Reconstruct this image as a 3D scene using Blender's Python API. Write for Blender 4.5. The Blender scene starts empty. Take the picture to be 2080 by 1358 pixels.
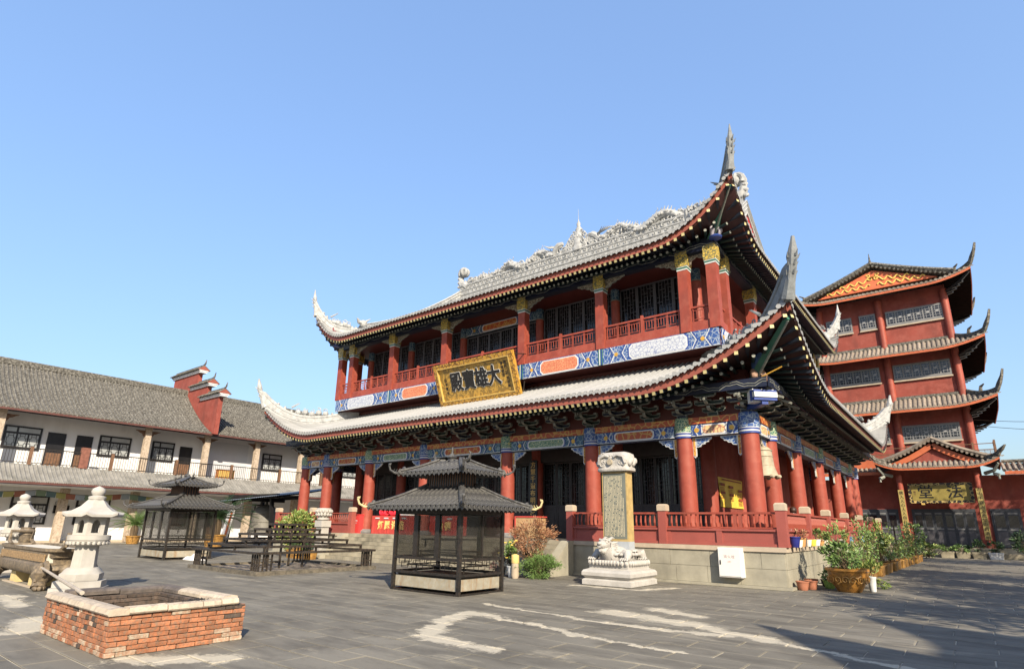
import bpy, bmesh, math, random
from mathutils import Vector, Matrix
rnd = random.Random(7)
V = Vector
PI = math.pi
scene = bpy.context.scene
# ---------------------------------------------------------------- camera
cam_data = bpy.data.cameras.new('camera')
cam = bpy.data.objects.new('camera', cam_data)
scene.collection.objects.link(cam)
scene.camera = cam
cam_data.sensor_width = 36.0
cam_data.lens = 20.02
cam_data.shift_y = 69.0 / 2080.0
cam_data.clip_end = 3000
_rx, _up, _bk = (0.7888735, 0.6143552, 0.0156964), (0.1513532, -0.2189753, 0.9639201), (0.5956265, -0.7580353, -0.2657284)
cam.matrix_world = Matrix(((_rx[0], _up[0], _bk[0], 0), (_rx[1], _up[1], _bk[1], 0), (_rx[2], _up[2], _bk[2], 1.62), (0, 0, 0, 1)))
# ---------------------------------------------------------------- sky and sun
SUN_DIR = V((-0.8, 0.59, -0.594)).normalized()      # the way the light travels
world = bpy.data.worlds.new('World')
scene.world = world
world.use_nodes = True
nt = world.node_tree
bg = nt.nodes['Background']
sky = nt.nodes.new('ShaderNodeTexSky')
sky.sky_type = 'NISHITA'
sky.sun_disc = False
sky.sun_elevation = math.radians(30.9)
sky.sun_rotation = math.atan2(-SUN_DIR.x, -SUN_DIR.y)
sky.air_density = 1.05
sky.dust_density = 2.5
sky.ozone_density = 3.0
_bw = nt.nodes.new('ShaderNodeRGBToBW')
nt.links.new(sky.outputs['Color'], _bw.inputs[0])
_pw = nt.nodes.new('ShaderNodeMath'); _pw.operation = 'POWER'; _pw.inputs[1].default_value = -0.5      # even out the range from zenith to horizon, all round
nt.links.new(_bw.outputs[0], _pw.inputs[0])
_sc = nt.nodes.new('ShaderNodeVectorMath'); _sc.operation = 'SCALE'
nt.links.new(sky.outputs['Color'], _sc.inputs[0]); nt.links.new(_pw.outputs[0], _sc.inputs['Scale'])
nt.links.new(_sc.outputs[0], bg.inputs['Color'])
bg.inputs['Strength'].default_value = 0.15
sun_data = bpy.data.lights.new('sun', 'SUN')
sun_data.energy = 3.35
sun_data.angle = math.radians(0.5)
sun_data.color = (1.0, 0.86, 0.67)
sun = bpy.data.objects.new('sun', sun_data)
scene.collection.objects.link(sun)
sun.rotation_euler = SUN_DIR.to_track_quat('-Z', 'Y').to_euler()
sun.location = (20, -20, 40)
scene.view_settings.view_transform = 'Standard'
scene.view_settings.look = 'None'
scene.view_settings.gamma = 1.0
scene.view_settings.exposure = 1.5
scene.cycles.max_bounces = 6
scene.cycles.transparent_max_bounces = 12
# ---------------------------------------------------------------- helpers
COL = scene.collection
ORG = {}          # world position of an object's origin (no rotations on parents)


def link(name, data, parent=None, org=None):
    o = bpy.data.objects.new(name, data)
    COL.objects.link(o)
    p = V(org) if org is not None else (ORG[parent] if parent else V((0, 0, 0)))
    ORG[o] = p
    if parent:
        o.parent = parent
        o.location = p - ORG[parent]
    else:
        o.location = p
    return o


def tag(o, label=None, cat=None, group=None, kind=None):
    if label: o['label'] = label
    if cat: o['category'] = cat
    if group: o['group'] = group
    if kind: o['kind'] = kind
    return o


def thing(name, label, cat, loc, group=None):
    return tag(link(name, None, None, loc), label, cat, group)


class MB:
    def __init__(s):
        s.v, s.f, s.m = [], [], []

    def add(s, vs, fs, mi=0):
        n = len(s.v)
        s.v += [tuple(p) for p in vs]
        s.f += [tuple(i + n for i in f) for f in fs]
        s.m += [mi] * len(fs)

    def box(s, x0, x1, y0, y1, z0, z1, mi=0):
        s.add([(x0, y0, z0), (x1, y0, z0), (x1, y1, z0), (x0, y1, z0), (x0, y0, z1), (x1, y0, z1), (x1, y1, z1), (x0, y1, z1)],
              [(0, 3, 2, 1), (4, 5, 6, 7), (0, 1, 5, 4), (1, 2, 6, 5), (2, 3, 7, 6), (3, 0, 4, 7)], mi)

    def obox(s, c, ux, uy, uz, mi=0):     # half-extent vectors
        c, ux, uy, uz = V(c), V(ux), V(uy), V(uz)
        s.add([c - ux - uy - uz, c + ux - uy - uz, c + ux + uy - uz, c - ux + uy - uz, c - ux - uy + uz, c + ux - uy + uz, c + ux + uy + uz, c - ux + uy + uz],
              [(0, 3, 2, 1), (4, 5, 6, 7), (0, 1, 5, 4), (1, 2, 6, 5), (2, 3, 7, 6), (3, 0, 4, 7)], mi)

    def bar(s, p, q, w, h=None, mi=0, up=(0, 0, 1)):
        p, q = V(p), V(q)
        d = (q - p)
        if d.length < 1e-6: return
        dn = d.normalized()
        side = dn.cross(V(up))
        if side.length < 1e-4: side = dn.cross(V((1, 0, 0)))
        side.normalize()
        u = side.cross(dn)
        h = w if h is None else h
        s.obox((p + q) / 2, d / 2, side * w / 2, u * h / 2, mi)

    def tube(s, pts, rs, n=8, mi=0, cap=True, flat=None):
        pts = [V(p) for p in pts]
        if not hasattr(rs, '__len__'): rs = [rs] * len(pts)
        base = len(s.v)
        ref = None
        for i, p in enumerate(pts):
            t = (pts[min(i + 1, len(pts) - 1)] - pts[max(i - 1, 0)]).normalized()
            if ref is None:
                ref = t.cross(V((0, 0, 1)))
                if ref.length < 0.05: ref = t.cross(V((1, 0, 0)))
            a = (ref - t * ref.dot(t)).normalized()
            ref = a
            b = t.cross(a)
            for k in range(n):
                an = 2 * PI * k / n
                s.v.append(tuple(p + (a * math.cos(an) * (flat or 1) + b * math.sin(an)) * rs[i]))
        for i in range(len(pts) - 1):
            for k in range(n):
                k2 = (k + 1) % n
                s.f.append((base + i * n + k, base + i * n + k2, base + (i + 1) * n + k2, base + (i + 1) * n + k)); s.m.append(mi)
        if cap:
            s.f.append(tuple(base + k for k in range(n - 1, -1, -1))); s.m.append(mi)
            e = base + (len(pts) - 1) * n
            s.f.append(tuple(e + k for k in range(n))); s.m.append(mi)

    def lathe(s, prof, c, n=20, mi=0, a0=0.0, sx=1, sy=1, power=None):
        c = V(c)
        base = len(s.v)
        for r, z in prof:
            for k in range(n):
                an = a0 + 2 * PI * k / n
                x, y = math.cos(an), math.sin(an)
                if power:      # squircle plan
                    q = (abs(x) ** power + abs(y) ** power) ** (-1.0 / power)
                    x, y = x * q, y * q
                s.v.append((c.x + x * r * sx, c.y + y * r * sy, c.z + z))
        for i in range(len(prof) - 1):
            for k in range(n):
                k2 = (k + 1) % n
                s.f.append((base + i * n + k, base + i * n + k2, base + (i + 1) * n + k2, base + (i + 1) * n + k)); s.m.append(mi)
        s.f.append(tuple(base + k for k in range(n - 1, -1, -1))); s.m.append(mi)
        e = base + (len(prof) - 1) * n
        s.f.append(tuple(e + k for k in range(n))); s.m.append(mi)

    def prism(s, poly, o, ux, uy, t, mi=0):     # polygon in the plane o+ux*a+uy*b, pushed by t
        o, ux, uy, t = V(o), V(ux), V(uy), V(t)
        n = len(poly)
        base = len(s.v)
        for a, b in poly: s.v.append(tuple(o + ux * a + uy * b))
        for a, b in poly: s.v.append(tuple(o + ux * a + uy * b + t))
        s.f.append(tuple(base + i for i in range(n - 1, -1, -1))); s.f.append(tuple(base + n + i for i in range(n)))
        s.m += [mi, mi]
        for i in range(n):
            j = (i + 1) % n
            s.f.append((base + i, base + j, base + n + j, base + n + i)); s.m.append(mi)

    def grid(s, fn, nu, nv, mi=0):
        base = len(s.v)
        for i in range(nu + 1):
            for j in range(nv + 1):
                s.v.append(tuple(fn(i / nu, j / nv)))
        for i in range(nu):
            for j in range(nv):
                a = base + i * (nv + 1) + j
                s.f.append((a, a + nv + 1, a + nv + 2, a + 1)); s.m.append(mi)

    def curl(s, c, ux, uy, r, tr, turns=1.4, mi=0, n=6, seg=12, a0=0.0):
        c, ux, uy = V(c), V(ux), V(uy)
        pts, rs = [], []
        for i in range(seg + 1):
            f = i / seg
            a = a0 + f * turns * 2 * PI
            rr = r * (1 - 0.82 * f)
            pts.append(c + ux * math.cos(a) * rr + uy * math.sin(a) * rr)
            rs.append(tr * (1 - 0.5 * f))
        s.tube(pts, rs, n, mi)

    def ball(s, c, rx, ry=None, rz=None, n=12, m=8, mi=0):
        ry = rx if ry is None else ry
        rz = rx if rz is None else rz
        prof = [(max(0.001, math.sin(PI * i / m)), -math.cos(PI * i / m)) for i in range(m + 1)]
        c = V(c)
        base = len(s.v)
        for r, z in prof:
            for k in range(n):
                an = 2 * PI * k / n
                s.v.append((c.x + math.cos(an) * r * rx, c.y + math.sin(an) * r * ry, c.z + z * rz))
        for i in range(m):
            for k in range(n):
                k2 = (k + 1) % n
                s.f.append((base + i * n + k, base + i * n + k2, base + (i + 1) * n + k2, base + (i + 1) * n + k)); s.m.append(mi)

    def mesh(s, name, mats, org=(0, 0, 0), smooth=False):
        me = bpy.data.meshes.new(name)
        o = V(org)
        me.from_pydata([(x - o.x, y - o.y, z - o.z) for x, y, z in s.v], [], s.f)
        mats = mats if isinstance(mats, (list, tuple)) else [mats]
        for m in mats: me.materials.append(m)
        if len(mats) > 1: me.polygons.foreach_set('material_index', s.m)
        if smooth:
            me.polygons.foreach_set('use_smooth', [True] * len(me.polygons))
            try: me.set_sharp_from_angle(angle=math.radians(smooth if smooth is not True else 40))
            except Exception: pass
        me.update()
        return me

    def build(s, name, mats, parent=None, smooth=False, org=None):
        if org is None: org = ORG[parent] if parent else (0, 0, 0)
        return link(name, s.mesh(name, mats, org, smooth), parent, org)


# ---------------------------------------------------------------- materials
def nodes(name):
    m = bpy.data.materials.new(name)
    m.use_nodes = True
    t = m.node_tree
    return m, t, t.nodes['Principled BSDF']


def N(t, kind, **kw):
    n = t.nodes.new('ShaderNode' + kind)
    for k, v in kw.items(): setattr(n, k, v)
    return n


def coords(t, mode, scale=(1, 1, 1)):
    if mode == 'P':
        g = N(t, 'NewGeometry').outputs['Position']
    else:
        g = N(t, 'TexCoord').outputs['Object']
    if scale != (1, 1, 1):
        mp = N(t, 'Mapping')
        mp.inputs['Scale'].default_value = scale
        t.links.new(g, mp.inputs['Vector'])
        g = mp.outputs['Vector']
    return g


def noise(t, vec, scale, detail=6, rough=0.6, dist=0.0):
    n = N(t, 'TexNoise')
    n.inputs['Scale'].default_value = scale
    n.inputs['Detail'].default_value = detail
    n.inputs['Roughness'].default_value = rough
    n.inputs['Distortion'].default_value = dist
    t.links.new(vec, n.inputs['Vector'])
    return n.outputs['Fac']


def ramp(t, fac, stops):
    r = N(t, 'ValToRGB')
    e = r.color_ramp.elements
    while len(e) > len(stops): e.remove(e[-1])
    while len(e) < len(stops): e.new(0.5)
    for el, (p, c) in zip(e, stops):
        el.position = p
        el.color = (c, c, c, 1) if not hasattr(c, '__len__') else (*c[:3], 1)
    t.links.new(fac, r.inputs['Fac'])
    return r.outputs['Color']


def mix(t, fac, a, b, blend='MIX'):
    m = N(t, 'Mix', data_type='RGBA', blend_type=blend)
    for sock, val in ((m.inputs[0], fac), (m.inputs[6], a), (m.inputs[7], b)):
        if hasattr(val, 'is_output'): t.links.new(val, sock)
        elif hasattr(val, '__len__'): sock.default_value = (*val[:3], 1)
        else: sock.default_value = val
    return m.outputs[2]


def math_(t, op, a, b=0.0, c=0.0):
    m = N(t, 'Math', operation=op)
    for sock, val in zip(m.inputs, (a, b, c)):
        if hasattr(val, 'is_output'): t.links.new(val, sock)
        else: sock.default_value = val
    return m.outputs[0]


def bump(t, p, h, strength, dist=0.02):
    b = N(t, 'Bump')
    b.inputs['Strength'].default_value = strength
    b.inputs['Distance'].default_value = dist
    t.links.new(h, b.inputs['Height'])
    t.links.new(b.outputs['Normal'], p.inputs['Normal'])


def scl(c, k): return tuple(min(1, x * k) for x in c)


def MAT(name, c, r=0.6, v=0.18, s=2.5, b=0.0, bs=30, c2=None, metal=0.0, jit=0.0, stain=None, mode='O', stretch=(1, 1, 1), spec=0.4):
    """plain surface: colour varied by noise, optional second colour in patches, stain in streaks, per-object jitter, fine bump"""
    m, t, p = nodes(name)
    vec = coords(t, mode, stretch)
    col = ramp(t, noise(t, vec, s), [(0.3, scl(c, 1 - v)), (0.7, scl(c, 1 + v))])
    if c2: col = mix(t, ramp(t, noise(t, vec, s * 2.3, 8, 0.7), [(0.46, 0.0), (0.62, 1.0)]), col, c2)
    if stain:      # (colour, amount, scale)
        st = noise(t, coords(t, mode, (1, 1, 0.22)), stain[2], 7, 0.65)
        col = mix(t, ramp(t, st, [(0.5, 0.0), (0.75, stain[1])]), col, stain[0])
    if jit:
        oi = N(t, 'ObjectInfo')
        k = math_(t, 'MULTIPLY_ADD', oi.outputs['Random'], 2 * jit, 1 - jit)
        col = mix(t, 1.0, col, k, 'MULTIPLY')
    t.links.new(col, p.inputs['Base Color'])
    p.inputs['Roughness'].default_value = r
    p.inputs['Metallic'].default_value = metal
    p.inputs['Specular IOR Level'].default_value = spec
    if b: bump(t, p, noise(t, vec, bs, 5), b)
    return m


def FILI(name, base, line, scale=9.0, thick=0.08, accent=None, r=0.5, b=0.15):
    """painted or carved scrollwork: curling lines over a ground colour"""
    m, t, p = nodes(name)
    vec = coords(t, 'P')
    nz = N(t, 'TexNoise'); nz.inputs['Scale'].default_value = scale * 0.7; nz.inputs['Detail'].default_value = 2
    t.links.new(vec, nz.inputs['Vector'])
    w = mix(t, 0.16, vec, nz.outputs['Color'], 'ADD')
    vo = N(t, 'TexVoronoi', feature='DISTANCE_TO_EDGE'); vo.inputs['Scale'].default_value = scale
    t.links.new(w, vo.inputs['Vector'])
    f = ramp(t, vo.outputs['Distance'], [(thick, 1.0), (thick + 0.05, 0.0)])
    ground = base
    if accent:
        v2 = N(t, 'TexVoronoi'); v2.inputs['Scale'].default_value = scale * 0.55
        t.links.new(w, v2.inputs['Vector'])
        ground = mix(t, ramp(t, v2.outputs['Distance'], [(0.18, 1.0), (0.24, 0.0)]), base, accent)
    col = mix(t, f, ground, line)
    col = mix(t, ramp(t, noise(t, vec, 2.0), [(0.3, 0.0), (0.8, 0.25)]), col, scl(base, 0.6))
    t.links.new(col, p.inputs['Base Color'])
    p.inputs['Roughness'].default_value = r
    if b: bump(t, p, f, b, 0.02)
    return m


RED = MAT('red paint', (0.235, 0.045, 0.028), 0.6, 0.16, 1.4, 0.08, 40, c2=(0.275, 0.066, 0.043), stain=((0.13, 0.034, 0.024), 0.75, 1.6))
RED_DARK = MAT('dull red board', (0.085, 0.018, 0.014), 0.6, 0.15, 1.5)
RED_WALL = MAT('red wash wall', (0.215, 0.047, 0.034), 0.85, 0.18, 0.9, 0.12, 50, c2=(0.25, 0.066, 0.05), stain=((0.11, 0.032, 0.026), 0.75, 0.8))
PINK = MAT('pinkish red railing paint', (0.26, 0.066, 0.053), 0.65, 0.12, 1.3, 0.05, 40, stain=((0.20, 0.06, 0.05), 0.6, 1.6))
TERRA = MAT('terracotta fascia', (0.235, 0.068, 0.048), 0.6, 0.16, 3.0, 0.1, 25)
ORANGE = MAT('orange eave board', (0.40, 0.105, 0.045), 0.55, 0.14, 2.0, 0.05, 30)
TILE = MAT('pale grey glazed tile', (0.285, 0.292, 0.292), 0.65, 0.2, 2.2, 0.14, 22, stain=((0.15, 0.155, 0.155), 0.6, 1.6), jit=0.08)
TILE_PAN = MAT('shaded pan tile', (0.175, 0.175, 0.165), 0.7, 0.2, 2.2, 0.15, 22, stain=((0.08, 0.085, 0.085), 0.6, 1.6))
TILE_OLD = MAT('weathered grey clay tile', (0.058, 0.055, 0.048), 0.9, 0.45, 3.2, 0.4, 14, c2=(0.19, 0.185, 0.165), mode='P')
TILE_DUST = MAT('dusty grey cement tile', (0.19, 0.188, 0.178), 0.85, 0.28, 1.6, 0.3, 14, stain=((0.09, 0.09, 0.08), 0.8, 1.2), mode='P')
TILE_PAG = MAT('brown grey clay tile', (0.20, 0.17, 0.14), 0.8, 0.32, 2.5, 0.25, 14, stain=((0.065, 0.06, 0.058), 0.9, 2.0), jit=0.22)
TILE_BLACK = MAT('soot black tile', (0.040, 0.040, 0.041), 0.5, 0.35, 4.0, 0.3, 18, c2=(0.095, 0.095, 0.09))
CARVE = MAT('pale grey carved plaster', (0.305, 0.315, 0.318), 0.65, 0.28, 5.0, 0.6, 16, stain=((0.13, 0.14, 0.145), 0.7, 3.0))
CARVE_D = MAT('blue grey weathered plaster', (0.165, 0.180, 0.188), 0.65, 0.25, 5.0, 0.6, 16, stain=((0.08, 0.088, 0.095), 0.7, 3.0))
STONE = MAT('podium limestone', (0.275, 0.26, 0.205), 0.8, 0.18, 2.0, 0.14, 20, stain=((0.09, 0.088, 0.075), 0.7, 0.9), mode='P')
STONE_CAP = MAT('cream stone coping', (0.38, 0.32, 0.245), 0.75, 0.14, 2.5, 0.08, 30, mode='P')
STEP = MAT('mossy step stone', (0.26, 0.235, 0.175), 0.8, 0.28, 1.8, 0.2, 18, stain=((0.065, 0.063, 0.048), 0.85, 1.2), mode='P')
MARBLE_C = MAT('white chiselled stone', (0.36, 0.35, 0.33), 0.7, 0.16, 9.0, 0.9, 13, stain=((0.22, 0.215, 0.20), 0.6, 5.0))
MARBLE = MAT('white carved stone', (0.37, 0.36, 0.34), 0.65, 0.12, 4.0, 0.22, 26, stain=((0.27, 0.265, 0.25), 0.5, 3.0))
GRANITE = MAT('cream white lantern granite', (0.345, 0.335, 0.312), 0.8, 0.10, 5.0, 0.15, 60, stain=((0.30, 0.265, 0.21), 0.5, 2.5))
BASESTONE = MAT('dark column base stone', (0.14, 0.14, 0.14), 0.7, 0.2, 5)
DARKWOOD = MAT('near black lattice wood', (0.030, 0.026, 0.026), 0.45, 0.25, 4, 0.05, 40)
UPWOOD = MAT('charcoal upper lattice', (0.075, 0.075, 0.085), 0.5, 0.2, 4)
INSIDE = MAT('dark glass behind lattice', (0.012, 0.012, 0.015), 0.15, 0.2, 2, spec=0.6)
IRON = MAT('black painted iron', (0.014, 0.013, 0.012), 0.45, 0.4, 9, 0.15, 40, c2=(0.035, 0.026, 0.02))
GOLD = MAT('gilded paint', (0.50, 0.29, 0.05), 0.38, 0.2, 6, 0.2, 30, metal=0.25)
GOLD_FLAT = MAT('gold leaf lettering', (0.60, 0.42, 0.13), 0.45, 0.1, 6)
BLACK = MAT('black lacquer', (0.012, 0.012, 0.014), 0.35, 0.2, 5)
WHITE = MAT('white outline paint', (0.50, 0.52, 0.53), 0.55, 0.1, 5)
BLUE = MAT('blue paint', (0.022, 0.05, 0.22), 0.5, 0.2, 4)
GREEN = MAT('green paint', (0.03, 0.12, 0.085), 0.5, 0.25, 4)
EAVE_DARK = MAT('dark blue eave paint', (0.014, 0.020, 0.034), 0.55, 0.4, 5)
RAFTER_END = MAT('yellow painted rafter end', (0.42, 0.37, 0.18), 0.55, 0.25, 14)
FILI_BLUE = FILI('blue scroll painting', (0.028, 0.075, 0.24), (0.30, 0.36, 0.42), 6.5, 0.035, (0.13, 0.20, 0.31))
FILI_TEAL = FILI('teal scroll painting', (0.022, 0.075, 0.14), (0.20, 0.28, 0.31), 6.5, 0.035, (0.09, 0.15, 0.19))
FILI_ORANGE = FILI('orange dragon painting', (0.34, 0.065, 0.018), (0.46, 0.27, 0.07), 4.2, 0.045, (0.42, 0.20, 0.04))
FILI_PALE = FILI('faded orange painting', (0.45, 0.13, 0.065), (0.50, 0.24, 0.12), 8, 0.05)
FILI_CREAM = FILI('cream scroll painting', (0.62, 0.44, 0.22), (0.30, 0.12, 0.10), 6, 0.05, (0.20, 0.12, 0.25))
FILI_LATTICE = FILI('white diamond painting', (0.46, 0.49, 0.53), (0.18, 0.21, 0.34), 7, 0.03)
FILI_GREEN = FILI('green scroll painting', (0.05, 0.15, 0.11), (0.42, 0.46, 0.30), 12, 0.06, (0.40, 0.36, 0.08))
FILI_GOLD = FILI('gold on red carving', (0.30, 0.06, 0.02), (0.62, 0.38, 0.08), 13, 0.12, (0.60, 0.36, 0.07), b=0.5)
GILT = FILI('gilded capital carving', (0.50, 0.36, 0.07), (0.10, 0.12, 0.08), 9, 0.06, (0.62, 0.46, 0.10), b=0.8)
PAINT_WHITE = MAT('white wall plaster', (0.60, 0.61, 0.63), 0.85, 0.06, 0.8, 0.05, 20, stain=((0.36, 0.355, 0.34), 0.45, 0.6), mode='P')
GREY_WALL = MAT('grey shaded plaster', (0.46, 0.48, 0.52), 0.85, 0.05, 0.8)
COLSTONE = MAT('peeling cream column paint', (0.40, 0.33, 0.26), 0.85, 0.18, 3, 0.3, 10, c2=(0.24, 0.19, 0.14), mode='P')
WINDOW = MAT('window glass', (0.30, 0.32, 0.33), 0.12, 0.2, 0.8, spec=0.7)
WOOD = MAT('brown wood', (0.13, 0.07, 0.04), 0.6, 0.3, 6)


def glass(name, tint, alpha):
    m, t, p = nodes(name)
    t.links.new(mix(t, ramp(t, noise(t, coords(t, 'P'), 1.4), [(0.35, 0.0), (0.75, 1.0)]), tint, scl(tint, 1.8)), p.inputs['Base Color'])
    p.inputs['Roughness'].default_value = 0.08
    p.inputs['Alpha'].default_value = alpha
    return m


GLASS = glass('smoked dusty glass', (0.02, 0.02, 0.018), 0.38)


def text_part(txt, size, matl, parent, o, ux, uy, depth=0.01, bold=0.0, name='lettering', vertical=False, gap=1.0, fat=0.0, sy=1.0):
    """flat lettering lying in the plane o+ux*a+uy*b (o is the centre)"""
    ux, uy = V(ux).normalized(), V(uy).normalized()
    nrm = ux.cross(uy)
    rows = list(txt) if vertical else [txt]
    mbs = MB()
    for i, row in enumerate(rows):
        cu = bpy.data.curves.new('tmp', 'FONT')
        cu.body = row
        cu.size = size
        cu.align_x = 'CENTER'
        cu.align_y = 'CENTER'
        cu.extrude = depth
        cu.offset = bold
        cu.space_character = 1.0 if vertical else gap
        ob = bpy.data.objects.new('tmp', cu)
        COL.objects.link(ob)
        dg = bpy.context.evaluated_depsgraph_get()
        me = bpy.data.meshes.new_from_object(ob.evaluated_get(dg))
        off = ((len(rows) - 1) / 2 - i) * size * gap if vertical else 0.0
        sh = [(0, 0)] if not fat else [(fat * math.cos(k * PI / 4), fat * math.sin(k * PI / 4)) for k in range(8)] + [(0, 0)]
        for k, (fx, fy) in enumerate(sh):
            mbs.add([V(o) + ux * (w.co.x + fx) + uy * (w.co.y * sy + fy + off) + nrm * (w.co.z + 0.0007 * k) for w in me.vertices], [tuple(p.vertices) for p in me.polygons])
        bpy.data.objects.remove(ob)
        bpy.data.curves.remove(cu)
        bpy.data.meshes.remove(me)
    return mbs.build(name, matl, parent)


# ---------------------------------------------------------------- roofs
SIDES = {'F': lambda R, a, e: (R['x0'] + a, R['y0'] + e), 'R': lambda R, a, e: (R['x1'] - e, R['y0'] + a),
         'B': lambda R, a, e: (R['x1'] - a, R['y1'] - e), 'L': lambda R, a, e: (R['x0'] + e, R['y1'] - a)}
SDIR = {'F': ((1, 0, 0), (0, 1, 0)), 'R': ((0, 1, 0), (-1, 0, 0)), 'B': ((-1, 0, 0), (0, -1, 0)), 'L': ((0, -1, 0), (1, 0, 0))}


def roof(x0, x1, y0, y1, zp, D, lift, llen, lpow, DL, Dside=None, gable=None, dz=0.0):
    """a tiled roof seen from its eaves: zp(e) is the height e metres in from the eave, the corners turn up by lift"""
    return dict(x0=x0, x1=x1, y0=y0, y1=y1, zp=zp, D=D, lift=lift, llen=llen, lpow=lpow, DL=DL, Dside=Dside or D, gable=gable)


def r_len(R, s): return (R['x1'] - R['x0']) if s in 'FB' else (R['y1'] - R['y0'])


def r_z(R, s, a, e):
    d = min(a, r_len(R, s) - a)
    l = R['lift'] * max(0.0, 1 - max(d, 0) / R['llen']) ** R['lpow'] if R['lift'] else 0.0
    return R['zp'](e) + l * max(0.0, 1 - e / R['DL']) ** 1.25


def r_pt(R, s, a, e, dz=0.0):
    x, y = SIDES[s](R, a, e)
    return V((x, y, r_z(R, s, a, e) + dz))


def r_emax(R, s, a):
    L = r_len(R, s)
    d = min(a, L - a)
    D = R['D'] if s in 'FB' else R['Dside']
    if R['gable'] and s in 'FB':
        return D if d >= R['gable'] - 1e-6 else min(D, max(d, 0.01))
    return min(D, max(d, 0.01))


def r_samples(R, s, n=56):
    L = r_len(R, s)
    c = R['llen'] * 1.05
    out = [c * (i / 12) for i in range(13)] + [L - c * (i / 12) for i in range(13)]
    k = max(2, int((L - 2 * c) / 1.2))
    out += [c + (L - 2 * c) * i / k for i in range(k + 1)]
    if R['gable'] and s in 'FB':
        g = R['gable']
        out += [g - 1e-4, g, L - g, L - g + 1e-4]
    return sorted(set(min(max(q, 0.0), L) for q in out))


def r_sheet(mb, R, s, dz, mi=0, ne=8, flip=False, emax=None):
    sm = r_samples(R, s)
    base = len(mb.v)
    for a in sm:
        em = r_emax(R, s, a)
        if emax: em = min(em, emax)
        for j in range(ne + 1):
            mb.v.append(tuple(r_pt(R, s, a, em * j / ne, dz)))
    for i in range(len(sm) - 1):
        for j in range(ne):
            p = base + i * (ne + 1) + j
            f = (p, p + ne + 1, p + ne + 2, p + 1)
            mb.f.append(f[::-1] if flip else f); mb.m.append(mi)


def r_rib(R, s, a, r, ne=7, emax=None, drip=0.0, pitch=0.0):
    """one barrel row with its round end tile and the pointed drip tile beside it"""
    mb = MB()
    em = r_emax(R, s, a)
    if emax: em = min(em, emax)
    da = V(SDIR[s][0])
    prof = [(-1, -0.3), (-0.75, 0.66), (0, 1.0), (0.75, 0.66), (1, -0.3)]
    base = 0
    for j in range(ne + 1):
        p = r_pt(R, s, a, em * j / ne)
        for k, (u, w) in enumerate(prof): mb.v.append(tuple(p + da * u * r + V((0, 0, w * r))))
    m = len(prof)
    for j in range(ne):
        for k in range(m - 1):
            q = base + j * m + k
            mb.f.append((q, q + 1, q + m + 1, q + m)); mb.m.append(0)
    # round end tile
    out = -V(SDIR[s][1])
    c = r_pt(R, s, a, 0)
    n0 = len(mb.v)
    for k in range(8):
        an = 2 * PI * k / 8
        mb.v.append(tuple(c + out * 0.03 + da * math.cos(an) * r * 0.98 + V((0, 0, math.sin(an) * r * 0.98))))
    mb.f.append(tuple(n0 + k for k in range(8))); mb.m.append(0)
    for k in range(8):
        k2 = (k + 1) % 8
    if drip:
        c2 = c + da * pitch / 2 + out * 0.022
        L = r_len(R, s)
        if a + pitch / 2 < L: c2.z = r_z(R, s, a + pitch / 2, 0)
        n0 = len(mb.v)
        h = pitch * 0.40
        for u, w in ((-h, 0.0), (-h * 0.8, -drip * 0.45), (0, -drip), (h * 0.8, -drip * 0.45), (h, 0.0)):
            mb.v.append(tuple(c2 + da * u + V((0, 0, w))))
        mb.f.append((n0, n0 + 1, n0 + 2, n0 + 3, n0 + 4)); mb.m.append(0)
    return mb


def tile_rows(R, s, pitch, r, matl, parent, as_objects=True, emax=None, drip=0.06, name='tile_row', lo=0.0, hi=1e9):
    L = r_len(R, s)
    n = int(L / pitch)
    off = (L - n * pitch) / 2
    cache = {}
    big = MB()
    for i in range(n + 1):
        a = off + i * pitch
        if as_objects and lo <= a <= hi:
            d = min(a, L - a)
            straight = d > max(R['llen'], R['D'] if not R['gable'] else R['gable']) + pitch
            p0 = r_pt(R, s, a, 0)
            if straight and s in cache:
                link(name, cache[s], parent, p0)
            else:
                o = r_rib(R, s, a, r, 7, emax, drip, pitch).build(name, matl, parent, True, p0)
                if straight: cache[s] = o.data
        else:
            rb = r_rib(R, s, a, r, 6, emax, drip, pitch)
            big.add(rb.v, rb.f)
    if big.f: tag(big.build(name + 's', matl, parent, True), kind='stuff')


def fascia(R, s, z0, z1, out, th, matl, parent, name='fascia_board'):
    mb = MB()
    sm = r_samples(R, s)
    o = V(SDIR[s][1])
    L = r_len(R, s)
    base = 0
    for a in sm:
        aa = a
        p = r_pt(R, s, aa, 0)
        for q, z in ((-out, z0), (-out, z1), (-out + th, z1), (-out + th, z0)):
            mb.v.append(tuple(p + o * q + V((0, 0, z))))
    for i in range(len(sm) - 1):
        for k in range(4):
            k2 = (k + 1) % 4
            mb.f.append((i * 4 + k, i * 4 + k2, (i + 1) * 4 + k2, (i + 1) * 4 + k)); mb.m.append(0)
    return mb.build(name, matl, parent)


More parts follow.
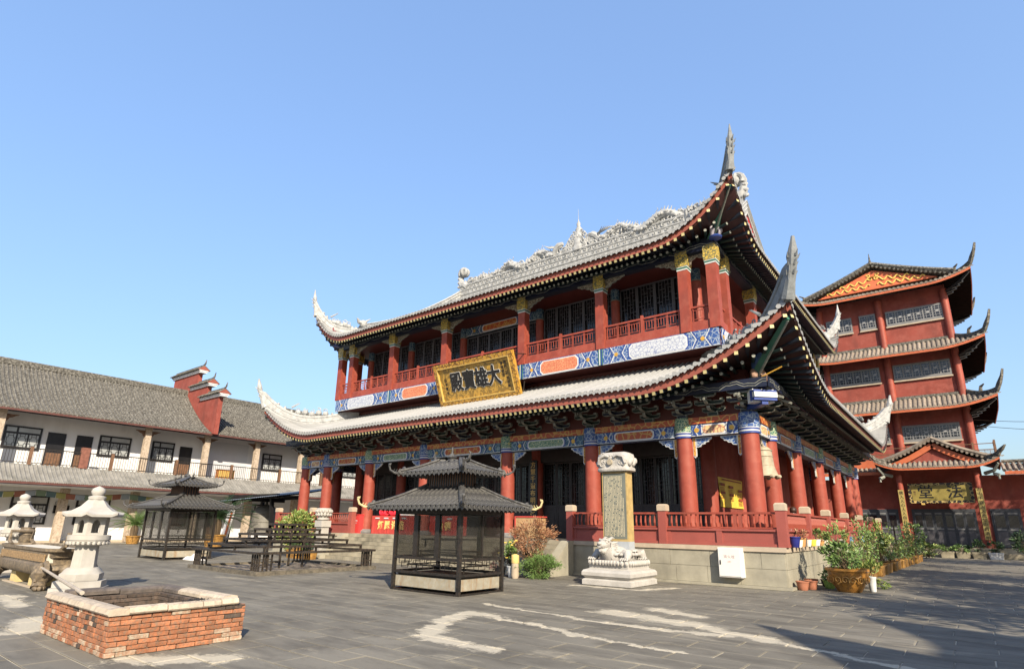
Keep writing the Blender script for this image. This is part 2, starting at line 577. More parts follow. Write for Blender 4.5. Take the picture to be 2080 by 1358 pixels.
def rafters(R, s, pitch, w, z, length, mats, parent, lo=0.0, hi=1e9, name='rafter', setback=0.0, rnd_=False, slope=0.42):
    """eave rafters; those between lo and hi are pieces of their own, the rest are one part"""
    L = r_len(R, s)
    n = int(L / pitch)
    off = (L - n * pitch) / 2
    unit = MB()
    if rnd_: unit.tube([(0, 0, 0), (0, 1, 0)], w / 2, 8, 0)
    else: unit.box(-w / 2, w / 2, 0, 1, -w / 2, w / 2, 0)
    unit.m[2 if not rnd_ else -2] = 1
    me = unit.mesh(name, mats)
    big = MB()
    da, de = V(SDIR[s][0]), V(SDIR[s][1])
    half, q = [], 0.16
    while q < L / 2:
        half.append(q)
        q += pitch * (1.0 + 0.65 * max(0.0, 1 - q / R['llen']))
    for a in half + [L - h_ for h_ in half[::-1]]:
        em = r_emax(R, s, a)
        d = min(a, L - a)
        ln = min(length, em * 0.95 - setback)
        if ln < 0.12: continue
        fan = 0.0
        if d < 3.0: fan = (1 - d / 3.0) * 0.55 * (1 if a < L / 2 else -1)
        p0 = r_pt(R, s, a, setback, z)
        dirv = (de + da * fan)
        dirv.normalize()
        e1 = min(em, setback + ln)
        rise = (r_z(R, s, a, e1) - r_z(R, s, a, setback)) if d < R['llen'] else slope * ln
        dv = dirv * ln + V((0, 0, rise))
        uy = dv
        ux = V((0, 0, 1)).cross(uy).normalized() * -1
        uz = ux.cross(uy.normalized())
        if lo <= a <= hi:
            o = bpy.data.objects.new(name, me)
            COL.objects.link(o)
            o.parent = parent
            m3 = Matrix((ux, uy, uz)).transposed().to_4x4()
            m3.translation = p0 - ORG[parent]
            o.matrix_local = m3
            ORG[o] = p0
        else:
            big.add([p0 + ux * x + uy * y + uz * zz for x, y, zz in unit.v], unit.f)
            big.m[-len(unit.f):] = unit.m
    if big.f: tag(big.build(name + '_row', mats, parent), kind='stuff')


def hip_blade(R, corner, w, h, spike, matl, parent, d0=0.05, hin=None, name='corner_ridge', spines=True, sweep=0.0):
    """ridge running down a hip and sweeping up into a horn; spike = [(outward, z)] from the corner tip"""
    s = {'FR': 'F', 'FL': 'F', 'BR': 'B', 'BL': 'B'}[corner]
    L = r_len(R, s)
    end = corner in ('FR', 'BL')
    sx = 1 if corner[1] == 'R' else -1
    sy = -1 if corner[0] == 'F' else 1
    cx = R['x1'] if sx > 0 else R['x0']
    cy = R['y0'] if sy < 0 else R['y1']
    hin = hin or h
    DD = R['gable'] or min(R['D'], R['Dside'])
    bot, top = [], []
    n = 14
    for i in range(n + 1):
        q = DD * (1 - i / n) + d0 * 0
        a = L - q if end else q
        z = r_z(R, s, a, q)
        hh = hin + (h - hin) * (i / n) + sweep * max(0.0, (i / n - 0.55) / 0.45) ** 2
        bot.append((-q, z - 0.04)); top.append((-q, z + hh))
    poly = bot + [(o, z) for o, z in spike] + top[::-1]
    mb = MB()
    dg = V((sx, sy, 0))
    pn = V((-sy, sx, 0)).normalized()
    mb.prism(poly, V((cx, cy, 0)) - pn * w / 2, dg, V((0, 0, 1)), pn * w)
    # raised mouldings and comb of curls on both faces
    for k in (0.3, 0.8):
        for sd in (-1, 1):
            mb.tube([V((cx, cy, 0)) + dg * b[0] + V((0, 0, b[1] + (t_[1] - b[1]) * k)) + pn * sd * w * 0.5 for b, t_ in zip(bot, top)], 0.035, 5)
    if spines:
        for i in range(2, n - 1):
            c = V((cx, cy, 0)) + dg * top[i][0] + V((0, 0, top[i][1] + 0.03))
            mb.ball(c, 0.09, 0.09, 0.08 + 0.03 * (i % 3), 6, 4)
    return mb, cx, cy, dg, pn, bot, top
# ================================================================ the main hall
CX = -17.6
XS = [CX - 12.4, CX - 10.25, CX - 6.6, CX - 2.5, CX + 2.5, CX + 6.6, CX + 10.25, CX + 12.4]
YS = [19.05, 21.2, 24.9, 29.3, 33.7, 37.4, 39.55]
XR, XL, YF, YB = XS[-1], XS[0], YS[0], YS[-1]
hall = thing('temple_hall', 'two-storey red main hall with pale grey upturned roofs on a stone podium', 'temple', (CX, 29.3, 0))
# ---- podium
PX0, PX1, PY0, PY1 = -31.0, -4.3, 18.1, 40.7
mb = MB()
mb.box(PX0, PX1, PY0, PY1, 0, 1.0)
mb.box(PX0 - 0.14, PX1 + 0.14, PY0 - 0.16, PY1 + 0.14, 0, 0.07)
podium = mb.build('podium', STONE, hall)
mb = MB()
mb.box(PX0 - 0.07, PX1 + 0.07, PY0 - 0.07, PY1 + 0.07, 1.005, 1.14)
mb.build('coping', STONE_CAP, podium)
mb = MB(); mb.box(PX0 + 0.35, PX1 - 0.35, PY0 + 0.35, PY1 - 0.35, 1.1405, 1.1445)
mb.build('terrace_floor', MAT('dark terrace tile', (0.10, 0.095, 0.085), 0.7, 0.2, 1.5, mode='P'), podium)


def blocks(along, fixed, out, a0, a1, name='stone_block'):
    for r_, (z0, z1) in enumerate(((0.075, 0.53), (0.54, 1.0))):
        a = a0
        while a < a1 - 0.05:
            w = min(rnd.uniform(0.95, 1.5), a1 - a)
            if a1 - a - w < 0.4: w = a1 - a
            b = MB()
            d = rnd.uniform(0.018, 0.032)
            if along == 'x': b.box(a + 0.005, a + w - 0.005, fixed - d, fixed + 0.05, z0, z1)
            else: b.box(fixed - 0.05, fixed + d, a + 0.005, a + w - 0.005, z0, z1)
            b.build(name, STONE, podium)
            a += w


blocks('x', PY0, -1, -11.2, PX1)
blocks('x', PY0, -1, PX0, -24.4)
blocks('y', PX1, 1, PY0, PY1)
# ---- steps
SX0, SX1 = -24.1, -11.62
stair = MB()
stair.box(SX0, SX1, 17.95, PY0, 0, 0.95)
stair = stair.build('staircase', STEP, hall)
for i in range(7):
    y0 = 16.75 + i * 0.2
    a = SX0
    while a < SX1 - 0.05:
        w = min(rnd.uniform(1.4, 2.3), SX1 - a)
        if SX1 - a - w < 0.7: w = SX1 - a
        b = MB()
        b.box(a + 0.006, a + w - 0.006, y0 + rnd.uniform(0, 0.012), 18.0 if i < 6 else 18.02, 0.163 * i + 0.003 if i else 0, 0.163 * (i + 1) - 0.004)
        b.build('step_slab', STEP, stair)
        a += w
for x0, x1 in ((SX0 - 0.36, SX0 - 0.01), (SX1 + 0.01, SX1 + 0.36)):
    b = MB()
    b.prism([(16.45, 0), (18.02, 0), (18.02, 1.14), (17.75, 1.14), (16.45, 0.16)], (x0, 0, 0), (0, 1, 0), (0, 0, 1), (x1 - x0, 0, 0))
    b.build('cheek_wall', STONE, stair)
# ---- podium railing
def newel(x, y):
    b = MB()
    b.box(x - 0.13, x + 0.13, y - 0.13, y + 0.13, 1.141, 2.16)
    o = b.build('newel_post', PINK, hall)
    b = MB()
    b.box(x - 0.15, x + 0.15, y - 0.15, y + 0.15, 2.163, 2.34)
    b.add([(x - 0.15, y - 0.15, 2.34), (x + 0.15, y - 0.15, 2.34), (x + 0.15, y + 0.15, 2.34), (x - 0.15, y + 0.15, 2.34), (x - 0.11, y - 0.11, 2.38), (x + 0.11, y - 0.11, 2.38), (x + 0.11, y + 0.11, 2.38), (x - 0.11, y + 0.11, 2.38)],
          [(0, 1, 5, 4), (1, 2, 6, 5), (2, 3, 7, 6), (3, 0, 4, 7), (4, 5, 6, 7)])
    b.build('newel_cap', STONE_CAP, o)


BAL = {}


def rail_run(p, q, bal=True):
    p, q = V(p), V(q)
    d = (q - p); L = d.length; u = d.normalized(); n = V((u.y, -u.x, 0))
    c = lambda a, z, s=0.0: p + u * a + n * s + V((0, 0, z))
    b = MB()
    b.bar(c(0.13, 1.37), c(L - 0.13, 1.37), 0.07, 0.456)
    wall = b.build('parapet', PINK, hall)
    k = max(2, round(L / 1.75))
    b = MB()
    b.bar(c(0.13, 1.60), c(L - 0.13, 1.60), 0.19, 0.06)
    b.bar(c(0.13, 1.185), c(L - 0.13, 1.185), 0.19, 0.08)
    for i in range(k + 1):
        a = 0.16 + (L - 0.32) * i / k
        b.bar(c(a, 1.226), c(a, 1.569), 0.17 if 0 < i < k else 0.1, 0.17, up=u)
    b.build('parapet_frame', PINK, wall)
    b = MB()
    b.bar(c(0.13, 2.09), c(L - 0.13, 2.09), 0.12, 0.06)
    b.bar(c(0.13, 1.665), c(L - 0.13, 1.665), 0.08, 0.05)
    tr = b.build('hand_rail', RED, hall)
    m = int(L / 0.17)
    key = 'x' if abs(u.x) > 0.5 else 'y'
    if key not in BAL:
        b = MB()
        b.tube([V((0, 0, 1.69)), u * 0.0 + n * 0.035 + V((0, 0, 1.80)), n * 0.02 + V((0, 0, 1.95)), n * -0.02 + V((0, 0, 2.06))], [0.026, 0.034, 0.026, 0.022], 6)
        BAL[key] = b.mesh('baluster', RED)
    for i in range(1, m):
        a = 0.13 + (L - 0.26) * i / m
        link('baluster', BAL[key], tr, c(a, 0))


NXF = [-11.43, -7.9, PX1 + 0.0]
for x in NXF: newel(x, PY0 + 0.06)
for a, b_ in zip(NXF[:-1], NXF[1:]): rail_run((a, PY0 + 0.06, 0), (b_, PY0 + 0.06, 0))
NXL = [PX0 + 0.1, -27.55, -24.2]
for x in NXL: newel(x, PY0 + 0.06)
for a, b_ in zip(NXL[:-1], NXL[1:]): rail_run((a, PY0 + 0.06, 0), (b_, PY0 + 0.06, 0))
NYS = [PY0 + 0.06, 21.3, 24.8, 28.9, 33.1, 37.1, 40.5]
for y in NYS[1:]: newel(PX1, y)
for a, b_ in zip(NYS[:-1], NYS[1:]): rail_run((PX1, a, 0), (PX1, b_, 0))


# ---- round columns with painted heads
def column_mesh(r, z0, z1):
    b = MB()
    b.lathe([(r, 0), (r * 1.0, (z1 - z0) * 0.5), (r * 0.95, z1 - z0)], (0, 0, z0), 24)
    return b.mesh('column', RED, smooth=True)


COLM = column_mesh(0.29, 1.3, 4.58)
b = MB()
b.lathe([(0.40, 0), (0.43, 0.05), (0.42, 0.12), (0.34, 0.16), (0.32, 0.2)], (0, 0, 1.141), 20)
COLB = b.mesh('column_base', BASESTONE, smooth=True)
CAPS = []
for ground in (FILI_GREEN, FILI_BLUE):
    b = MB()
    b.lathe([(0.312, 4.582), (0.312, 4.64)], (0, 0, 0), 24, 1)
    b.lathe([(0.318, 4.641), (0.318, 4.69)], (0, 0, 0), 24, 2)
    b.lathe([(0.312, 4.691), (0.312, 4.75)], (0, 0, 0), 24, 1)
    b.lathe([(0.322, 4.751), (0.322, 4.775)], (0, 0, 0), 24, 2)
    b.lathe([(0.312, 4.776), (0.33, 4.9), (0.33, 5.18), (0.30, 5.262)], (0, 0, 0), 24, 0)
    CAPS.append(b.mesh('painted_capital', [ground, BLUE, WHITE], smooth=True))
# corner bracket under the beam (queti) as a flat carved wing, pointing +x, hung from z=0
b = MB()
wing = [(0, 0), (0.66, 0), (0.66, -0.06), (0.58, -0.10), (0.55, -0.16), (0.46, -0.17), (0.42, -0.23), (0.32, -0.24), (0.27, -0.31), (0.12, -0.33), (0.12, -0.62), (0.06, -0.68), (0, -0.60)]
b.prism([(q * 1.0, z) for q, z in wing], (0, -0.03, 0), (1, 0, 0), (0, 0, 1), (0, 0.06, 0), 1)
b.prism([(0.14, -0.02), (0.63, -0.02), (0.55, -0.08), (0.51, -0.14), (0.44, -0.145), (0.39, -0.205), (0.30, -0.215), (0.25, -0.285), (0.14, -0.30)], (0, -0.036, 0), (1, 0, 0), (0, 0, 1), (0, 0.072, 0), 0)
b.prism([(0.02, -0.02), (0.10, -0.02), (0.10, -0.60), (0.06, -0.64), (0.02, -0.58)], (0, -0.036, 0), (1, 0, 0), (0, 0, 1), (0, 0.072, 0), 2)
WING = {(1, 0): b.mesh('beam_wing', [FILI_BLUE, WHITE, FILI_GOLD])}
for k, rot in (((-1, 0), PI), ((0, 1), PI / 2), ((0, -1), -PI / 2)):
    m2 = WING[(1, 0)].copy(); m2.transform(Matrix.Rotation(rot, 4, 'Z')); m2.name = 'beam_wing'
    WING[k] = m2


def column(x, y, cap, wings=()):
    o = link('column', COLM, hall, (x, y, 0))
    link('column_base', COLB, o, (x, y, 0))
    link('painted_capital', CAPS[cap % 2], o, (x, y, 0))
    for w in wings:
        link('beam_wing', WING[w], o, (x + w[0] * 0.27, y + w[1] * 0.27, 4.59))


for i, x in enumerate(XS):
    column(x, YF, i, ([(1, 0)] if i < 7 else []) + ([(-1, 0)] if i > 0 else []) + ([(0, 1)] if i in (0, 7) else []))
for i, y in enumerate(YS[1:]):
    column(XR, y, i, [(0, -1)] + ([(0, 1)] if y < YB else []))
    column(XL, y, i, [(0, -1)])
for i, x in enumerate(XS[1:-1]): column(x, YB, i)
# ---- painted beams
def painted_beam(p, q, z0, z1, th, ctr, style, side=1, name='painted_beam', field=None):
    """a beam from p to q (ground points); outer face towards n"""
    p, q = V((*p, 0)), V((*q, 0))
    d = q - p; L = d.length; u = d.normalized(); n = V((u.y, -u.x, 0)) * side
    h = z1 - z0
    b = MB()
    b.obox((p + q) / 2 + V((0, 0, (z0 + z1) / 2)), d / 2, n * th / 2, V((0, 0, h / 2)))
    bm_ = b
    o = p + n * (th / 2) + V((0, 0, z0))
    up = V((0, 0, 1))
    cl = min(L * 0.24, 1.15)          # half length of the middle cartouche
    def octo(hl, ins): return [(L / 2 - hl, ins + h * 0.2), (L / 2 - hl + h * 0.2, ins), (L / 2 + hl - h * 0.2, ins), (L / 2 + hl, ins + h * 0.2), (L / 2 + hl, h - ins - h * 0.2), (L / 2 + hl - h * 0.2, h - ins), (L / 2 - hl + h * 0.2, h - ins), (L / 2 - hl, h - ins - h * 0.2)]
    b = cb_ = MB()
    b.prism(octo(cl + 0.10, 0.012), o, u, up, n * 0.008, 1)
    b.prism(octo(cl + 0.055, 0.03), o, u, up, n * 0.014, 0)
    b.prism(octo(cl, 0.07), o, u, up, n * 0.02, 2)
    b = bm_
    for sgn in (-1, 1):
        mid = L / 2 + sgn * (cl + 0.18)
        for k, off in enumerate((0.0, 0.07)):
            a = mid + sgn * off
            w = 0.032
            b.prism([(a, 0.0), (a + w, 0.0), (a + sgn * h * 0.28 + w, h / 2), (a + w, h), (a, h), (a + sgn * h * 0.28, h / 2)], o, u, up, n * (0.012 + 0.002 * k), 1 if k == 0 else 2)
        e = 0.10 if sgn < 0 else L - 0.10
        for k, off in enumerate((0.16, 0.24)):
            a = e - sgn * off
            w = 0.032
            b.prism([(a, 0.0), (a + w, 0.0), (a - sgn * h * 0.28 + w, h / 2), (a + w, h), (a, h), (a - sgn * h * 0.28, h / 2)], o, u, up, n * (0.012 + 0.002 * k), 1 if k else 2)
        fa = (mid + e) / 2 - sgn * 0.03
        b.prism([(fa + math.cos(k * PI / 4) * 0.085, h / 2 + math.sin(k * PI / 4) * 0.085) for k in range(8)], o, u, up, n * 0.016, 3)
    b.bar(p + n * (th / 2 + 0.002) + V((0, 0, z0 + 0.012)), q + n * (th / 2 + 0.002) + V((0, 0, z0 + 0.012)), 0.02, 0.022, 1)
    beam = b.build(name, [field or FILI_BLUE, WHITE, BLUE, GOLD], hall)
    cb_.build('cartouche', [WHITE, BLUE, ctr], beam)
    return beam


ctrs = [FILI_CREAM, FILI_ORANGE, FILI_GREEN, FILI_ORANGE, FILI_GREEN, FILI_ORANGE, FILI_CREAM]
for i in range(7):
    painted_beam((XS[i] + 0.3, YF), (XS[i + 1] - 0.3, YF), 4.62, 5.02, 0.34, ctrs[i], 0, 1, field=FILI_TEAL if 1 <= i <= 4 else FILI_BLUE)
for i in range(6):
    painted_beam((XR, YS[i] + 0.3), (XR, YS[i + 1] - 0.3), 4.62, 5.02, 0.34, ctrs[i], 0, 1, field=FILI_TEAL)
    painted_beam((XL, YS[i + 1] - 0.3), (XL, YS[i] + 0.3), 4.62, 5.02, 0.34, ctrs[i], 0, 1, field=FILI_TEAL)
mb = MB()
for (x0, x1, y0, y1) in ((XL - 0.2, XR + 0.2, YF - 0.21, YF + 0.2), (XL - 0.2, XR + 0.2, YB - 0.2, YB + 0.2)):
    mb.box(x0, x1, y0, y1, 5.03, 5.25)
for x in (XL, XR): mb.box(x - 0.21, x + 0.21, YF + 0.2, YB - 0.2, 5.03, 5.25)
mb.build('plate_beam', FILI_ORANGE, hall)
mb = MB()
mb.box(XL - 0.03, XR + 0.03, YF, YF + 0.05, 5.25, 6.75); mb.box(XL - 0.03, XR + 0.03, YB - 0.05, YB, 5.25, 6.75)
for x in (XL, XR): mb.box(x - 0.03, x + 0.03, YF + 0.05, YB - 0.05, 5.25, 6.75)
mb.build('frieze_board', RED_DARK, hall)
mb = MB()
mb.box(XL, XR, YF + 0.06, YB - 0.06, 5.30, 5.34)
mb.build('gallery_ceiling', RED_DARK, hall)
# ---- bracket sets under the lower eaves
def arm(b, c, u, n, L, h, t):
    poly = lambda k: [(-L / 2 + k, h - k), (-L / 2 + k, h * 0.45), (-L / 2 + 0.10, k), (L / 2 - 0.10, k), (L / 2 - k, h * 0.45), (L / 2 - k, h - k)]
    b.prism(poly(0.0), c - n * t / 2, u, V((0, 0, 1)), n * t, 0)
    b.prism(poly(0.022), c - n * (t / 2 + 0.004), u, V((0, 0, 1)), n * (t + 0.008), 1)


def bracket_mesh(u, n, dark):
    b = MB()
    u, n = V(u), V(n)
    Z = lambda z: V((0, 0, z))
    b.obox(Z(0.07), u * 0.17, n * 0.17, Z(0.07), 0)
    b.obox(Z(0.07), u * 0.15, n * 0.176, Z(0.05), 1)
    arm(b, Z(0.15), u, n, 0.78, 0.13, 0.12)
    arm(b, n * 0.2 + Z(0.15), n, u, 0.75, 0.13, 0.11)
    arm(b, n * 0.42 + Z(0.33), u, n, 0.98, 0.13, 0.12)
    arm(b, n * 0.36 + Z(0.33), n, u, 0.95, 0.13, 0.11)
    arm(b, n * 0.80 + Z(0.52), u, n, 0.72, 0.13, 0.12)
    for a in (-0.33, 0, 0.33):
        b.obox(u * a + Z(0.30), u * 0.06, n * 0.07, Z(0.03), 0)
    for a in (-0.42, 0, 0.42):
        b.obox(n * 0.42 + u * a + Z(0.49), u * 0.06, n * 0.07, Z(0.03), 0)
    for a in (-0.3, 0, 0.3):
        b.obox(n * 0.80 + u * a + Z(0.68), u * 0.06, n * 0.07, Z(0.03), 0)
    for s in (-0.045, 0.045):
        b.bar(n * 0.35 + u * s + Z(0.72), n * 1.12 + u * s + Z(0.40), 0.045, 0.07, 0)
    return b.mesh('bracket_set', [RAFTER_END_DULL, dark])


RAFTER_END_DULL = MAT('pale bracket outline', (0.20, 0.21, 0.185), 0.6, 0.3, 5)
BR_DARK = [MAT('dark blue bracket', (0.007, 0.011, 0.03), 0.5, 0.3, 4), MAT('dark green bracket', (0.005, 0.017, 0.013), 0.5, 0.3, 4)]
BRK = {(s, k): bracket_mesh(u, n, BR_DARK[k]) for s, u, n in (('F', (1, 0, 0), (0, -1, 0)), ('R', (0, 1, 0), (1, 0, 0)), ('L', (0, -1, 0), (-1, 0, 0))) for k in (0, 1)}
def bracket_line(vals):
    out = []
    for a, b_ in zip(vals[:-1], vals[1:]):
        k = max(1, round((b_ - a) / 1.25))
        out += [a + (b_ - a) * i / k for i in range(k)]
    return out + [vals[-1]]


for i, x in enumerate(bracket_line(XS)): link('bracket_set', BRK['F', i % 2], hall, (x, YF, 5.252))
for i, y in enumerate(bracket_line(YS)):
    link('bracket_set', BRK['R', i % 2], hall, (XR, y, 5.252))
    link('bracket_set', BRK['L', i % 2], hall, (XL, y, 5.252))
# ---- lower roof
def zlow(e):
    s = e / 3.9
    return 6.18 + 1.62 * (0.72 * s + 0.28 * s * s)


RL = roof(XL - 2.0, XR + 2.0, YF - 2.0, YB + 2.0, zlow, 3.9, 1.95, 5.0, 1.8, 3.9)
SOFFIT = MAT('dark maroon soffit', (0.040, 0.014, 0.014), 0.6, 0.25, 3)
UNDER = MAT('dark teal under rafter', (0.012, 0.028, 0.028), 0.5, 0.4, 4)


def build_roof(R, pitch, rad, obj_sides, label, emaxF=None, raf=None, D_soffit=2.6, drip=0.13):
    mb = MB()
    for s in 'FRBL': r_sheet(mb, R, s, -0.02)
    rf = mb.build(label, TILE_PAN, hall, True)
    mb = MB()
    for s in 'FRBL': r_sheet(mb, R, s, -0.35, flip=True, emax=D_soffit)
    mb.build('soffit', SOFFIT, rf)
    for s in 'FRBL':
        fascia(R, s, -0.35, -0.04, -0.10, 0.04, TERRA, rf)
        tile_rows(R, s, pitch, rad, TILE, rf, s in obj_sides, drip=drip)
        lo, hi = (raf or {}).get(s, (1e9, 0))
        rafters(R, s, pitch, 0.11, -0.405, 1.7, [EAVE_DARK, RAFTER_END], rf, lo, hi)
        if s in 'FR': rafters(R, s, pitch, 0.11, -0.58, 1.3, [UNDER, RAFTER_END_DULL], rf, name='under_rafter', setback=0.55, rnd_=True)
    return rf


LF = r_len(RL, 'F')
low_roof = build_roof(RL, 0.235, 0.078, 'FR', 'lower_roof', raf={'F': (LF - 24.0, 1e9), 'R': (0, 18.0)})


def wave_board(p, q, z, h, matl, parent, wl=0.9, n=(0, -1, 0), amp=0.06):
    p, q, n = V(p), V(q), V(n)
    d = q - p; L = d.length; u = d.normalized()
    b = MB()
    b.obox((p + q) / 2 + V((0, 0, z + h / 2)), d / 2, n * 0.03, V((0, 0, h / 2)))
    o = b.build('valance_board', matl, parent)
    b = MB()
    for base in (0.35, 0.62):
        pts = []
        k = int(L / wl * 10)
        for i in range(k + 1):
            a = L * i / k
            ph = a / wl * 2 * PI
            pts.append(p + u * a + n * 0.034 + V((0, 0, z + h * base + amp * math.sin(ph) + 0.4 * amp * math.sin(3 * ph + 0.7))))
        b.tube(pts, 0.012, 4, 0, flat=0.6)
    b.build('wave_trim', RAFTER_END_DULL, o)


wave_board((XL - 0.9, YF - 0.95, 0), (XR + 0.9, YF - 0.95, 0), 5.86, 0.30, BR_DARK[0], hall, 1.1)
wave_board((XR + 0.95, YF - 0.9, 0), (XR + 0.95, YB + 0.9, 0), 5.86, 0.30, BR_DARK[0], hall, 1.1, (1, 0, 0))


def corner_set(R, c, rf, spike, w, h, horn, cz, bz, sweep=0.4):
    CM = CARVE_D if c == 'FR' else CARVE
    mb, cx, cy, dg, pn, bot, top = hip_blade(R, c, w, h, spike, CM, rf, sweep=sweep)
    # horn standing on the tip
    b0 = V((cx, cy, 0))
    mb.tube([b0 + dg * o + V((0, 0, z)) for o, z, r in horn], [r for o, z, r in horn], 8)
    for k in range(3):          # lobes up the horn
        o, z, r = horn[2 + k]
        for sd in (-1, 1):
            mb.ball(b0 + dg * (o - 0.03) + pn * sd * r * 0.7 + V((0, 0, z)), 0.055, 0.055, 0.15, 6, 5)
            mb.tube([b0 + dg * o + pn * sd * r + V((0, 0, z)), b0 + dg * (o + 0.06) + pn * sd * (r + 0.05) + V((0, 0, z + 0.12))], [0.035, 0.008], 5)
        mb.tube([b0 + dg * (o + r * 0.7) + V((0, 0, z)), b0 + dg * (o + r + 0.05) + V((0, 0, z + 0.14))], [0.04, 0.008], 5)
    # dragon riding the ridge
    i = 7
    for j in range(5):
        q = b0 + dg * top[i - 2 + j][0] + V((0, 0, top[i - 2 + j][1] + 0.1 + 0.08 * (j % 2)))
        mb.ball(q, 0.19, 0.19, 0.17, 7, 5)
        mb.curl(q + V((0, 0, 0.18)), dg.normalized(), V((0, 0, 1)), 0.15, 0.035, 1.1, seg=8, a0=j)
    q = b0 + dg * top[10][0] + V((0, 0, top[10][1] + 0.28))
    for k in range(5):
        mb.tube([q, q - dg * (0.16 + 0.05 * k) + pn * 0.10 * (k - 2) + V((0, 0, 0.22 + 0.05 * (k % 2)))], [0.06, 0.01], 5)
    mb.build('corner_ridge', CM, rf, 35)
    # corner beam beneath the tip
    b = MB()
    zt = r_z(R, 'F', r_len(R, 'F') if c[1] == 'R' else 0, 0) if c[0] == 'F' else r_z(R, 'B', 0 if c[1] == 'R' else r_len(R, 'B'), 0)
    inner = b0 - dg * cz + V((0, 0, bz))
    mid = b0 - dg * cz * 0.5 + V((0, 0, bz + (zt - bz) * 0.42))
    tip = b0 - dg * 0.12 + V((0, 0, zt - 0.55))
    b.tube([inner, mid, tip], [0.17, 0.15, 0.10], 4, 0)
    b.tube([inner + V((0, 0, -0.16)), mid + V((0, 0, -0.15)), tip + V((0, 0, -0.1))], [0.04, 0.04, 0.03], 5, 1)
    b.build('corner_beam', [GREEN, RAFTER_END_DULL], rf)


horn_low = [(-0.04, 8.1, 0.20), (0.06, 8.45, 0.165), (0.15, 8.75, 0.13), (0.22, 9.0, 0.115), (0.27, 9.22, 0.15), (0.31, 9.45, 0.13), (0.34, 9.66, 0.08), (0.36, 9.84, 0.05)]
spike_low = [(0.08, 8.3), (0.2, 8.7), (0.27, 9.0), (0.16, 9.1), (0.06, 9.06)]
for c in ('FR', 'FL', 'BR', 'BL'): corner_set(RL, c, low_roof, spike_low, 0.24, 0.50, horn_low, 2.0, 5.9)
# ---- body of the lower storey
BX0, BX1, BY0, BY1 = XS[1], XS[-2], YS[1], YS[-2]
mb = MB()
mb.box(BX1 - 0.08, BX1 + 0.08, BY0 + 0.25, BY1, 1.141, 5.3); mb.box(BX0 - 0.08, BX0 + 0.08, BY0 + 0.25, BY1, 1.141, 5.3); mb.box(BX0, BX1, BY1 - 0.08, BY1 + 0.08, 1.141, 5.3)
mb.build('side_wall', RED_WALL, hall)
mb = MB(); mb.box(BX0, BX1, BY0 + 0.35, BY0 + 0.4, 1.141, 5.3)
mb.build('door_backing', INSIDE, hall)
mb = MB(); mb.box(BX0 + 0.2, BX1 - 0.2, BY0 - 0.1, BY0 + 0.12, 4.35, 5.3); mb.box(BX0 + 0.2, BX1 - 0.2, BY0 - 0.06, BY0 + 0.12, 1.141, 1.36)
mb.build('door_lintel', DARKWOOD, hall)
b = MB(); b.lathe([(0.27, 0), (0.26, 4.0)], (0, 0, 1.3), 20)
INCOL = b.mesh('inner_column', RED, smooth=True)
b = MB(); b.lathe([(0.27, 0), (0.26, 4.0)], (0, 0, 1.3), 20)
INCOLD = b.mesh('inner_column', RED_DARK, smooth=True)
for x in XS[1:-1]:
    o = link('inner_column', INCOL, hall, (x, BY0, 0)); link('column_base', COLB, o, (x, BY0, 0))
for y in YS[2:-1]:
    for x in (BX0, BX1):
        o = link('inner_column', INCOL, hall, (x, y, 0)); link('column_base', COLB, o, (x, y, 0))


def leaf_mesh(w, z0, z1, matl, split=0.36, key=True):
    """a lattice door leaf standing on z0, width w, facing -y"""
    b = MB()
    f = 0.055
    b.box(0, f, -0.03, 0.03, z0, z1); b.box(w - f, w, -0.03, 0.03, z0, z1)
    zs = z0 + (z1 - z0) * split
    for z in (z0 + f / 2, zs - 0.05, zs + 0.16, z1 - f / 2): b.box(f, w - f, -0.03, 0.03, z - f / 2, z + f / 2)
    b.box(f, w - f, -0.01, 0.01, z0 + f, zs - 0.05 - f / 2)
    b.box(f + 0.06, w - f - 0.06, -0.022, -0.012, z0 + f + 0.07, zs - 0.05 - f / 2 - 0.07)
    b.box(f, w - f, -0.01, 0.01, zs - 0.05 + f / 2, zs + 0.16 - f / 2)
    t = 0.018
    n = 4
    ww = (w - 2 * f)
    za, zb = zs + 0.16 + f / 2, z1 - f
    for i in range(1, n + 1):
        x = f + ww * i / (n + 1)
        b.box(x - t / 2, x + t / 2, -0.012, 0.012, za, zb)
    m = max(4, int((zb - za) / 0.17))
    for j in range(1, m):
        z = za + (zb - za) * j / m
        i0 = (j * 2) % (n + 1)
        xa = f + ww * i0 / (n + 1); xb = f + ww * min(n + 1, i0 + 2) / (n + 1)
        b.box(xa, xb, -0.0105, 0.0105, z - t / 2, z + t / 2)
        i0 = (j * 2 + 3) % (n + 1)
        xa = f + ww * i0 / (n + 1); xb = f + ww * min(n + 1, i0 + 1) / (n + 1)
        b.box(xa, xb, -0.011, 0.009, z - t / 2 + 0.03, z + t / 2 + 0.03)
    return b.mesh('door_leaf', matl)


LEAF = {}
def door_row(x0, x1, y, z0, z1, n, matl, split):
    w = (x1 - x0) / n
    k = (round(w, 3), z0, z1)
    if k not in LEAF: LEAF[k] = leaf_mesh(w - 0.012, z0, z1, matl, split)
    for i in range(n): link('door_leaf', LEAF[k], hall, (x0 + w * i + 0.006, y, 0))


for i in range(1, 6): door_row(XS[i] + 0.27, XS[i + 1] - 0.27, BY0 + 0.1, 1.37, 4.34, 6 if i == 3 else 5, DARKWOOD, 0.32)

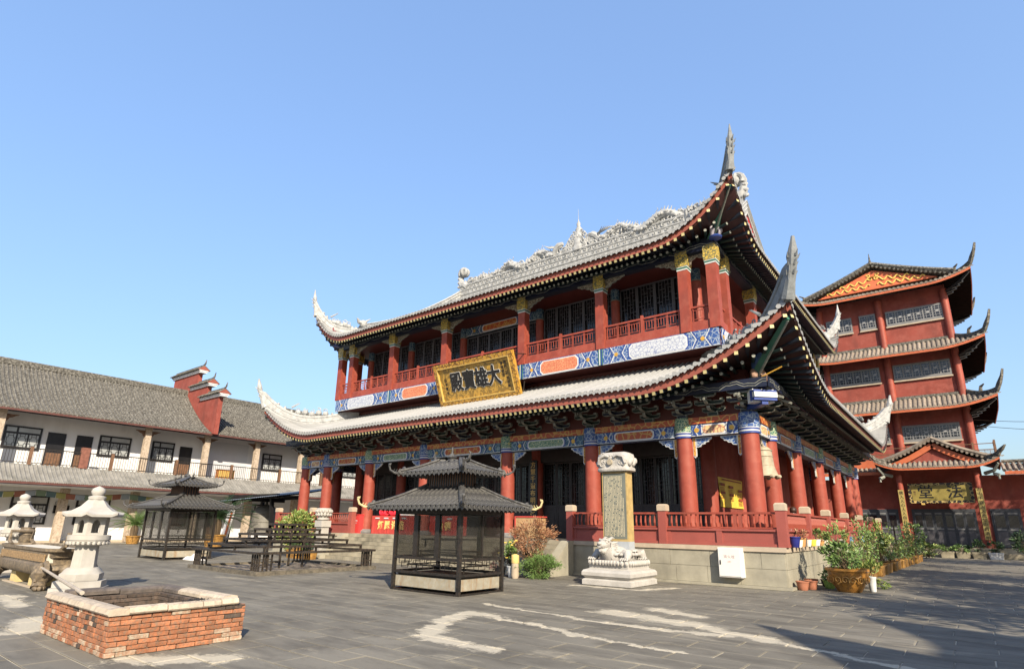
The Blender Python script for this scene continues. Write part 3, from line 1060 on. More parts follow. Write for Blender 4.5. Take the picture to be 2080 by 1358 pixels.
# ---- balcony: slab edge panels, skirt, floor
UX0, UX1, UY0, UY1 = CX - 11.35, CX + 11.35, 20.05, 38.55
UXS = [UX0] + XS[1:-1] + [UX1]
UYS = [UY0, 21.2, 24.9, 29.3, 33.7, 37.4, UY1]
mb = MB()
mb.box(UX0 - 0.1, UX1 + 0.1, UY0 - 0.1, UY1 + 0.1, 8.02, 8.66)
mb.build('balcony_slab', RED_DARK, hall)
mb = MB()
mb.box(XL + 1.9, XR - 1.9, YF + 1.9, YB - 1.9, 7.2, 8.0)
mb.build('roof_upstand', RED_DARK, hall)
uc = [FILI_LATTICE, FILI_LATTICE, FILI_PALE, FILI_PALE, FILI_PALE, FILI_LATTICE, FILI_LATTICE]
PANX = [UX0 - 0.1, XS[2] - 0.0, XS[3], XS[4], XS[5], UX1 + 0.1]
PANC = [FILI_LATTICE, FILI_PALE, FILI_ORANGE, FILI_PALE, FILI_LATTICE]
for i in range(5):
    painted_beam((PANX[i] + (0.1 if i else 0), UY0 - 0.13), (PANX[i + 1] - (0.1 if i < 4 else 0), UY0 - 0.13), 8.0, 8.68, 0.06, PANC[i], 1, 1, 'balcony_panel', FILI_BLUE)
for i in range(6):
    painted_beam((UX1 + 0.13, UYS[i] + (0.1 if i else 0)), (UX1 + 0.13, UYS[i + 1] - 0.1), 8.0, 8.68, 0.06, FILI_LATTICE, 1, 1, 'balcony_panel', FILI_BLUE)
for x in PANX[1:-1]:
    b = MB(); b.box(x - 0.1, x + 0.1, UY0 - 0.18, UY0 - 0.1, 8.0, 8.68, 0); b.box(x - 0.06, x - 0.02, UY0 - 0.186, UY0 - 0.1, 8.0, 8.68, 1); b.box(x + 0.02, x + 0.07, UY0 - 0.186, UY0 - 0.1, 8.0, 8.68, 2)
    b.build('panel_post', [GREEN, WHITE, BLUE], hall)
mb = MB()
mb.box(UX0 - 0.12, UX1 + 0.12, UY0 - 0.12, UY0 + 0.1, 8.68, 9.02)
for x in (UX0, UX1): mb.box(x - 0.12, x + 0.12, UY0 + 0.1, UY1 + 0.1, 8.68, 9.02)
mb.build('balcony_skirt', RED, hall)
mb = MB()
mb.box(UX0, UX1, UY0, UY1, 8.8, 8.9)
mb.build('balcony_floor', RED_DARK, hall)
# ---- upper square columns
b = MB(); b.box(-0.19, 0.19, -0.19, 0.19, 8.69, 11.2)
SQC = b.mesh('square_column', RED)
b = MB()
b.box(-0.205, 0.205, -0.205, 0.205, 11.2, 11.26, 2); b.box(-0.215, 0.215, -0.215, 0.215, 11.261, 11.32, 1); b.box(-0.22, 0.22, -0.22, 0.22, 11.321, 11.355, 2)
b.prism([(-0.2, 0), (0.2, 0), (0.25, 0.12), (0.235, 0.6), (-0.235, 0.6), (-0.25, 0.12)], (0, -0.235, 11.356), (1, 0, 0), (0, 0, 1), (0, 0.47, 0), 0)
SQCAP = b.mesh('gilded_capital', [GILT, GREEN, WHITE])
b = MB()
b.prism([(0, 0), (0.95, 0), (0.92, -0.06), (0.8, -0.08), (0.74, -0.15), (0.58, -0.15), (0.5, -0.23), (0.34, -0.24), (0.26, -0.36), (0, -0.42)], (0, -0.03, 0), (1, 0, 0), (0, 0, 1), (0, 0.06, 0), 0)
b.prism([(0.03, -0.02), (0.88, -0.02), (0.78, -0.055), (0.72, -0.125), (0.56, -0.125), (0.48, -0.205), (0.32, -0.215), (0.24, -0.33), (0.03, -0.39)], (0, -0.036, 0), (1, 0, 0), (0, 0, 1), (0, 0.072, 0), 1)
UW = {(1, 0): b.mesh('beam_wing', [RAFTER_END_DULL, FILI('brown scroll carving', (0.10, 0.075, 0.06), (0.30, 0.28, 0.22), 10, 0.06)])}
for k, rot in (((-1, 0), PI), ((0, 1), PI / 2), ((0, -1), -PI / 2)):
    m2 = UW[(1, 0)].copy(); m2.transform(Matrix.Rotation(rot, 4, 'Z')); m2.name = 'beam_wing'
    UW[k] = m2


def sq_col(x, y, wings):
    o = link('square_column', SQC, hall, (x, y, 0))
    link('gilded_capital', SQCAP, o, (x, y, 0))
    for w in wings:
        ob = link('beam_wing', UW[w], o, (x + w[0] * 0.2, y + w[1] * 0.2, 11.78))


for i, x in enumerate(UXS):
    ww = []
    if i not in (0, 6, 7): ww.append((1, 0))
    if i not in (0, 1, 7): ww.append((-1, 0))
    sq_col(x, UY0, ww)
for y in UYS[1:]:
    sq_col(UX1, y, [(0, 1)] if y in UYS[1:5] else [])
    sq_col(UX0, y, [])
for x in UXS[1:-1]: sq_col(x, UY1, [])
# small arched wings between the paired corner columns
for x0, x1 in ((UXS[0], UXS[1]), (UXS[6], UXS[7])):
    b = MB()
    xa, xb = x0 + 0.22, x1 - 0.22
    w = xb - xa
    poly = [(0, 0), (w, 0), (w, -0.42), (w * 0.88, -0.36), (w * 0.82, -0.2), (w * 0.62, -0.15), (w * 0.5, -0.09), (w * 0.38, -0.15), (w * 0.18, -0.2), (w * 0.12, -0.36), (0, -0.42)]
    b.prism(poly, (xa, UY0 - 0.03, 11.78), (1, 0, 0), (0, 0, 1), (0, 0.06, 0))
    b.build('arched_wing', UW[(1, 0)].materials[1], hall)
mb = MB()
for y in (UY0, UY1): mb.box(UX0 - 0.2, UX1 + 0.2, y - 0.16, y + 0.16, 11.79, 12.3)
for x in (UX0, UX1): mb.box(x - 0.16, x + 0.16, UY0 + 0.16, UY1 - 0.16, 11.79, 12.3)
mb.build('upper_beam', EAVE_DARK, hall)
wave_board((UX0 - 0.2, UY0 - 0.2, 0), (UX1 + 0.2, UY0 - 0.2, 0), 11.80, 0.36, BR_DARK[0], hall, 1.3, amp=0.05)
wave_board((UX1 + 0.2, UY0 - 0.2, 0), (UX1 + 0.2, UY1 + 0.2, 0), 11.80, 0.36, BR_DARK[0], hall, 1.3, (1, 0, 0), amp=0.05)
mb = MB(); mb.box(UX0, UX1, UY0 + 0.17, UY1 - 0.17, 11.80, 11.84)
mb.build('balcony_ceiling', RED_DARK, hall)  # ceiling red taken darker to stand in for the gallery's shade
# ---- upper body
WY = 21.35
WX0, WX1 = UXS[1], UXS[6]
mb = MB()
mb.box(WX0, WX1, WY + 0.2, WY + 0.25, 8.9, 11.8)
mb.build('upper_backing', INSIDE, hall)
mb = MB()
mb.box(WX1 - 0.07, WX1 + 0.05, WY + 0.2, 37.3, 8.9, 11.8); mb.box(WX0 - 0.05, WX0 + 0.07, WY + 0.2, 37.3, 8.9, 11.8); mb.box(WX0, WX1, 37.2, 37.3, 8.9, 11.8)
mb.build('upper_side_wall', RED_WALL, hall)
b = MB(); b.lathe([(0.2, 0), (0.19, 2.35)], (0, 0, 8.9), 16, 0)
b.lathe([(0.20, 11.27), (0.20, 11.31)], (0, 0, 0), 16, 1); b.lathe([(0.19, 11.312), (0.19, 11.8)], (0, 0, 0), 16, 2)
UIN = b.mesh('inner_column', [RED, RAFTER_END_DULL, FILI_TEAL], smooth=True)
for x in XS[1:-1]: link('inner_column', UIN, hall, (x, WY, 0))
for y in (24.9, 29.3, 33.7): link('inner_column', UIN, hall, (WX1, y, 0))
for i in range(1, 6):
    x0, x1 = XS[i] + 0.2, XS[i + 1] - 0.2
    door_row(x0, x1, WY + 0.08, 8.91, 11.28 if i == 3 else 11.76, 6 if i == 3 else (5 if i in (2, 4) else 4), UPWOOD, 0.27)
    if i == 3: painted_beam((x0, WY), (x1, WY), 11.33, 11.78, 0.12, FILI_ORANGE, 0, 1, 'lintel_panel', FILI_TEAL)
# ---- balcony railing
def balcony_rail(p, q, mid=True):
    p, q = V(p), V(q)
    d = q - p; L = d.length; u = d.normalized()
    c = lambda a, z: p + u * a + V((0, 0, z))
    b = MB()
    b.bar(c(0, 9.66), c(L, 9.66), 0.08, 0.07)
    b.bar(c(0, 9.06), c(L, 9.06), 0.08, 0.06)
    rail = b.build('balcony_rail', RED, hall)
    posts = [0.0, L] if not mid else [0.0, L / 2, L]
    if mid:
        b = MB(); b.bar(c(L / 2, 9.03), c(L / 2, 9.80), 0.10, 0.10, up=u); b.build('rail_post', RED, rail)
    for a0, a1 in zip(posts[:-1], posts[1:]):
        w = a1 - a0
        k = max(1, round(w / 0.62))
        for i in range(k):
            x0 = a0 + 0.07 + (w - 0.14) * i / k; x1 = a0 + 0.07 + (w - 0.14) * (i + 1) / k - 0.05
            b = MB()
            for a in (x0, x1): b.bar(c(a, 9.09), c(a, 9.625), 0.03, 0.03, up=u)
            for z in (9.18, 9.53): b.bar(c(x0, z), c(x1, z), 0.026, 0.026)
            for j in range(1, 4):
                a = x0 + (x1 - x0) * j / 4
                b.bar(c(a, 9.18 + (0.08 if j == 2 else 0)), c(a, 9.53), 0.022, 0.022, up=u)
            b.build('rail_panel', RED, rail)


for a, b_ in zip(UXS[:-1], UXS[1:]): balcony_rail((a + 0.19, UY0, 0), (b_ - 0.19, UY0, 0), b_ - a > 1.5)
for a, b_ in zip(UYS[:-1], UYS[1:]): balcony_rail((UX1, a + 0.19, 0), (UX1, b_ - 0.19, 0), b_ - a > 1.5)
for a, b_ in zip(UYS[:-1], UYS[1:]): balcony_rail((UX0, a + 0.19, 0), (UX0, b_ - 0.19, 0), b_ - a > 1.5)

# ---- upper roof, hipped below and gabled above
def zup(e):
    s = e / 10.6
    return 12.18 + 6.0 * (0.56 * s + 0.44 * s * s)


GI = 2.25
RU = roof(UX0 - 1.36, UX1 + 1.36, UY0 - 1.36, UY1 + 1.36, zup, (UY1 - UY0) / 2 + 1.36, 1.88, 3.3, 2.25, 2.6, GI + 0.25, GI)
LU = r_len(RU, 'F')
up_roof = build_roof(RU, 0.235, 0.078, '', 'upper_roof', raf={'F': (LU - 11.0, 1e9), 'R': (0, 4.0)}, D_soffit=1.9)
horn_up = [(-0.03, 14.0, 0.17), (0.02, 14.3, 0.13), (0.06, 14.58, 0.10), (0.085, 14.82, 0.105), (0.11, 15.05, 0.13), (0.125, 15.28, 0.10), (0.14, 15.5, 0.055), (0.15, 15.75, 0.02)]
spike_up = [(0.05, 14.2), (0.1, 14.6), (0.12, 14.85), (0.05, 14.95), (0.0, 14.95)]
for c in ('FR', 'FL', 'BR', 'BL'): corner_set(RU, c, up_roof, spike_up, 0.22, 0.46, horn_up, 1.36, 12.1)
RY = (RU['y0'] + RU['y1']) / 2
RX0, RX1 = RU['x0'] + GI, RU['x1'] - GI
ZR = zup(RU['D'])
# gables
for gx, sg in ((RX0, -1), (RX1, 1)):
    b = MB()
    n = 12
    ys = [GI + (RU['D'] - GI) * i / n for i in range(n + 1)]
    lo = [(RU['y0'] + e, zup(e) - 0.15) for e in ys]
    poly = lo + [(2 * RY - y, z) for y, z in lo[::-1][1:]]
    b.prism(poly, (gx - sg * 0.35, 0, 0), (0, 1, 0), (0, 0, 1), (-sg * 0.15, 0, 0))
    gab = b.build('gable_wall', RED_WALL, up_roof)
    b = MB()
    for pts in (lo, [(2 * RY - y, z) for y, z in lo]):
        for (y0, z0), (y1, z1) in zip(pts[:-1], pts[1:]):
            b.bar((gx + sg * 0.06, y0, z0 - 0.30), (gx + sg * 0.06, y1, z1 - 0.30), 0.05, 0.62)
    b.build('barge_board', MAT('bright red barge board', (0.42, 0.03, 0.03), 0.5, 0.1, 2), gab)
    b = MB()
    for pts in (lo, [(2 * RY - y, z) for y, z in lo]):
        b.tube([(gx + sg * 0.1, y, z - 0.62) for y, z in pts], 0.04, 5)
        b.tube([(gx + sg * 0.1, y, z + 0.06) for y, z in pts], 0.07, 6)
    b.build('barge_trim', CARVE, gab)
    for sy in (1, -1):           # descending ridges
        b = MB()
        pts = [(RU['y0'] + e, zup(e)) for e in [GI - 0.3 + (RU['D'] - GI + 0.3) * i / 14 for i in range(15)]]
        if sy < 0: pts = [(2 * RY - y, z) for y, z in pts]
        poly = [(y, z - 0.05) for y, z in pts] + [(y, z + 0.62) for y, z in pts[::-1]]
        b.prism(poly, (gx - 0.13, 0, 0), (0, 1, 0), (0, 0, 1), (0.26, 0, 0))
        for k in (0.2, 0.45, 0.66):
            for sd in (-1, 1): b.tube([(gx + sd * 0.14, y, z + k) for y, z in pts], 0.04, 5)
        y, z = pts[0]
        b.ball((gx, y, z + 0.7), 0.22, 0.26, 0.26, 8, 6)
        b.tube([(gx, y, z + 0.7), (gx, y - 0.35 * sy, z + 0.75), (gx, y - 0.5 * sy, z + 0.95)], [0.18, 0.13, 0.05], 7)
        for k in range(4): b.tube([(gx + 0.08 * (k - 1.5), y + 0.05 * sy, z + 0.8), (gx + 0.14 * (k - 1.5), y + 0.35 * sy, z + 1.1)], [0.06, 0.015], 5)
        b.build('descending_ridge', CARVE, up_roof, 35)
# main ridge with its carvings
b = MB()
b.box(RX0, RX1, RY - 0.2, RY + 0.2, ZR - 0.5, ZR + 0.85)
for z, r in ((ZR + 0.12, 0.06), (ZR + 0.46, 0.05), (ZR + 0.85, 0.08)):
    for sd in (-1, 1): b.tube([(RX0, RY + sd * 0.2, z), (RX1, RY + sd * 0.2, z)], r, 6)
ridge = b.build('main_ridge', CARVE, up_roof, 35)
b = MB()
x = RX0 + 0.4
while x < RX1 - 0.3:
    for sd in (-1, 1):
        b.curl((x, RY + sd * 0.22, ZR + 0.66), (1, 0, 0), (0, 0, 1), 0.15, 0.04, 1.3, seg=9, a0=rnd.uniform(0, 6))
        b.curl((x + 0.2, RY + sd * 0.22, ZR + 0.28), (1, 0, 0), (0, 0, 1), 0.12, 0.035, 1.2, seg=8, a0=rnd.uniform(0, 6))
    for k in range(5):
        xx = x + rnd.uniform(0, 0.36)
        q = V((xx, RY + rnd.uniform(-0.2, 0.1), ZR + 0.95 + rnd.uniform(0, 0.25)))
        b.tube([q, q + V((rnd.uniform(-0.2, 0.2), 0, rnd.uniform(0.12, 0.38)))], [0.06, 0.012], 5)
        xx = x + rnd.uniform(0, 0.36)
        b.curl((xx, RY + rnd.uniform(-0.1, 0.1), ZR + 0.98 + rnd.uniform(0, 0.30)), (1, 0, 0), (0, 0, 1), rnd.uniform(0.16, 0.27), 0.07, 1.3, seg=9, a0=rnd.uniform(0, 6))
    x += 0.38
tag(b.build('cloud_carving', CARVE, ridge, 35), kind='stuff')


def dragon(x0, x1, head_dir):
    """dragon along the ridge: arching body, mane, horns, whiskers"""
    b = MB()
    n = 40
    pts, rs = [], []
    for i in range(n + 1):
        f = i / n
        x = x0 + (x1 - x0) * f
        pts.append((x, RY + 0.10 * math.sin(f * 9), ZR + 1.08 + 0.30 * math.sin(f * 2 * PI * 2.6 + 0.6) + 0.30 * f * f))
        rs.append(0.09 + 0.19 * min(1, f * 2.0))
    b.tube(pts, rs, 9)
    for i in range(2, n, 1):
        p = V(pts[i])
        b.tube([p + V((0, 0, rs[i] * 0.8)), p + V((-head_dir * 0.14, rnd.uniform(-0.1, 0.1), rs[i] + rnd.uniform(0.1, 0.26)))], [0.07, 0.012], 5)
        b.ball(p + V((rnd.uniform(-0.1, 0.1), -rs[i] * 0.9, rnd.uniform(-0.12, 0.12))), rs[i] * 0.45, rs[i] * 0.4, rs[i] * 0.4, 6, 4)
    h = V(pts[-1])
    b.tube([h, h + V((head_dir * 0.25, -0.05, 0.38)), h + V((head_dir * 0.5, -0.1, 0.55)), h + V((head_dir * 0.8, -0.12, 0.60))], [0.22, 0.24, 0.23, 0.13], 8)
    b.tube([h + V((head_dir * 0.45, -0.1, 0.40)), h + V((head_dir * 0.75, -0.12, 0.36))], [0.14, 0.06], 7)
    for k in range(7):
        a = 0.25 * (k - 3)
        b.tube([h + V((head_dir * 0.3, -0.05, 0.5)), h + V((-head_dir * (0.15 + 0.06 * k), a * 0.5, 0.45 + 0.09 * k)), h + V((-head_dir * (0.45 + 0.05 * k), a * 0.8, 0.62 + 0.08 * k))], [0.07, 0.05, 0.01], 5)
    for k in range(5):
        i = 6 + k * 7
        p = V(pts[i])
        b.tube([p, p + V((head_dir * 0.2, -0.25, -0.2)), p + V((head_dir * 0.35, -0.3, -0.32))], [0.09, 0.07, 0.03], 6)
        b.tube([p + V((0, 0, 0.2)), p + V((-0.05, 0, 0.42)), p + V((0.08, 0, 0.52)), p + V((0, 0, 0.66))], [0.03, 0.025, 0.025, 0.012], 5)
    b.build('ridge_dragon', CARVE, ridge, 40)


xm = (RX0 + RX1) / 2
dragon(RX0 + 1.6, xm - 2.0, 1)
dragon(RX1 - 1.0, xm + 1.6, -1)
b = MB()      # central finial
b.lathe([(0.55, 0), (0.6, 0.25), (0.42, 0.45), (0.5, 0.75), (0.34, 1.0), (0.38, 1.2), (0.22, 1.4), (0.25, 1.6), (0.12, 1.8), (0.15, 2.0), (0.05, 2.2), (0.02, 2.35)], (xm, RY, ZR + 0.8), 10, sy=0.6)
for sd in (-1, 1):
    for k in range(8):
        f = k / 8
        b.curl((xm + sd * (1.15 - 1.0 * f), RY - 0.12, ZR + 0.95 + 1.35 * f), (sd, 0, 0), (0, 0, 1), 0.26 - 0.14 * f, 0.085 - 0.04 * f, 1.3, seg=10, a0=k)
        b.curl((xm + sd * (0.62 - 0.55 * f), RY - 0.2, ZR + 0.95 + 1.0 * f), (sd, 0, 0), (0, 0, 1), 0.2 - 0.08 * f, 0.07, 1.2, seg=9, a0=k + 2)
b.tube([(xm, RY, ZR + 3.0), (xm, RY, ZR + 3.9)], [0.02, 0.008], 5)
b.build('ridge_finial', CARVE, ridge, 40)
for gx, sg in ((RX0, 1), (RX1, -1)):        # curled tail ornaments at the ridge ends
    b = MB()
    b.tube([(gx + sg * 0.7, RY, ZR + 0.7), (gx + sg * 0.45, RY, ZR + 0.95), (gx + sg * 0.15, RY, ZR + 1.0), (gx, RY, ZR + 1.25), (gx - sg * 0.06, RY, ZR + 1.6), (gx + sg * 0.05, RY, ZR + 1.9)], [0.3, 0.34, 0.32, 0.27, 0.2, 0.16], 9)
    for dy in (-0.12, 0.12):
        b.curl((gx + sg * 0.28, RY + dy, ZR + 2.0), (-sg, 0, 0), (0, 0, 1), 0.40, 0.17, 1.35, n=8, seg=16, a0=-0.6)
    b.curl((gx + sg * 0.28, RY, ZR + 2.0), (0, 1, 0), (0, 0, 1), 0.44, 0.13, 1.3, n=8, seg=16, a0=0.5)
    b.ball((gx + sg * 0.28, RY, ZR + 2.0), 0.3, 0.28, 0.36, 8, 6)
    for k in range(6): b.ball((gx - sg * 0.15, RY + 0.16 * (k % 2 * 2 - 1), ZR + 0.9 + 0.17 * k), 0.13, 0.1, 0.12, 6, 5)
    b.build('ridge_tail', CARVE, ridge, 40)
# carved figures holding up the corner beams
def bearer(c, z, sx, sy, mats, h=1.15):
    b = MB()
    d = V((sx, sy, 0)).normalized(); n = V((-d.y, d.x, 0))
    o = V(c) + V((0, 0, z))
    k = h / 1.15
    P = lambda a, s, zz: o + d * a * k + n * s * k + V((0, 0, zz * k))
    b.tube([P(0, 0, 0.35), P(0.06, 0, 0.55), P(0.16, 0, 0.78), P(0.22, 0, 0.92)], [0.13 * k, 0.17 * k, 0.18 * k, 0.08 * k], 9, 0)
    b.ball(P(0.27, 0, 1.03), 0.10 * k, 0.10 * k, 0.12 * k, 9, 7, 1)
    for s in (-1, 1):
        b.tube([P(0.0, s * 0.09, 0.4), P(0.12, s * 0.16, 0.2), P(0.02, s * 0.13, 0.0)], [0.11 * k, 0.09 * k, 0.06 * k], 7, 2)
        b.tube([P(0.18, s * 0.15, 0.84), P(0.30, s * 0.26, 0.88), P(0.34, s * 0.14, 1.10)], [0.07 * k, 0.055 * k, 0.04 * k], 7, 0)
    b.lathe([(0.22, 0), (0.25, 0.05), (0.2, 0.1)], P(0.02, 0, -0.08), 8, 3)
    b.build('corner_figure', mats, hall, 50)


FIG = [MAT('maroon painted robe', (0.20, 0.05, 0.06), 0.5, 0.4, 9, 0.3, 20), MAT('pale painted skin', (0.5, 0.33, 0.24), 0.5, 0.1, 5), MAT('grey painted leggings', (0.34, 0.32, 0.36), 0.5, 0.4, 9), BLUE]
FIGB = [MAT('blue painted robe', (0.04, 0.09, 0.22), 0.5, 0.5, 9, 0.4, 18), FIG[1], MAT('brown painted cloth', (0.22, 0.14, 0.10), 0.5, 0.4, 9), BLUE]
bearer((UX1 + 0.30, UY0 - 0.30, 0), 12.15, 1, -1, FIG)
bearer((UX0 - 0.30, UY0 - 0.30, 0), 12.15, -1, -1, FIG)
bearer((XR + 0.55, YF - 0.55, 0), 6.0, 1, -1, FIGB, 1.3)
bearer((XL - 0.55, YF - 0.55, 0), 6.0, -1, -1, FIGB, 1.3)
b = MB()
b.bar((XR + 0.35, YF - 0.85, 5.62), (XR + 0.85, YF - 0.35, 5.62), 0.32, 0.42, 0); b.bar((XR + 0.44, YF - 0.97, 5.62), (XR + 0.97, YF - 0.44, 5.62), 0.24, 0.32, 1); b.bar((XR + 0.5, YF - 1.03, 5.63), (XR + 1.03, YF - 0.5, 5.63), 0.14, 0.16, 0)
b.bar((XR + 0.1, YF - 0.1, 5.42), (XR + 0.75, YF - 0.75, 5.42), 0.2, 0.16, 1)
b.tube([(XR + 0.45, YF - 0.75, 6.1), (XR + 1.3, YF - 0.55, 6.5)], [0.02, 0.02], 5, 2)
b.build('corner_bracket', [WHITE, BLUE, GOLD], hall)
# ================================================================ the white dormitory wing on the left
wing_b = thing('dormitory_building', 'long white two-storey wing with balcony and old grey tiled roofs', 'building', (-50.4, 22, 0))
XW = -50.4
LY0, LY1 = 1.0, 46.0
mb = MB(); mb.box(XW - 7.0, XW, LY0, LY1, 0, 8.6)
mb.build('wall', PAINT_WHITE, wing_b)
mb = MB(); mb.box(XW, -48.75, LY0, LY1, 4.86, 5.02)
mb.build('balcony_floor', STEP, wing_b)
mb = MB(); mb.box(XW, -49.4, LY0, LY1, 0, 0.14)
mb.build('kerb', STONE_CAP, wing_b)
b = MB(); b.box(-0.2, 0.2, -0.2, 0.2, 5.02, 8.45)
LCOL = b.mesh('column', COLSTONE)
b = MB(); b.box(-0.24, 0.24, -0.24, 0.24, 0, 4.3)
LCOL0 = b.mesh('ground_column', COLSTONE)
b = MB()
b.prism([(0, 0), (0.7, 0), (0.62, -0.06), (0.5, -0.1), (0.36, -0.2), (0.2, -0.26), (0.12, -0.42), (0, -0.5)], (-0.03, 0, 0), (0, 1, 0), (0, 0, 1), (0.06, 0, 0))
LBR = [b.mesh('column_bracket', WOOD)]
m2 = LBR[0].copy(); m2.transform(Matrix.Rotation(PI, 4, 'Z')); LBR.append(m2)
for y in (3.9, 8.4, 12.75, 17.1, 21.55, 25.9, 30.3, 34.7, 39.1, 43.5):
    if abs(y - 12.75) > 0.1:
        o = link('column', LCOL, wing_b, (-48.9, y, 0))
        link('column_bracket', LBR[0], o, (-48.9, y + 0.2, 8.2)); link('column_bracket', LBR[1], o, (-48.9, y - 0.2, 8.2))
    link('ground_column', LCOL0, wing_b, (-49.2, y, 0))


def wing_window(y0, y1, z0, z1):
    b = MB()
    b.box(XW, XW + 0.10, y0, y1, z0, z1)
    w = b.build('window', BLACK, wing_b)
    n = 3
    zt = z0 + (z1 - z0) * 0.68
    for i in range(n):
        a = y0 + 0.1 + (y1 - y0 - 0.2) * i / n + 0.05; c = y0 + 0.1 + (y1 - y0 - 0.2) * (i + 1) / n - 0.05
        b = MB(); b.box(XW + 0.10, XW + 0.108, a, c, z0 + 0.12, zt - 0.06); b.build('pane', WINDOW, w)
    for a, c in ((y0 + 0.12, y0 + (y1 - y0) * 0.31), (y0 + (y1 - y0) * 0.37, y1 - 0.12)):
        b = MB(); b.box(XW + 0.10, XW + 0.108, a, c, zt + 0.08, z1 - 0.12); b.build('pane', WINDOW, w)
    b = MB()
    for i in range(n):
        a = y0 + 0.1 + (y1 - y0 - 0.2) * i / n + 0.05; c = y0 + 0.1 + (y1 - y0 - 0.2) * (i + 1) / n - 0.05
        w_ = c - a; h = zt - z0 - 0.18
        for fy, fz0, fz1 in ((0.25, 0, 0.3), (0.75, 0, 0.3), (0.25, 0.7, 1), (0.75, 0.7, 1), (0.12, 0.3, 0.7), (0.88, 0.3, 0.7)):
            b.box(XW + 0.108, XW + 0.125, a + w_ * fy - 0.015, a + w_ * fy + 0.015, z0 + 0.12 + h * fz0, z0 + 0.12 + h * fz1)
        for fz, f0, f1 in ((0.3, 0, 0.25), (0.3, 0.75, 1), (0.7, 0, 0.25), (0.7, 0.75, 1), (0.85, 0.25, 0.75), (0.15, 0.25, 0.75)):
            b.box(XW + 0.108, XW + 0.125, a + w_ * f0, a + w_ * f1, z0 + 0.12 + h * fz - 0.015, z0 + 0.12 + h * fz + 0.015)
    b.build('lattice', BLACK, w)


def wing_door(y0, y1, z0, z1):
    b = MB(); b.box(XW, XW + 0.09, y0, y1, z0, z1)
    d = b.build('door', BLACK, wing_b)
    b = MB()
    b.box(XW + 0.09, XW + 0.10, y0 + 0.08, y1 - 0.08, z0 + 0.1, z0 + (z1 - z0) * 0.42)
    b.build('door_panel', WOOD, d)


for y0, y1 in ((4.2, 6.3), (8.95, 11.0), (14.45, 16.55), (18.05, 19.7), (27.3, 29.2), (31.0, 33.0), (36.0, 38.0)): wing_window(y0, y1, 6.12, 7.66)
for y0, y1 in ((6.8, 7.8), (11.35, 12.4), (13.05, 14.05), (20.15, 21.1), (33.5, 34.5)): wing_door(y0, y1, 5.02, 7.46)
for y0, y1 in ((5.6, 7.6), (10.2, 12.25), (13.85, 15.95), (19.5, 21.5), (26.5, 28.5)): wing_window(y0, y1, 1.2, 3.1)
for y0, y1 in ((8.2, 9.4), (23.0, 24.4)): wing_door(y0, y1, 0.14, 2.6)
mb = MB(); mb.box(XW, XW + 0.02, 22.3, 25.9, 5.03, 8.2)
mb.build('painted_alcove', GREY_WALL, wing_b)  # flat sheet; the shade of the recess is put into its grey
# balcony railing of thin bars
rail = MB()
rail.box(-48.72, -48.66, LY0, LY1, 6.06, 6.12); rail.box(-48.71, -48.67, LY0, LY1, 5.12, 5.16)
rail = rail.build('balcony_rail', IRON, wing_b)
b = MB()
y = LY0
while y < LY1:
    b.box(-48.70, -48.68, y, y + 0.02, 5.16, 6.06); y += 0.16
tag(b.build('rail_bars', IRON, rail), kind='stuff')
for y in (10.3, 15.0, 19.4, 23.8, 28.2, 32.5):
    b = MB(); b.box(-48.8, -48.6, y - 0.09, y + 0.09, 5.02, 6.2); b.build('rail_post', WOOD, rail)
b = MB(); b.box(-48.86, -48.56, 13.05, 13.55, 5.02, 6.45); b.build('brick_pier', MAT('red brown brick pier', (0.17, 0.07, 0.05), 0.85, 0.3, 5, 0.4, 12), wing_b)
# roofs
def slope_roof(x_e, z_e, x_r, z_r, y0, y1, sag, pitch, r, matl, parent, name, ne=12, soffit=0.16):
    """one curved slope facing +x, eave at x_e, running along y"""
    S = lambda f: V((x_e + (x_r - x_e) * f, 0, z_e + (z_r - z_e) * (f * (1 - sag) + sag * f * f)))
    b = MB()
    b.grid(lambda u, v: S(v) + V((0, y0 + (y1 - y0) * u, -0.02)), 8, ne)
    o = b.build(name, matl, parent, True)
    b = MB()
    b.grid(lambda u, v: S(v * 0.97) + V((0, y0 + (y1 - y0) * u, -soffit)), 2, ne)
    b.build('soffit', WOOD, o)
    b = MB(); b.box(x_e - 0.04, x_e + 0.02, y0, y1, z_e - soffit - 0.03, z_e - 0.05); b.build('fascia_board', MAT('dark maroon eave board', (0.09, 0.035, 0.03), 0.7, 0.2, 3), o)
    b = MB()
    n = int((y1 - y0) / pitch)
    prof = [(-1, -0.3), (-0.7, 0.6), (0, 1), (0.7, 0.6), (1, -0.3)]
    for i in range(n):
        y = y0 + (i + 0.5) * pitch
        base = len(b.v)
        k = ne * 2
        for j in range(k + 1):
            p = S(j / k)
            rr = r * (1.0 + 0.12 * (j % 2)) * rnd.uniform(0.95, 1.05)
            for u, w in prof: b.v.append((p.x, y + u * rr, p.z + w * rr))
        for j in range(k):
            for q in range(4):
                a = base + j * 5 + q
                b.f.append((a, a + 5, a + 6, a + 1)); b.m.append(0)
        p = S(0)
        n0 = len(b.v)
        for q in range(8): b.v.append((p.x + 0.03, y + math.cos(q * PI / 4) * r * 1.1, p.z + math.sin(q * PI / 4) * r * 1.1))
        b.f.append(tuple(n0 + q for q in range(8))); b.m.append(0)
        n0 = len(b.v)
        h = pitch / 2
        for u, w in ((-h * 0.55, 0), (0, -0.09), (h * 0.55, 0)): b.v.append((p.x + 0.01, y + h + u, p.z + w))
        b.f.append((n0, n0 + 1, n0 + 2)); b.m.append(0)
    tag(b.build('tile_rows', matl, o, True), kind='stuff')
    return o


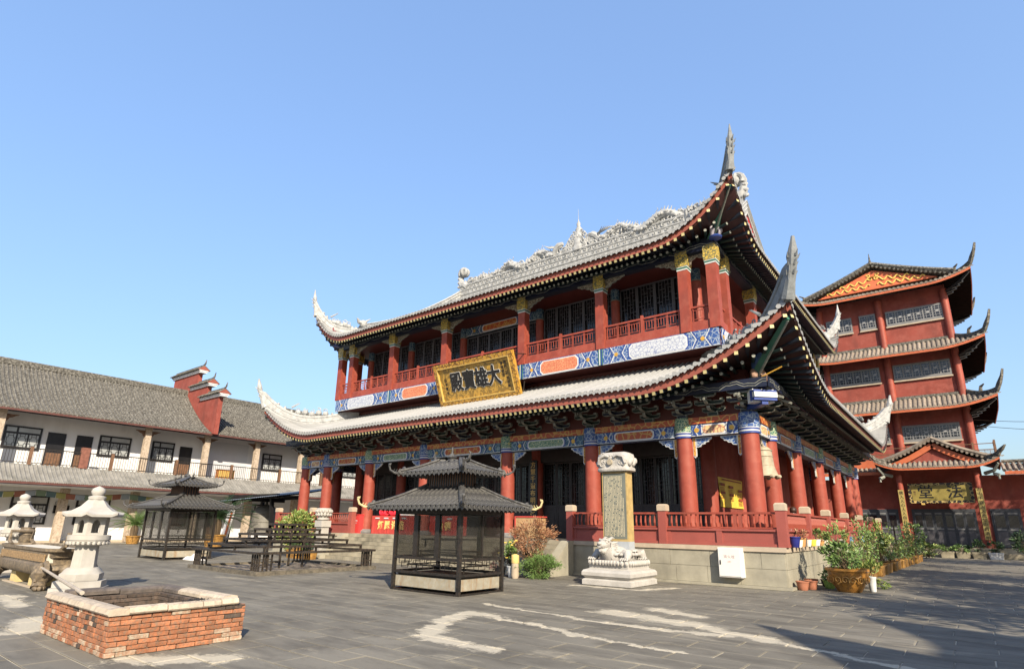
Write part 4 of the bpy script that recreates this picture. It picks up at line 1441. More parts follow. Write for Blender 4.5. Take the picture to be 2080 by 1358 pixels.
r1 = slope_roof(-48.0, 8.55, -54.0, 12.55, LY0, LY1, 0.35, 0.24, 0.075, TILE_OLD, wing_b, 'upper_roof')
b = MB(); b.box(-54.2, -53.8, LY0, LY1, 12.45, 12.8); b.tube([(-54, LY0, 12.82), (-54, LY1, 12.82)], 0.11, 8); b.build('roof_ridge', TILE_OLD, r1)
b = MB(); b.grid(lambda u, v: V((-54 - 6 * v, LY0 + (LY1 - LY0) * u, 12.5 - 4 * v)), 2, 3); b.build('rear_slope', TILE_OLD, wing_b)
r2 = slope_roof(-46.8, 3.88, -48.75, 5.06, LY0, LY1, 0.2, 0.24, 0.06, TILE_DUST, wing_b, 'lower_roof', 6)
b = MB(); b.box(XW, -46.9, LY0, LY1, 3.62, 3.66); b.build('veranda_ceiling', PAINT_WHITE, wing_b)
# stepped red gable wall rising through the roof
fire = thing('stepped_gable_wall', 'red stepped fire wall with three small tiled caps above the grey roof', 'wall', (-52, 21.6, 8.6))
b = MB()
poly = [(-47.7, 8.45), (-47.7, 11.55), (-50.1, 11.55), (-50.1, 12.75), (-52.3, 12.75), (-52.3, 14.25), (-57.2, 14.25), (-57.2, 12.75), (-59.4, 12.75), (-59.4, 9.0), (-54, 9.0)]
b.prism(poly, (0, 21.42, 0), (1, 0, 0), (0, 0, 1), (0, 0.36, 0))
b.build('wall_face', RED_WALL, fire)
for x0, x1, z in ((-50.9, -47.2, 11.56), (-53.2, -49.6, 12.76), (-57.4, -51.8, 14.26)):
    b = MB()
    b.box(x0, x1, 21.30, 21.90, z, z + 0.14, 1); b.box(x0 - 0.05, x1 + 0.05, 21.22, 21.98, z + 0.142, z + 0.22, 1)
    cap = b
    n = int((x1 - x0) / 0.2)
    for sd in (-1, 1):
        cap.add([(x0 - 0.05, 21.6 + sd * 0.52, z + 0.24), (x1 + 0.05, 21.6 + sd * 0.52, z + 0.24), (x1 + 0.05, 21.6, z + 0.62), (x0 - 0.05, 21.6, z + 0.62)], [(0, 1, 2, 3) if sd < 0 else (3, 2, 1, 0)], 0)
        for i in range(n + 1):
            x = x0 + (x1 - x0) * i / n
            cap.tube([(x, 21.6 + sd * 0.54, z + 0.25), (x, 21.6, z + 0.64)], 0.055, 6, 0)
    cap.add([(x1 + 0.05, 21.08, z + 0.24), (x1 + 0.05, 22.12, z + 0.24), (x1 + 0.05, 21.6, z + 0.62)], [(0, 1, 2)], 2)
    cap.add([(x0 - 0.05, 21.08, z + 0.24), (x0 - 0.05, 22.12, z + 0.24), (x0 - 0.05, 21.6, z + 0.62)], [(2, 1, 0)], 2)
    cap.tube([(x0, 21.6, z + 0.68), (x1 - 0.2, 21.6, z + 0.68), (x1 + 0.1, 21.6, z + 0.8), (x1 + 0.24, 21.6, z + 1.15)], [0.09, 0.09, 0.08, 0.03], 6, 0)
    cap.build('tiled_cap', [TILE_OLD, PAINT_WHITE, TERRA], fire)
# bits along the wing
fl = thing('prayer_flag_string', 'string of faded yellow, red, blue and green prayer flags under the white wing eave', 'flags', (-48.3, 12, 3.4))
b = MB()
fc = [MAT('flag ' + n_, c, 0.8, 0.1, 3) for n_, c in (('teal', (0.08, 0.13, 0.14)), ('yellow', (0.27, 0.25, 0.09)), ('red', (0.23, 0.09, 0.06)), ('pale blue', (0.23, 0.26, 0.29)), ('green', (0.14, 0.19, 0.13)))]
pts = []
for i in range(57):
    f = i / 56
    pts.append(V((-48.3, 6.0 + 15.4 * f, 3.42 - 0.22 * math.sin(PI * (f * 3 % 1)))))
b.tube(pts, 0.012, 4)
b.build('cord', IRON, fl)
for i in range(0, 55, 2):
    b = MB()
    p, q = pts[i], pts[i + 2]
    b.add([p, q, q + V((0.03, -0.02, -0.36)), p + V((0.05, 0.02, -0.38))], [(0, 1, 2, 3)])
    b.add([p + V((-.01, 0, 0)), q + V((-.01, 0, 0)), q + V((0.02, -0.02, -0.36)), p + V((0.04, 0.02, -0.38))], [(3, 2, 1, 0)])
    b.build('flag', fc[(i // 2) % 5], fl)
tv = thing('wall_screen', 'black flat screen hung on the white wing wall between two dark windows', 'screen', (XW + 0.3, 13.0, 2.2))
b = MB(); b.box(XW + 0.15, XW + 0.24, 12.55, 13.45, 1.95, 2.5); b.build('housing', BLACK, tv)
b = MB(); b.box(XW + 0.241, XW + 0.245, 12.6, 13.4, 2.0, 2.45); b.build('display', INSIDE, tv)
b = MB(); b.bar((XW, 12.8, 2.55), (XW + 0.2, 12.8, 2.55), 0.05); b.bar((XW, 13.2, 2.55), (XW + 0.2, 13.2, 2.55), 0.05); b.curl((XW + 0.12, 12.7, 2.62), (0, 1, 0), (0, 0, 1), 0.18, 0.02, 0.8); b.build('mount', IRON, tv)
bench = thing('balcony_bench', 'orange wooden cabinet standing on the wing balcony beside the red gable wall', 'cabinet', (-49.3, 23.6, 5.02))
b = MB(); b.box(-49.5, -49.1, 22.9, 24.3, 5.08, 5.75); b.box(-49.52, -49.06, 22.86, 24.34, 5.75, 5.8); b.build('cabinet_body', MAT('orange varnished wood', (0.40, 0.16, 0.04), 0.5, 0.25, 6), bench)
for i in range(4):
    b = MB(); b.box(-49.095, -49.07, 22.98 + i * 0.33, 23.24 + i * 0.33, 5.16, 5.68); b.build('cabinet_door', GOLD_FLAT, bench)

# ================================================================ the tall red hall at the back right
pag = thing('tall_red_hall', 'four-storey red hall with stacked upturned tiled eaves and gold scroll gable', 'building', (-3.4, 58, 0))
PC, PW = -3.4, 4.5
WYP = 53.0
mb = MB()
mb.box(PC - PW, PC + PW, WYP, 61.5, 0, 20.3)
mb.build('wall', RED_WALL, pag)
mb = MB(); mb.box(-16, 9, 50.4, WYP + 1, 0, 0.35); mb.box(-16, 9, 51.0, WYP + 1, 0.35, 0.66)
mb.build('platform', STEP, pag)
for x0, x1 in ((-16, PC - PW), (PC + PW, 9)):
    mb = MB(); mb.box(x0, x1, WYP, 62, 0.66, 5.6); mb.build('ground_wing', RED_WALL, pag)
for x in (PC - PW + 0.15, PC, PC + PW - 0.15):
    b = MB(); b.lathe([(0.26, 0), (0.25, 13.0)], (x, WYP - 0.04, 6.9), 16)
    b.build('column', RED, pag, True)


def pag_window(x0, x1, z0, z1, n):
    b = MB(); b.box(x0, x1, WYP - 0.10, WYP, z0, z1)
    w = b.build('window', MAT('grey window frame', (0.16, 0.165, 0.17), 0.6, 0.15, 4), pag)
    wd = (x1 - x0 - 0.12) / n
    for i in range(n):
        a = x0 + 0.06 + wd * i + 0.05; c = a + wd - 0.1
        b = MB(); b.box(a, c, WYP - 0.108, WYP - 0.10, z0 + 0.30, z1 - 0.16); b.build('pane', INSIDE, w)
        b = MB()
        h = z1 - z0 - 0.46
        zz = z0 + 0.30
        for f in (0.25, 0.75):
            b.box(a + (c - a) * f - 0.012, a + (c - a) * f + 0.012, WYP - 0.125, WYP - 0.108, zz, zz + h)
        for f in (0.2, 0.42, 0.62, 0.82):
            b.box(a, c, WYP - 0.122, WYP - 0.108, zz + h * f - 0.012, zz + h * f + 0.012)
        b.box(a + (c - a) * 0.32, a + (c - a) * 0.68, WYP - 0.13, WYP - 0.108, zz + h * 0.45, zz + h * 0.6)
        b.build('lattice', MAT('pale grey lattice', (0.25, 0.26, 0.27), 0.6, 0.15, 4) if i == 0 and 'pale grey lattice' not in bpy.data.materials else bpy.data.materials['pale grey lattice'], w)
    b = MB(); b.box(x0 - 0.05, x1 + 0.05, WYP - 0.16, WYP - 0.101, z0 - 0.02, z0 + 0.08); b.build('sill', STONE_CAP, w)


pag_window(-3.0, 0.75, 17.5, 18.85, 6); pag_window(-4.85, -3.7, 17.5, 18.9, 2); pag_window(-7.3, -5.4, 17.5, 18.9, 3)
pag_window(-3.1, 0.55, 13.0, 14.35, 6); pag_window(-7.7, -4.0, 13.0, 14.35, 6)
pag_window(-3.15, 0.4, 8.15, 9.5, 6); pag_window(-7.5, -4.0, 8.15, 9.5, 6)


def pag_roof(zb, zt, out, D, lift, name, top=False):
    zp = (lambda e: zb + (zt - zb) * (0.8 * e / D + 0.2 * (e / D) ** 2))
    R = roof(PC - PW - out, PC + PW + out, WYP - out, 61.5 + out, zp, D, lift, 3.0, 2.0, D)
    mb = MB()
    for s in 'FRBL': r_sheet(mb, R, s, -0.02)
    o = mb.build(name, TILE_PAG, pag, True)
    mb = MB()
    for s in 'FRBL': r_sheet(mb, R, s, -0.24, flip=True)
    mb.build('soffit', MAT('near black eave boarding', (0.012, 0.010, 0.009), 0.95, 0.3, 3, spec=0.0), o)  # near-black matte boarding under the eaves
    for s in 'FR':
        fascia(R, s, -0.26, -0.06, 0.0, 0.05, ORANGE, o)
    tile_rows(R, 'F', 0.3, 0.105, TILE_PAG, o, True, drip=0.09)
    for s in 'RL': tile_rows(R, s, 0.3, 0.105, TILE_PAG, o, False, drip=0.09)
    for c in ('FR', 'FL', 'BR'):
        sp = [(0.10, zb + lift + 0.12), (0.28, zb + lift + 0.55), (0.42, zb + lift + 1.05), (0.5, zb + lift + 1.5), (0.36, zb + lift + 1.05), (0.12, zb + lift + 0.62)]
        m_, cx, cy, dg, pn, bot, tp = hip_blade(R, c, 0.2, 0.34, sp, TILE_OLD, o, spines=False)
        q = V((cx, cy, 0)) + dg * tp[7][0] + V((0, 0, tp[7][1]))
        m_.tube([q, q + V((0.05, -0.05, 0.3)), q + dg * 0.25 + V((0, 0, 0.45))], [0.12, 0.1, 0.04], 6)
        m_.build('corner_ridge', TILE_OLD, o)
        b = MB()
        b.tube([V((cx, cy, zb - 0.5)) - dg * (out - 0.1), V((cx, cy, zb + lift * 0.3 - 0.35)) - dg * out * 0.45, V((cx, cy, zb + lift - 0.4)) - dg * 0.15], [0.17, 0.15, 0.1], 5)
        for k in range(4):
            b.bar(V((cx, cy, zb - 0.75 + k * 0.16)) - dg * (out - 0.05), V((cx, cy, zb - 0.75 + k * 0.16)) - dg * (out - 0.45 - 0.22 * k), 0.14, 0.1)
        b.build('corner_bracket', BLACK, o)
    b = MB()
    b.box(PC - PW - 0.12, PC + PW + 0.12, WYP - 0.16, WYP - 0.02, zt - 0.06, zt + 0.16)
    b.box(PC + PW + 0.02, PC + PW + 0.16, WYP - 0.02, 61.5, zt - 0.06, zt + 0.16)
    b.build('roof_flashing', TILE_OLD, o)
    return o, R


pag_roof(10.55, 11.6, 1.7, 1.7, 0.6, 'lower_eave')
pag_roof(14.95, 15.95, 1.7, 1.7, 0.6, 'middle_eave')
# top roof: skirt plus a gable facing the court
top, RT = pag_roof(20.15, 20.8, 1.7, 1.85, 0.65, 'top_eave')
b = MB()
gy = WYP - 0.55
for sd in (-1, 1):
    b.grid(lambda u, v: V((PC + sd * (0.0 + 5.1 * v), gy - 0.25 + 9.2 * u, 22.75 - 2.0 * v + 0.35 * (v - 0.5) ** 2)), 3, 8)
b.build('gable_roof', TILE_PAG, top, True)
b = MB()
for sd in (-1, 1):
    for k in range(30):
        y = gy - 0.2 + k * 0.3
        b.tube([(PC + sd * 5.1 * v, y, 22.79 - 2.0 * v + 0.35 * (v - 0.5) ** 2) for v in (0, 0.25, 0.5, 0.75, 1.0)], 0.1, 6)
tag(b.build('gable_tiles', TILE_PAG, top, True), kind='stuff')
b = MB()
for sd in (-1, 1):
    b.tube([(PC + sd * 5.25 * v, gy - 0.25, 22.92 - 2.0 * v + 0.35 * (v - 0.5) ** 2) for v in (0, 0.25, 0.5, 0.75, 1.0)], 0.17, 6)
    for k in range(18):
        v = (k + 0.5) / 18
        b.tube([(PC + sd * 5.1 * v, gy - 0.36, 22.70 - 2.0 * v + 0.35 * (v - 0.5) ** 2), (PC + sd * 5.1 * v, gy - 0.02, 22.74 - 2.0 * v + 0.35 * (v - 0.5) ** 2)], 0.09, 6)
b.tube([(PC, gy - 0.3, 22.9), (PC, gy - 0.3, 23.3), (PC, gy - 0.3, 23.9)], [0.16, 0.08, 0.02], 6)
b.tube([(PC, gy - 0.2, 22.95), (PC, gy + 8.8, 22.95)], 0.2, 6)
b.build('gable_verge', TILE_OLD, top, True)
b = MB(); b.prism([(-4.2, 20.85), (4.2, 20.85), (0, 22.5)], (PC, gy, 0), (1, 0, 0), (0, 0, 1), (0, 0.2, 0))
gp = b.build('gable_panel', MAT('orange red gable', (0.48, 0.12, 0.05), 0.6, 0.12, 2), top)
b = MB()
YEL = MAT('yellow scroll paint', (0.66, 0.46, 0.12), 0.6, 0.15, 4)
for sd in (-1, 1):
    for row, (zb_, am, n_) in enumerate(((21.10, 0.13, 5.5), (21.45, 0.13, 3.5))):
        ext = (3.2, 2.2)[row]
        pts = [(PC + sd * (0.25 + ext * f), gy - 0.03, zb_ + am * math.sin(f * 2 * PI * n_) + (0.1 if row == 0 else 0.22) * (1 - f)) for f in [i / 40 for i in range(41)]]
        b.tube(pts, 0.055, 5)
    b.curl((PC + sd * 0.22, gy - 0.03, 21.75), (sd, 0, 0), (0, 0, 1), 0.2, 0.05, 1.3)
    b.curl((PC + sd * 0.3, gy - 0.03, 22.05), (sd, 0, 0), (0, 0, 1), 0.15, 0.04, 1.3)
b.lathe([(0.16, -0.03), (0.2, 0), (0.05, 0.02)], (PC, gy - 0.02, 21.9), 8)
b.build('gable_scroll', YEL, gp)
# balcony over the ground floor
b = MB(); b.box(-16, 2.2, WYP - 1.0, WYP, 6.3, 6.9); b.build('balcony_band', ORANGE, pag)
b = MB()
for z in (7.0, 7.3, 7.72): b.bar((-9, WYP - 0.95, z), (2.1, WYP - 0.95, z), 0.05, 0.05)
for i in range(38): b.bar((-9 + i * 0.3, WYP - 0.95, 6.9), (-9 + i * 0.3, WYP - 0.95, 7.3), 0.025, 0.025, up=(0, 1, 0))
for z in (7.08, 7.16, 7.24): b.bar((-9, WYP - 0.95, z), (2.1, WYP - 0.95, z), 0.02, 0.02)
for y in (WYP - 0.95, WYP): b.bar((2.1, y, 6.9), (2.1, y, 7.95), 0.12, 0.12, up=(0, 1, 0))
b.bar((0.9, WYP - 0.95, 6.9), (0.9, WYP - 0.95, 7.85), 0.1, 0.1, up=(0, 1, 0)); b.bar((-3, WYP - 0.95, 6.9), (-3, WYP - 0.95, 7.85), 0.1, 0.1, up=(0, 1, 0)); b.bar((-6, WYP - 0.95, 6.9), (-6, WYP - 0.95, 7.85), 0.1, 0.1, up=(0, 1, 0))
for z in (7.0, 7.3, 7.72): b.bar((2.1, WYP - 0.95, z), (2.1, WYP, z), 0.05, 0.05)
b.build('balcony_rail', WOOD, pag)
# low tiled eaves of the ground wings
for x0, x1, z in ((-16, -4.9, 6.0), (2.3, 9, 5.75)):
    b = MB()
    b.grid(lambda u, v: V((x0 + (x1 - x0) * u, WYP - 1.6 + 1.6 * v, z + 0.6 * v)), 4, 3)
    o = b.build('wing_eave', TILE_PAG, pag, True)
    b = MB(); b.box(x0, x1, WYP - 1.62, WYP - 1.56, z - 0.26, z - 0.03); b.build('fascia_board', ORANGE, o)
    k = int((x1 - x0) / 0.3)
    for i in range(k + 1):
        x = x0 + (x1 - x0) * i / k
        b = MB(); b.tube([(0, -1.63, 0.02), (0, -0.8, 0.33), (0, 0, 0.64)], 0.105, 7)
        if i == 0: wt = b.mesh('tile_row', TILE_PAG, smooth=True)
        link('tile_row', wt, o, (x, WYP, z))
b = MB(); b.tube([(2.3, WYP - 0.05, 6.5), (9, WYP - 0.05, 6.5)], 0.14, 6); b.build('wing_ridge', TILE_OLD, pag)
# porch
PXc = -1.45
def zpor(e): return 6.15 + 0.65 * (0.8 * e / 1.6 + 0.2 * (e / 1.6) ** 2)
RP = roof(PXc - 3.6, PXc + 3.6, WYP - 2.6, WYP + 1.6, zpor, 1.6, 0.55, 1.8, 2.0, 1.6)
mb = MB()
for s in 'FRL': r_sheet(mb, RP, s, -0.02)
porch = mb.build('porch_roof', TILE_PAG, pag, True)
mb = MB()
for s in 'FRL': r_sheet(mb, RP, s, -0.2, flip=True)
mb.build('soffit', EAVE_DARK, porch)
for s in 'FRL': fascia(RP, s, -0.22, -0.05, 0.0, 0.05, ORANGE, porch)
tile_rows(RP, 'F', 0.3, 0.1, TILE_PAG, porch, True, drip=0.09)
for s in 'RL': tile_rows(RP, s, 0.3, 0.1, TILE_PAG, porch, False, drip=0.09)
for c in ('FR', 'FL'):
    m_, cx, cy, dg, pn, bot, tp = hip_blade(RP, c, 0.18, 0.3, [(0.08, 6.85), (0.25, 7.05), (0.4, 7.35), (0.2, 7.2), (0.0, 7.05)], TILE_OLD, porch, spines=False)
    m_.build('corner_ridge', TILE_OLD, porch)
    b = MB()
    b.tube([V((cx, cy, 5.6)) - dg * 0.9, V((cx, cy, 5.75)) - dg * 0.4, V((cx, cy, 6.2)) - dg * 0.12], [0.13, 0.11, 0.08], 6)
    b.tube([V((cx, cy, 5.55)) - dg * 0.45, V((cx, cy, 5.4)) - dg * 0.2], [0.1, 0.13], 6)
    b.tube([V((cx, cy, 5.4)) - dg * 0.2, V((cx, cy, 5.15)) - dg * 0.2], [0.02, 0.08], 6)
    b.build('corner_bell', RAFTER_END_DULL, porch)
b = MB()
gy2 = WYP - 1.75
for sd in (-1, 1):
    b.grid(lambda u, v: V((PXc + sd * 3.1 * v, gy2 - 0.2 + 2.0 * u, 8.0 - 1.5 * v + 0.5 * (v - 0.5) ** 2)), 2, 8)
    b.tube([(PXc + sd * 3.2 * v, gy2 - 0.2, 8.1 - 1.5 * v + 0.5 * (v - 0.5) ** 2) for v in (0, 0.25, 0.5, 0.75, 1.0)], 0.16, 6)
    for k in range(12):
        v = (k + 0.5) / 12
        b.tube([(PXc + sd * 3.1 * v, gy2 - 0.32, 7.95 - 1.5 * v + 0.5 * (v - 0.5) ** 2), (PXc + sd * 3.1 * v, gy2 + 0.1, 7.98 - 1.5 * v + 0.5 * (v - 0.5) ** 2)], 0.09, 6)
b.tube([(PXc, gy2 - 0.2, 8.12), (PXc, gy2 + 2, 8.12)], 0.16, 6)
b.build('porch_gable_roof', TILE_PAG, porch, True)
b = MB()
for sd in (-1, 1):
    pts = [(PXc + sd * 2.75 * v, 7.72 - 1.45 * v + 0.5 * (v - 0.5) ** 2 - 0.12) for v in (0, 0.25, 0.5, 0.75, 1.0)]
    for (xa, za), (xb, zb_) in zip(pts[:-1], pts[1:]): b.bar((xa, gy2, za), (xb, gy2, zb_), 0.06, 0.36)
b.build('porch_barge', ORANGE, porch)
b = MB(); b.prism([(-2.7, 6.5), (2.7, 6.5), (0, 7.7)], (PXc, gy2 + 0.2, 0), (1, 0, 0), (0, 0, 1), (0, 0.1, 0)); b.build('porch_pediment', RED_WALL, porch)
for x in (-3.75, 0.75):
    b = MB(); b.lathe([(0.2, 0), (0.19, 5.0)], (x, WYP - 1.6, 0.66), 14)
    o = b.build('porch_column', RED, pag, True)
    b = MB(); b.box(x - 0.17, x + 0.17, WYP - 1.86, WYP - 1.80, 1.2, 4.6)
    cpl = b.build('couplet_board', MAT('pale gold couplet board', (0.33, 0.26, 0.09), 0.5, 0.12, 3), o)
    text_part('佛入人心人人自在百福明' if x < 0 else '山中千百人入此堂中自清明', 0.27, BLACK, o, (x, WYP - 1.868, 2.9), (1, 0, 0), (0, 0, 1), 0.003, 0.0, 'couplet_lettering', True, 1.08)


def pag_doors(x0, x1, n, z0=0.68, z1=3.28):
    b = MB(); b.box(x0, x1, WYP - 0.08, WYP, z0, z1)
    d = b.build('doorway', MAT('slate grey door frame', (0.04, 0.045, 0.055), 0.5, 0.2, 4), pag)
    w = (x1 - x0 - 0.16) / n
    for i in range(n):
        a = x0 + 0.08 + w * i
        b = MB()
        b.box(a + 0.01, a + w - 0.01, WYP - 0.12, WYP - 0.08, z0 + 0.03, z1 - 0.12, 0)
        b.box(a + 0.1, a + w - 0.1, WYP - 0.128, WYP - 0.119, z0 + 1.35, z1 - 0.45, 1)
        b.box(a + 0.1, a + w - 0.1, WYP - 0.135, WYP - 0.119, z0 + 0.2, z0 + 1.05, 2)
        for z in (z0 + 1.2, z1 - 0.32): b.box(a + 0.1, a + w - 0.1, WYP - 0.13, WYP - 0.119, z - 0.05, z + 0.05, 3)
        b.build('door_leaf', [bpy.data.materials['slate grey door frame'], INSIDE, UPWOOD, bpy.data.materials['grey window frame']], d)


pag_doors(-3.4, 0.35, 6); pag_doors(1.15, 2.75, 2); pag_doors(-6.9, -4.25, 4)
sign = thing('dharma_hall_sign', 'dark framed gold sign with two large black characters over the porch doors', 'sign', (PXc, WYP - 1.2, 3.6))
b = MB(); b.box(PXc - 1.88, PXc + 1.88, WYP - 1.30, WYP - 1.2, 3.66, 5.06); b.build('sign_frame', FILI('black and gold frame', (0.02, 0.018, 0.015), (0.5, 0.38, 0.14), 4, 0.04), sign)
b = MB(); b.box(PXc - 1.68, PXc + 1.68, WYP - 1.315, WYP - 1.30, 3.84, 4.88); b.build('sign_face', MAT('olive gold sign face', (0.21, 0.17, 0.045), 0.5, 0.15, 2), sign)
b = MB()
for x in (-1.1, 1.1): b.box(PXc + x - 0.1, PXc + x + 0.1, WYP - 1.36, WYP - 1.18, 3.54, 3.66)
b.build('sign_bracket', GOLD_FLAT, sign)
text_part('堂', 0.95, BLACK, sign, (PXc - 0.85, WYP - 1.325, 4.36), (1, 0, 0), (0, 0, 1), 0.005, 0.012)
text_part('法', 0.95, BLACK, sign, (PXc + 0.85, WYP - 1.325, 4.36), (1, 0, 0), (0, 0, 1), 0.005, 0.012)
text_part('题书', 0.15, WOOD, sign, (PXc - 1.5, WYP - 1.32, 4.36), (1, 0, 0), (0, 0, 1), 0.003, 0, 'signature', True, 1.1)

# ================================================================ side hall outside the frame on the right; its eave corner shades the court
shade = thing('side_hall', 'red side hall with upturned tiled eave on the right of the court', 'building', (14, -6, 0))
mb = MB(); mb.box(9.8, 22, -14, 1.2, 0, 7.0); mb.build('wall', RED_WALL, shade)
RS = roof(8.05, 24, -16, 3.0, lambda e: 6.9 + 0.45 * e, 8.0, 1.6, 1.9, 1.6, 4.0)
mb = MB()
for s in 'FRBL': r_sheet(mb, RS, s, 0.0)
for s in 'FRBL': r_sheet(mb, RS, s, -0.25, flip=True)
mb.build('roof', TILE_DUST, shade)
mb = MB(); mb.box(15.2, 22, -14, 0.9, 7.0, 11.0); mb.build('shadow_tier_wall', RED_WALL, shade)  # unseen upper tier, added to throw the second shadow on the court
RS2 = roof(13.3, 24, -16, 2.6, lambda e: 10.4 + 0.45 * e, 5.3, 1.1, 1.9, 1.6, 3.0)
mb = MB()
for s in 'FRBL': r_sheet(mb, RS2, s, 0.0)
for s in 'FRBL': r_sheet(mb, RS2, s, -0.25, flip=True)
mb.build('upper_roof', TILE_DUST, shade)  # roof of the added tier, placed for its shadow
# ================================================================ ground and paving
def ground_material(name, joints):
    m, t, p = nodes(name)
    pos = coords(t, 'P')
    big = noise(t, pos, 0.35, 5, 0.6)
    mid = noise(t, coords(t, 'P', (0.55, 1.6, 1)), 1.3, 8, 0.65)
    fine = noise(t, pos, 22, 4)
    col = ramp(t, big, [(0.3, (0.125, 0.118, 0.098)), (0.7, (0.185, 0.174, 0.146))])
    oi = N(t, 'ObjectInfo')
    if not joints:
        isl = N(t, 'NewGeometry').outputs['Random Per Island']
        k = math_(t, 'MULTIPLY_ADD', math_(t, 'FRACT', math_(t, 'ADD', math_(t, 'MULTIPLY', isl, 7.3), oi.outputs['Random'])), 0.20, 0.90)
        col = mix(t, 1.0, col, k, 'MULTIPLY')
    col = mix(t, ramp(t, mid, [(0.45, 0.0), (0.64, 0.8)]), col, (0.078, 0.073, 0.062))
    st = noise(t, coords(t, 'P', (0.30, 1.3, 1)), 1.1, 9, 0.72, 0.6)
    col = mix(t, ramp(t, st, [(0.58, 0.0), (0.70, 0.75)]), col, (0.36, 0.325, 0.25))
    # cement spills that lie across the paving, each a wandering band
    warp = N(t, 'TexNoise'); warp.inputs['Scale'].default_value = 1.5; warp.inputs['Detail'].default_value = 9; warp.inputs['Roughness'].default_value = 0.72
    t.links.new(pos, warp.inputs['Vector'])
    wp = mix(t, 1.0, pos, mix(t, 1.0, warp.outputs['Color'], (0.5, 0.5, 0.5), 'SUBTRACT'), 'ADD')
    total = None
    for (ax, ay), (bx, by), w in SPILLS:
        sub = N(t, 'VectorMath', operation='SUBTRACT'); t.links.new(wp, sub.inputs[0]); sub.inputs[1].default_value = (ax, ay, 0)
        dx, dy = bx - ax, by - ay
        L2 = dx * dx + dy * dy
        dt = N(t, 'VectorMath', operation='DOT_PRODUCT'); t.links.new(sub.outputs[0], dt.inputs[0]); dt.inputs[1].default_value = (dx / L2, dy / L2, 0)
        cl = N(t, 'Clamp'); t.links.new(dt.outputs['Value'], cl.inputs[0])
        sc = N(t, 'VectorMath', operation='SCALE'); sc.inputs[0].default_value = (dx, dy, 0); t.links.new(cl.outputs[0], sc.inputs['Scale'])
        df = N(t, 'VectorMath', operation='SUBTRACT'); t.links.new(sub.outputs[0], df.inputs[0]); t.links.new(sc.outputs[0], df.inputs[1])
        fl_ = N(t, 'VectorMath', operation='MULTIPLY'); t.links.new(df.outputs[0], fl_.inputs[0]); fl_.inputs[1].default_value = (1, 1, 0)
        ln = N(t, 'VectorMath', operation='LENGTH'); t.links.new(fl_.outputs[0], ln.inputs[0])
        f = math_(t, 'SUBTRACT', 1.0, math_(t, 'DIVIDE', ln.outputs['Value'], w))
        total = f if total is None else math_(t, 'MAXIMUM', total, f)
    brk = noise(t, coords(t, 'P', (0.7, 1.6, 1)), 3.5, 8, 0.7)
    edge = math_(t, 'ADD', math_(t, 'ADD', total, math_(t, 'MULTIPLY', math_(t, 'SUBTRACT', fine, 0.5), 0.7)), math_(t, 'MULTIPLY', math_(t, 'SUBTRACT', brk, 0.5), 2.2))
    col = mix(t, ramp(t, edge, [(0.0, 0.0), (0.45, 0.9)]), col, (0.47, 0.43, 0.34))
    col = mix(t, ramp(t, fine, [(0.3, 0.0), (0.8, 0.35)]), col, scl((0.16, 0.15, 0.13), 0.8))
    if joints: col = mix(t, ramp(t, noise(t, pos, 0.9, 5), [(0.35, 0.12), (0.62, 0.9)]), (0.13, 0.12, 0.10), (0.50, 0.455, 0.36))
    t.links.new(col, p.inputs['Base Color'])
    p.inputs['Roughness'].default_value = 0.82
    p.inputs['Specular IOR Level'].default_value = 0.3
    bump(t, p, noise(t, pos, 30, 6, 0.7), 0.25, 0.01)
    return m


SPILLS = [((-6.79, 6.58), (-7.44, 7.7), 0.26), ((-7.44, 7.7), (-7.9, 8.8), 0.2), ((-7.9, 8.8), (-7.2, 8.8), 0.22), ((-7.2, 8.8), (-5.0, 8.25), 0.13), ((-5.0, 8.25), (-3.4, 8.0), 0.07), ((-6.79, 6.58), (-5.4, 6.5), 0.22),
          ((-6.0, 10.9), (-4.3, 10.6), 0.34), ((-4.3, 10.6), (-2.7, 9.86), 0.26), ((-2.7, 9.86), (-0.8, 9.05), 0.11), ((-8.5, 9.98), (-5.3, 9.54), 0.10), ((-5.3, 9.54), (-3.3, 9.85), 0.14), ((-5.4, 11.9), (-4.4, 11.5), 0.3),
          ((-8.2, 3.1), (-7.5, 3.9), 0.3), ((-9.3, 14.9), (-7.4, 14.95), 0.2), ((-7.3, 15.1), (-6.9, 16.4), 0.2), ((-16.6, 3.7), (-14.6, 3.4), 0.25), ((-12.6, 3.2), (-11.3, 2.9), 0.3)]
mb = MB(); mb.add([(-500, -200, -0.014), (400, -200, -0.014), (400, 700, -0.014), (-500, 700, -0.014)], [(0, 1, 2, 3)])
ground = tag(mb.build('ground', ground_material('paving joints', True)), 'grey stone paved temple courtyard', 'ground', kind='structure')
PAVE = ground_material('grey stone paver', False)
PLN, PRW = 0.98, 0.49
PAVM = []
for k in range(4):
    b = MB()
    j = lambda: rnd.uniform(0.003, 0.011)
    x0, x1, y0, y1 = -PLN / 2 + j() + 0.003, PLN / 2 - j(), -PRW / 2 + j() + 0.003, PRW / 2 - j()
    c = 0.012
    b.add([(x0, y0, -0.014), (x1, y0, -0.014), (x1, y1, -0.014), (x0, y1, -0.014), (x0, y0, -c / 2), (x1, y0, -c / 2), (x1, y1, -c / 2), (x0, y1, -c / 2), (x0 + c, y0 + c, 0), (x1 - c, y0 + c, 0), (x1 - c, y1 - c, 0), (x0 + c, y1 - c, 0)],
          [(0, 1, 5, 4), (1, 2, 6, 5), (2, 3, 7, 6), (3, 0, 4, 7), (4, 5, 9, 8), (5, 6, 10, 9), (6, 7, 11, 10), (7, 4, 8, 11), (8, 9, 10, 11)])
    PAVM.append((b, b.mesh('paver', PAVE)))
cells = []
fw, rt = V((-0.618, 0.786, 0)), V((0.786, 0.618, 0))
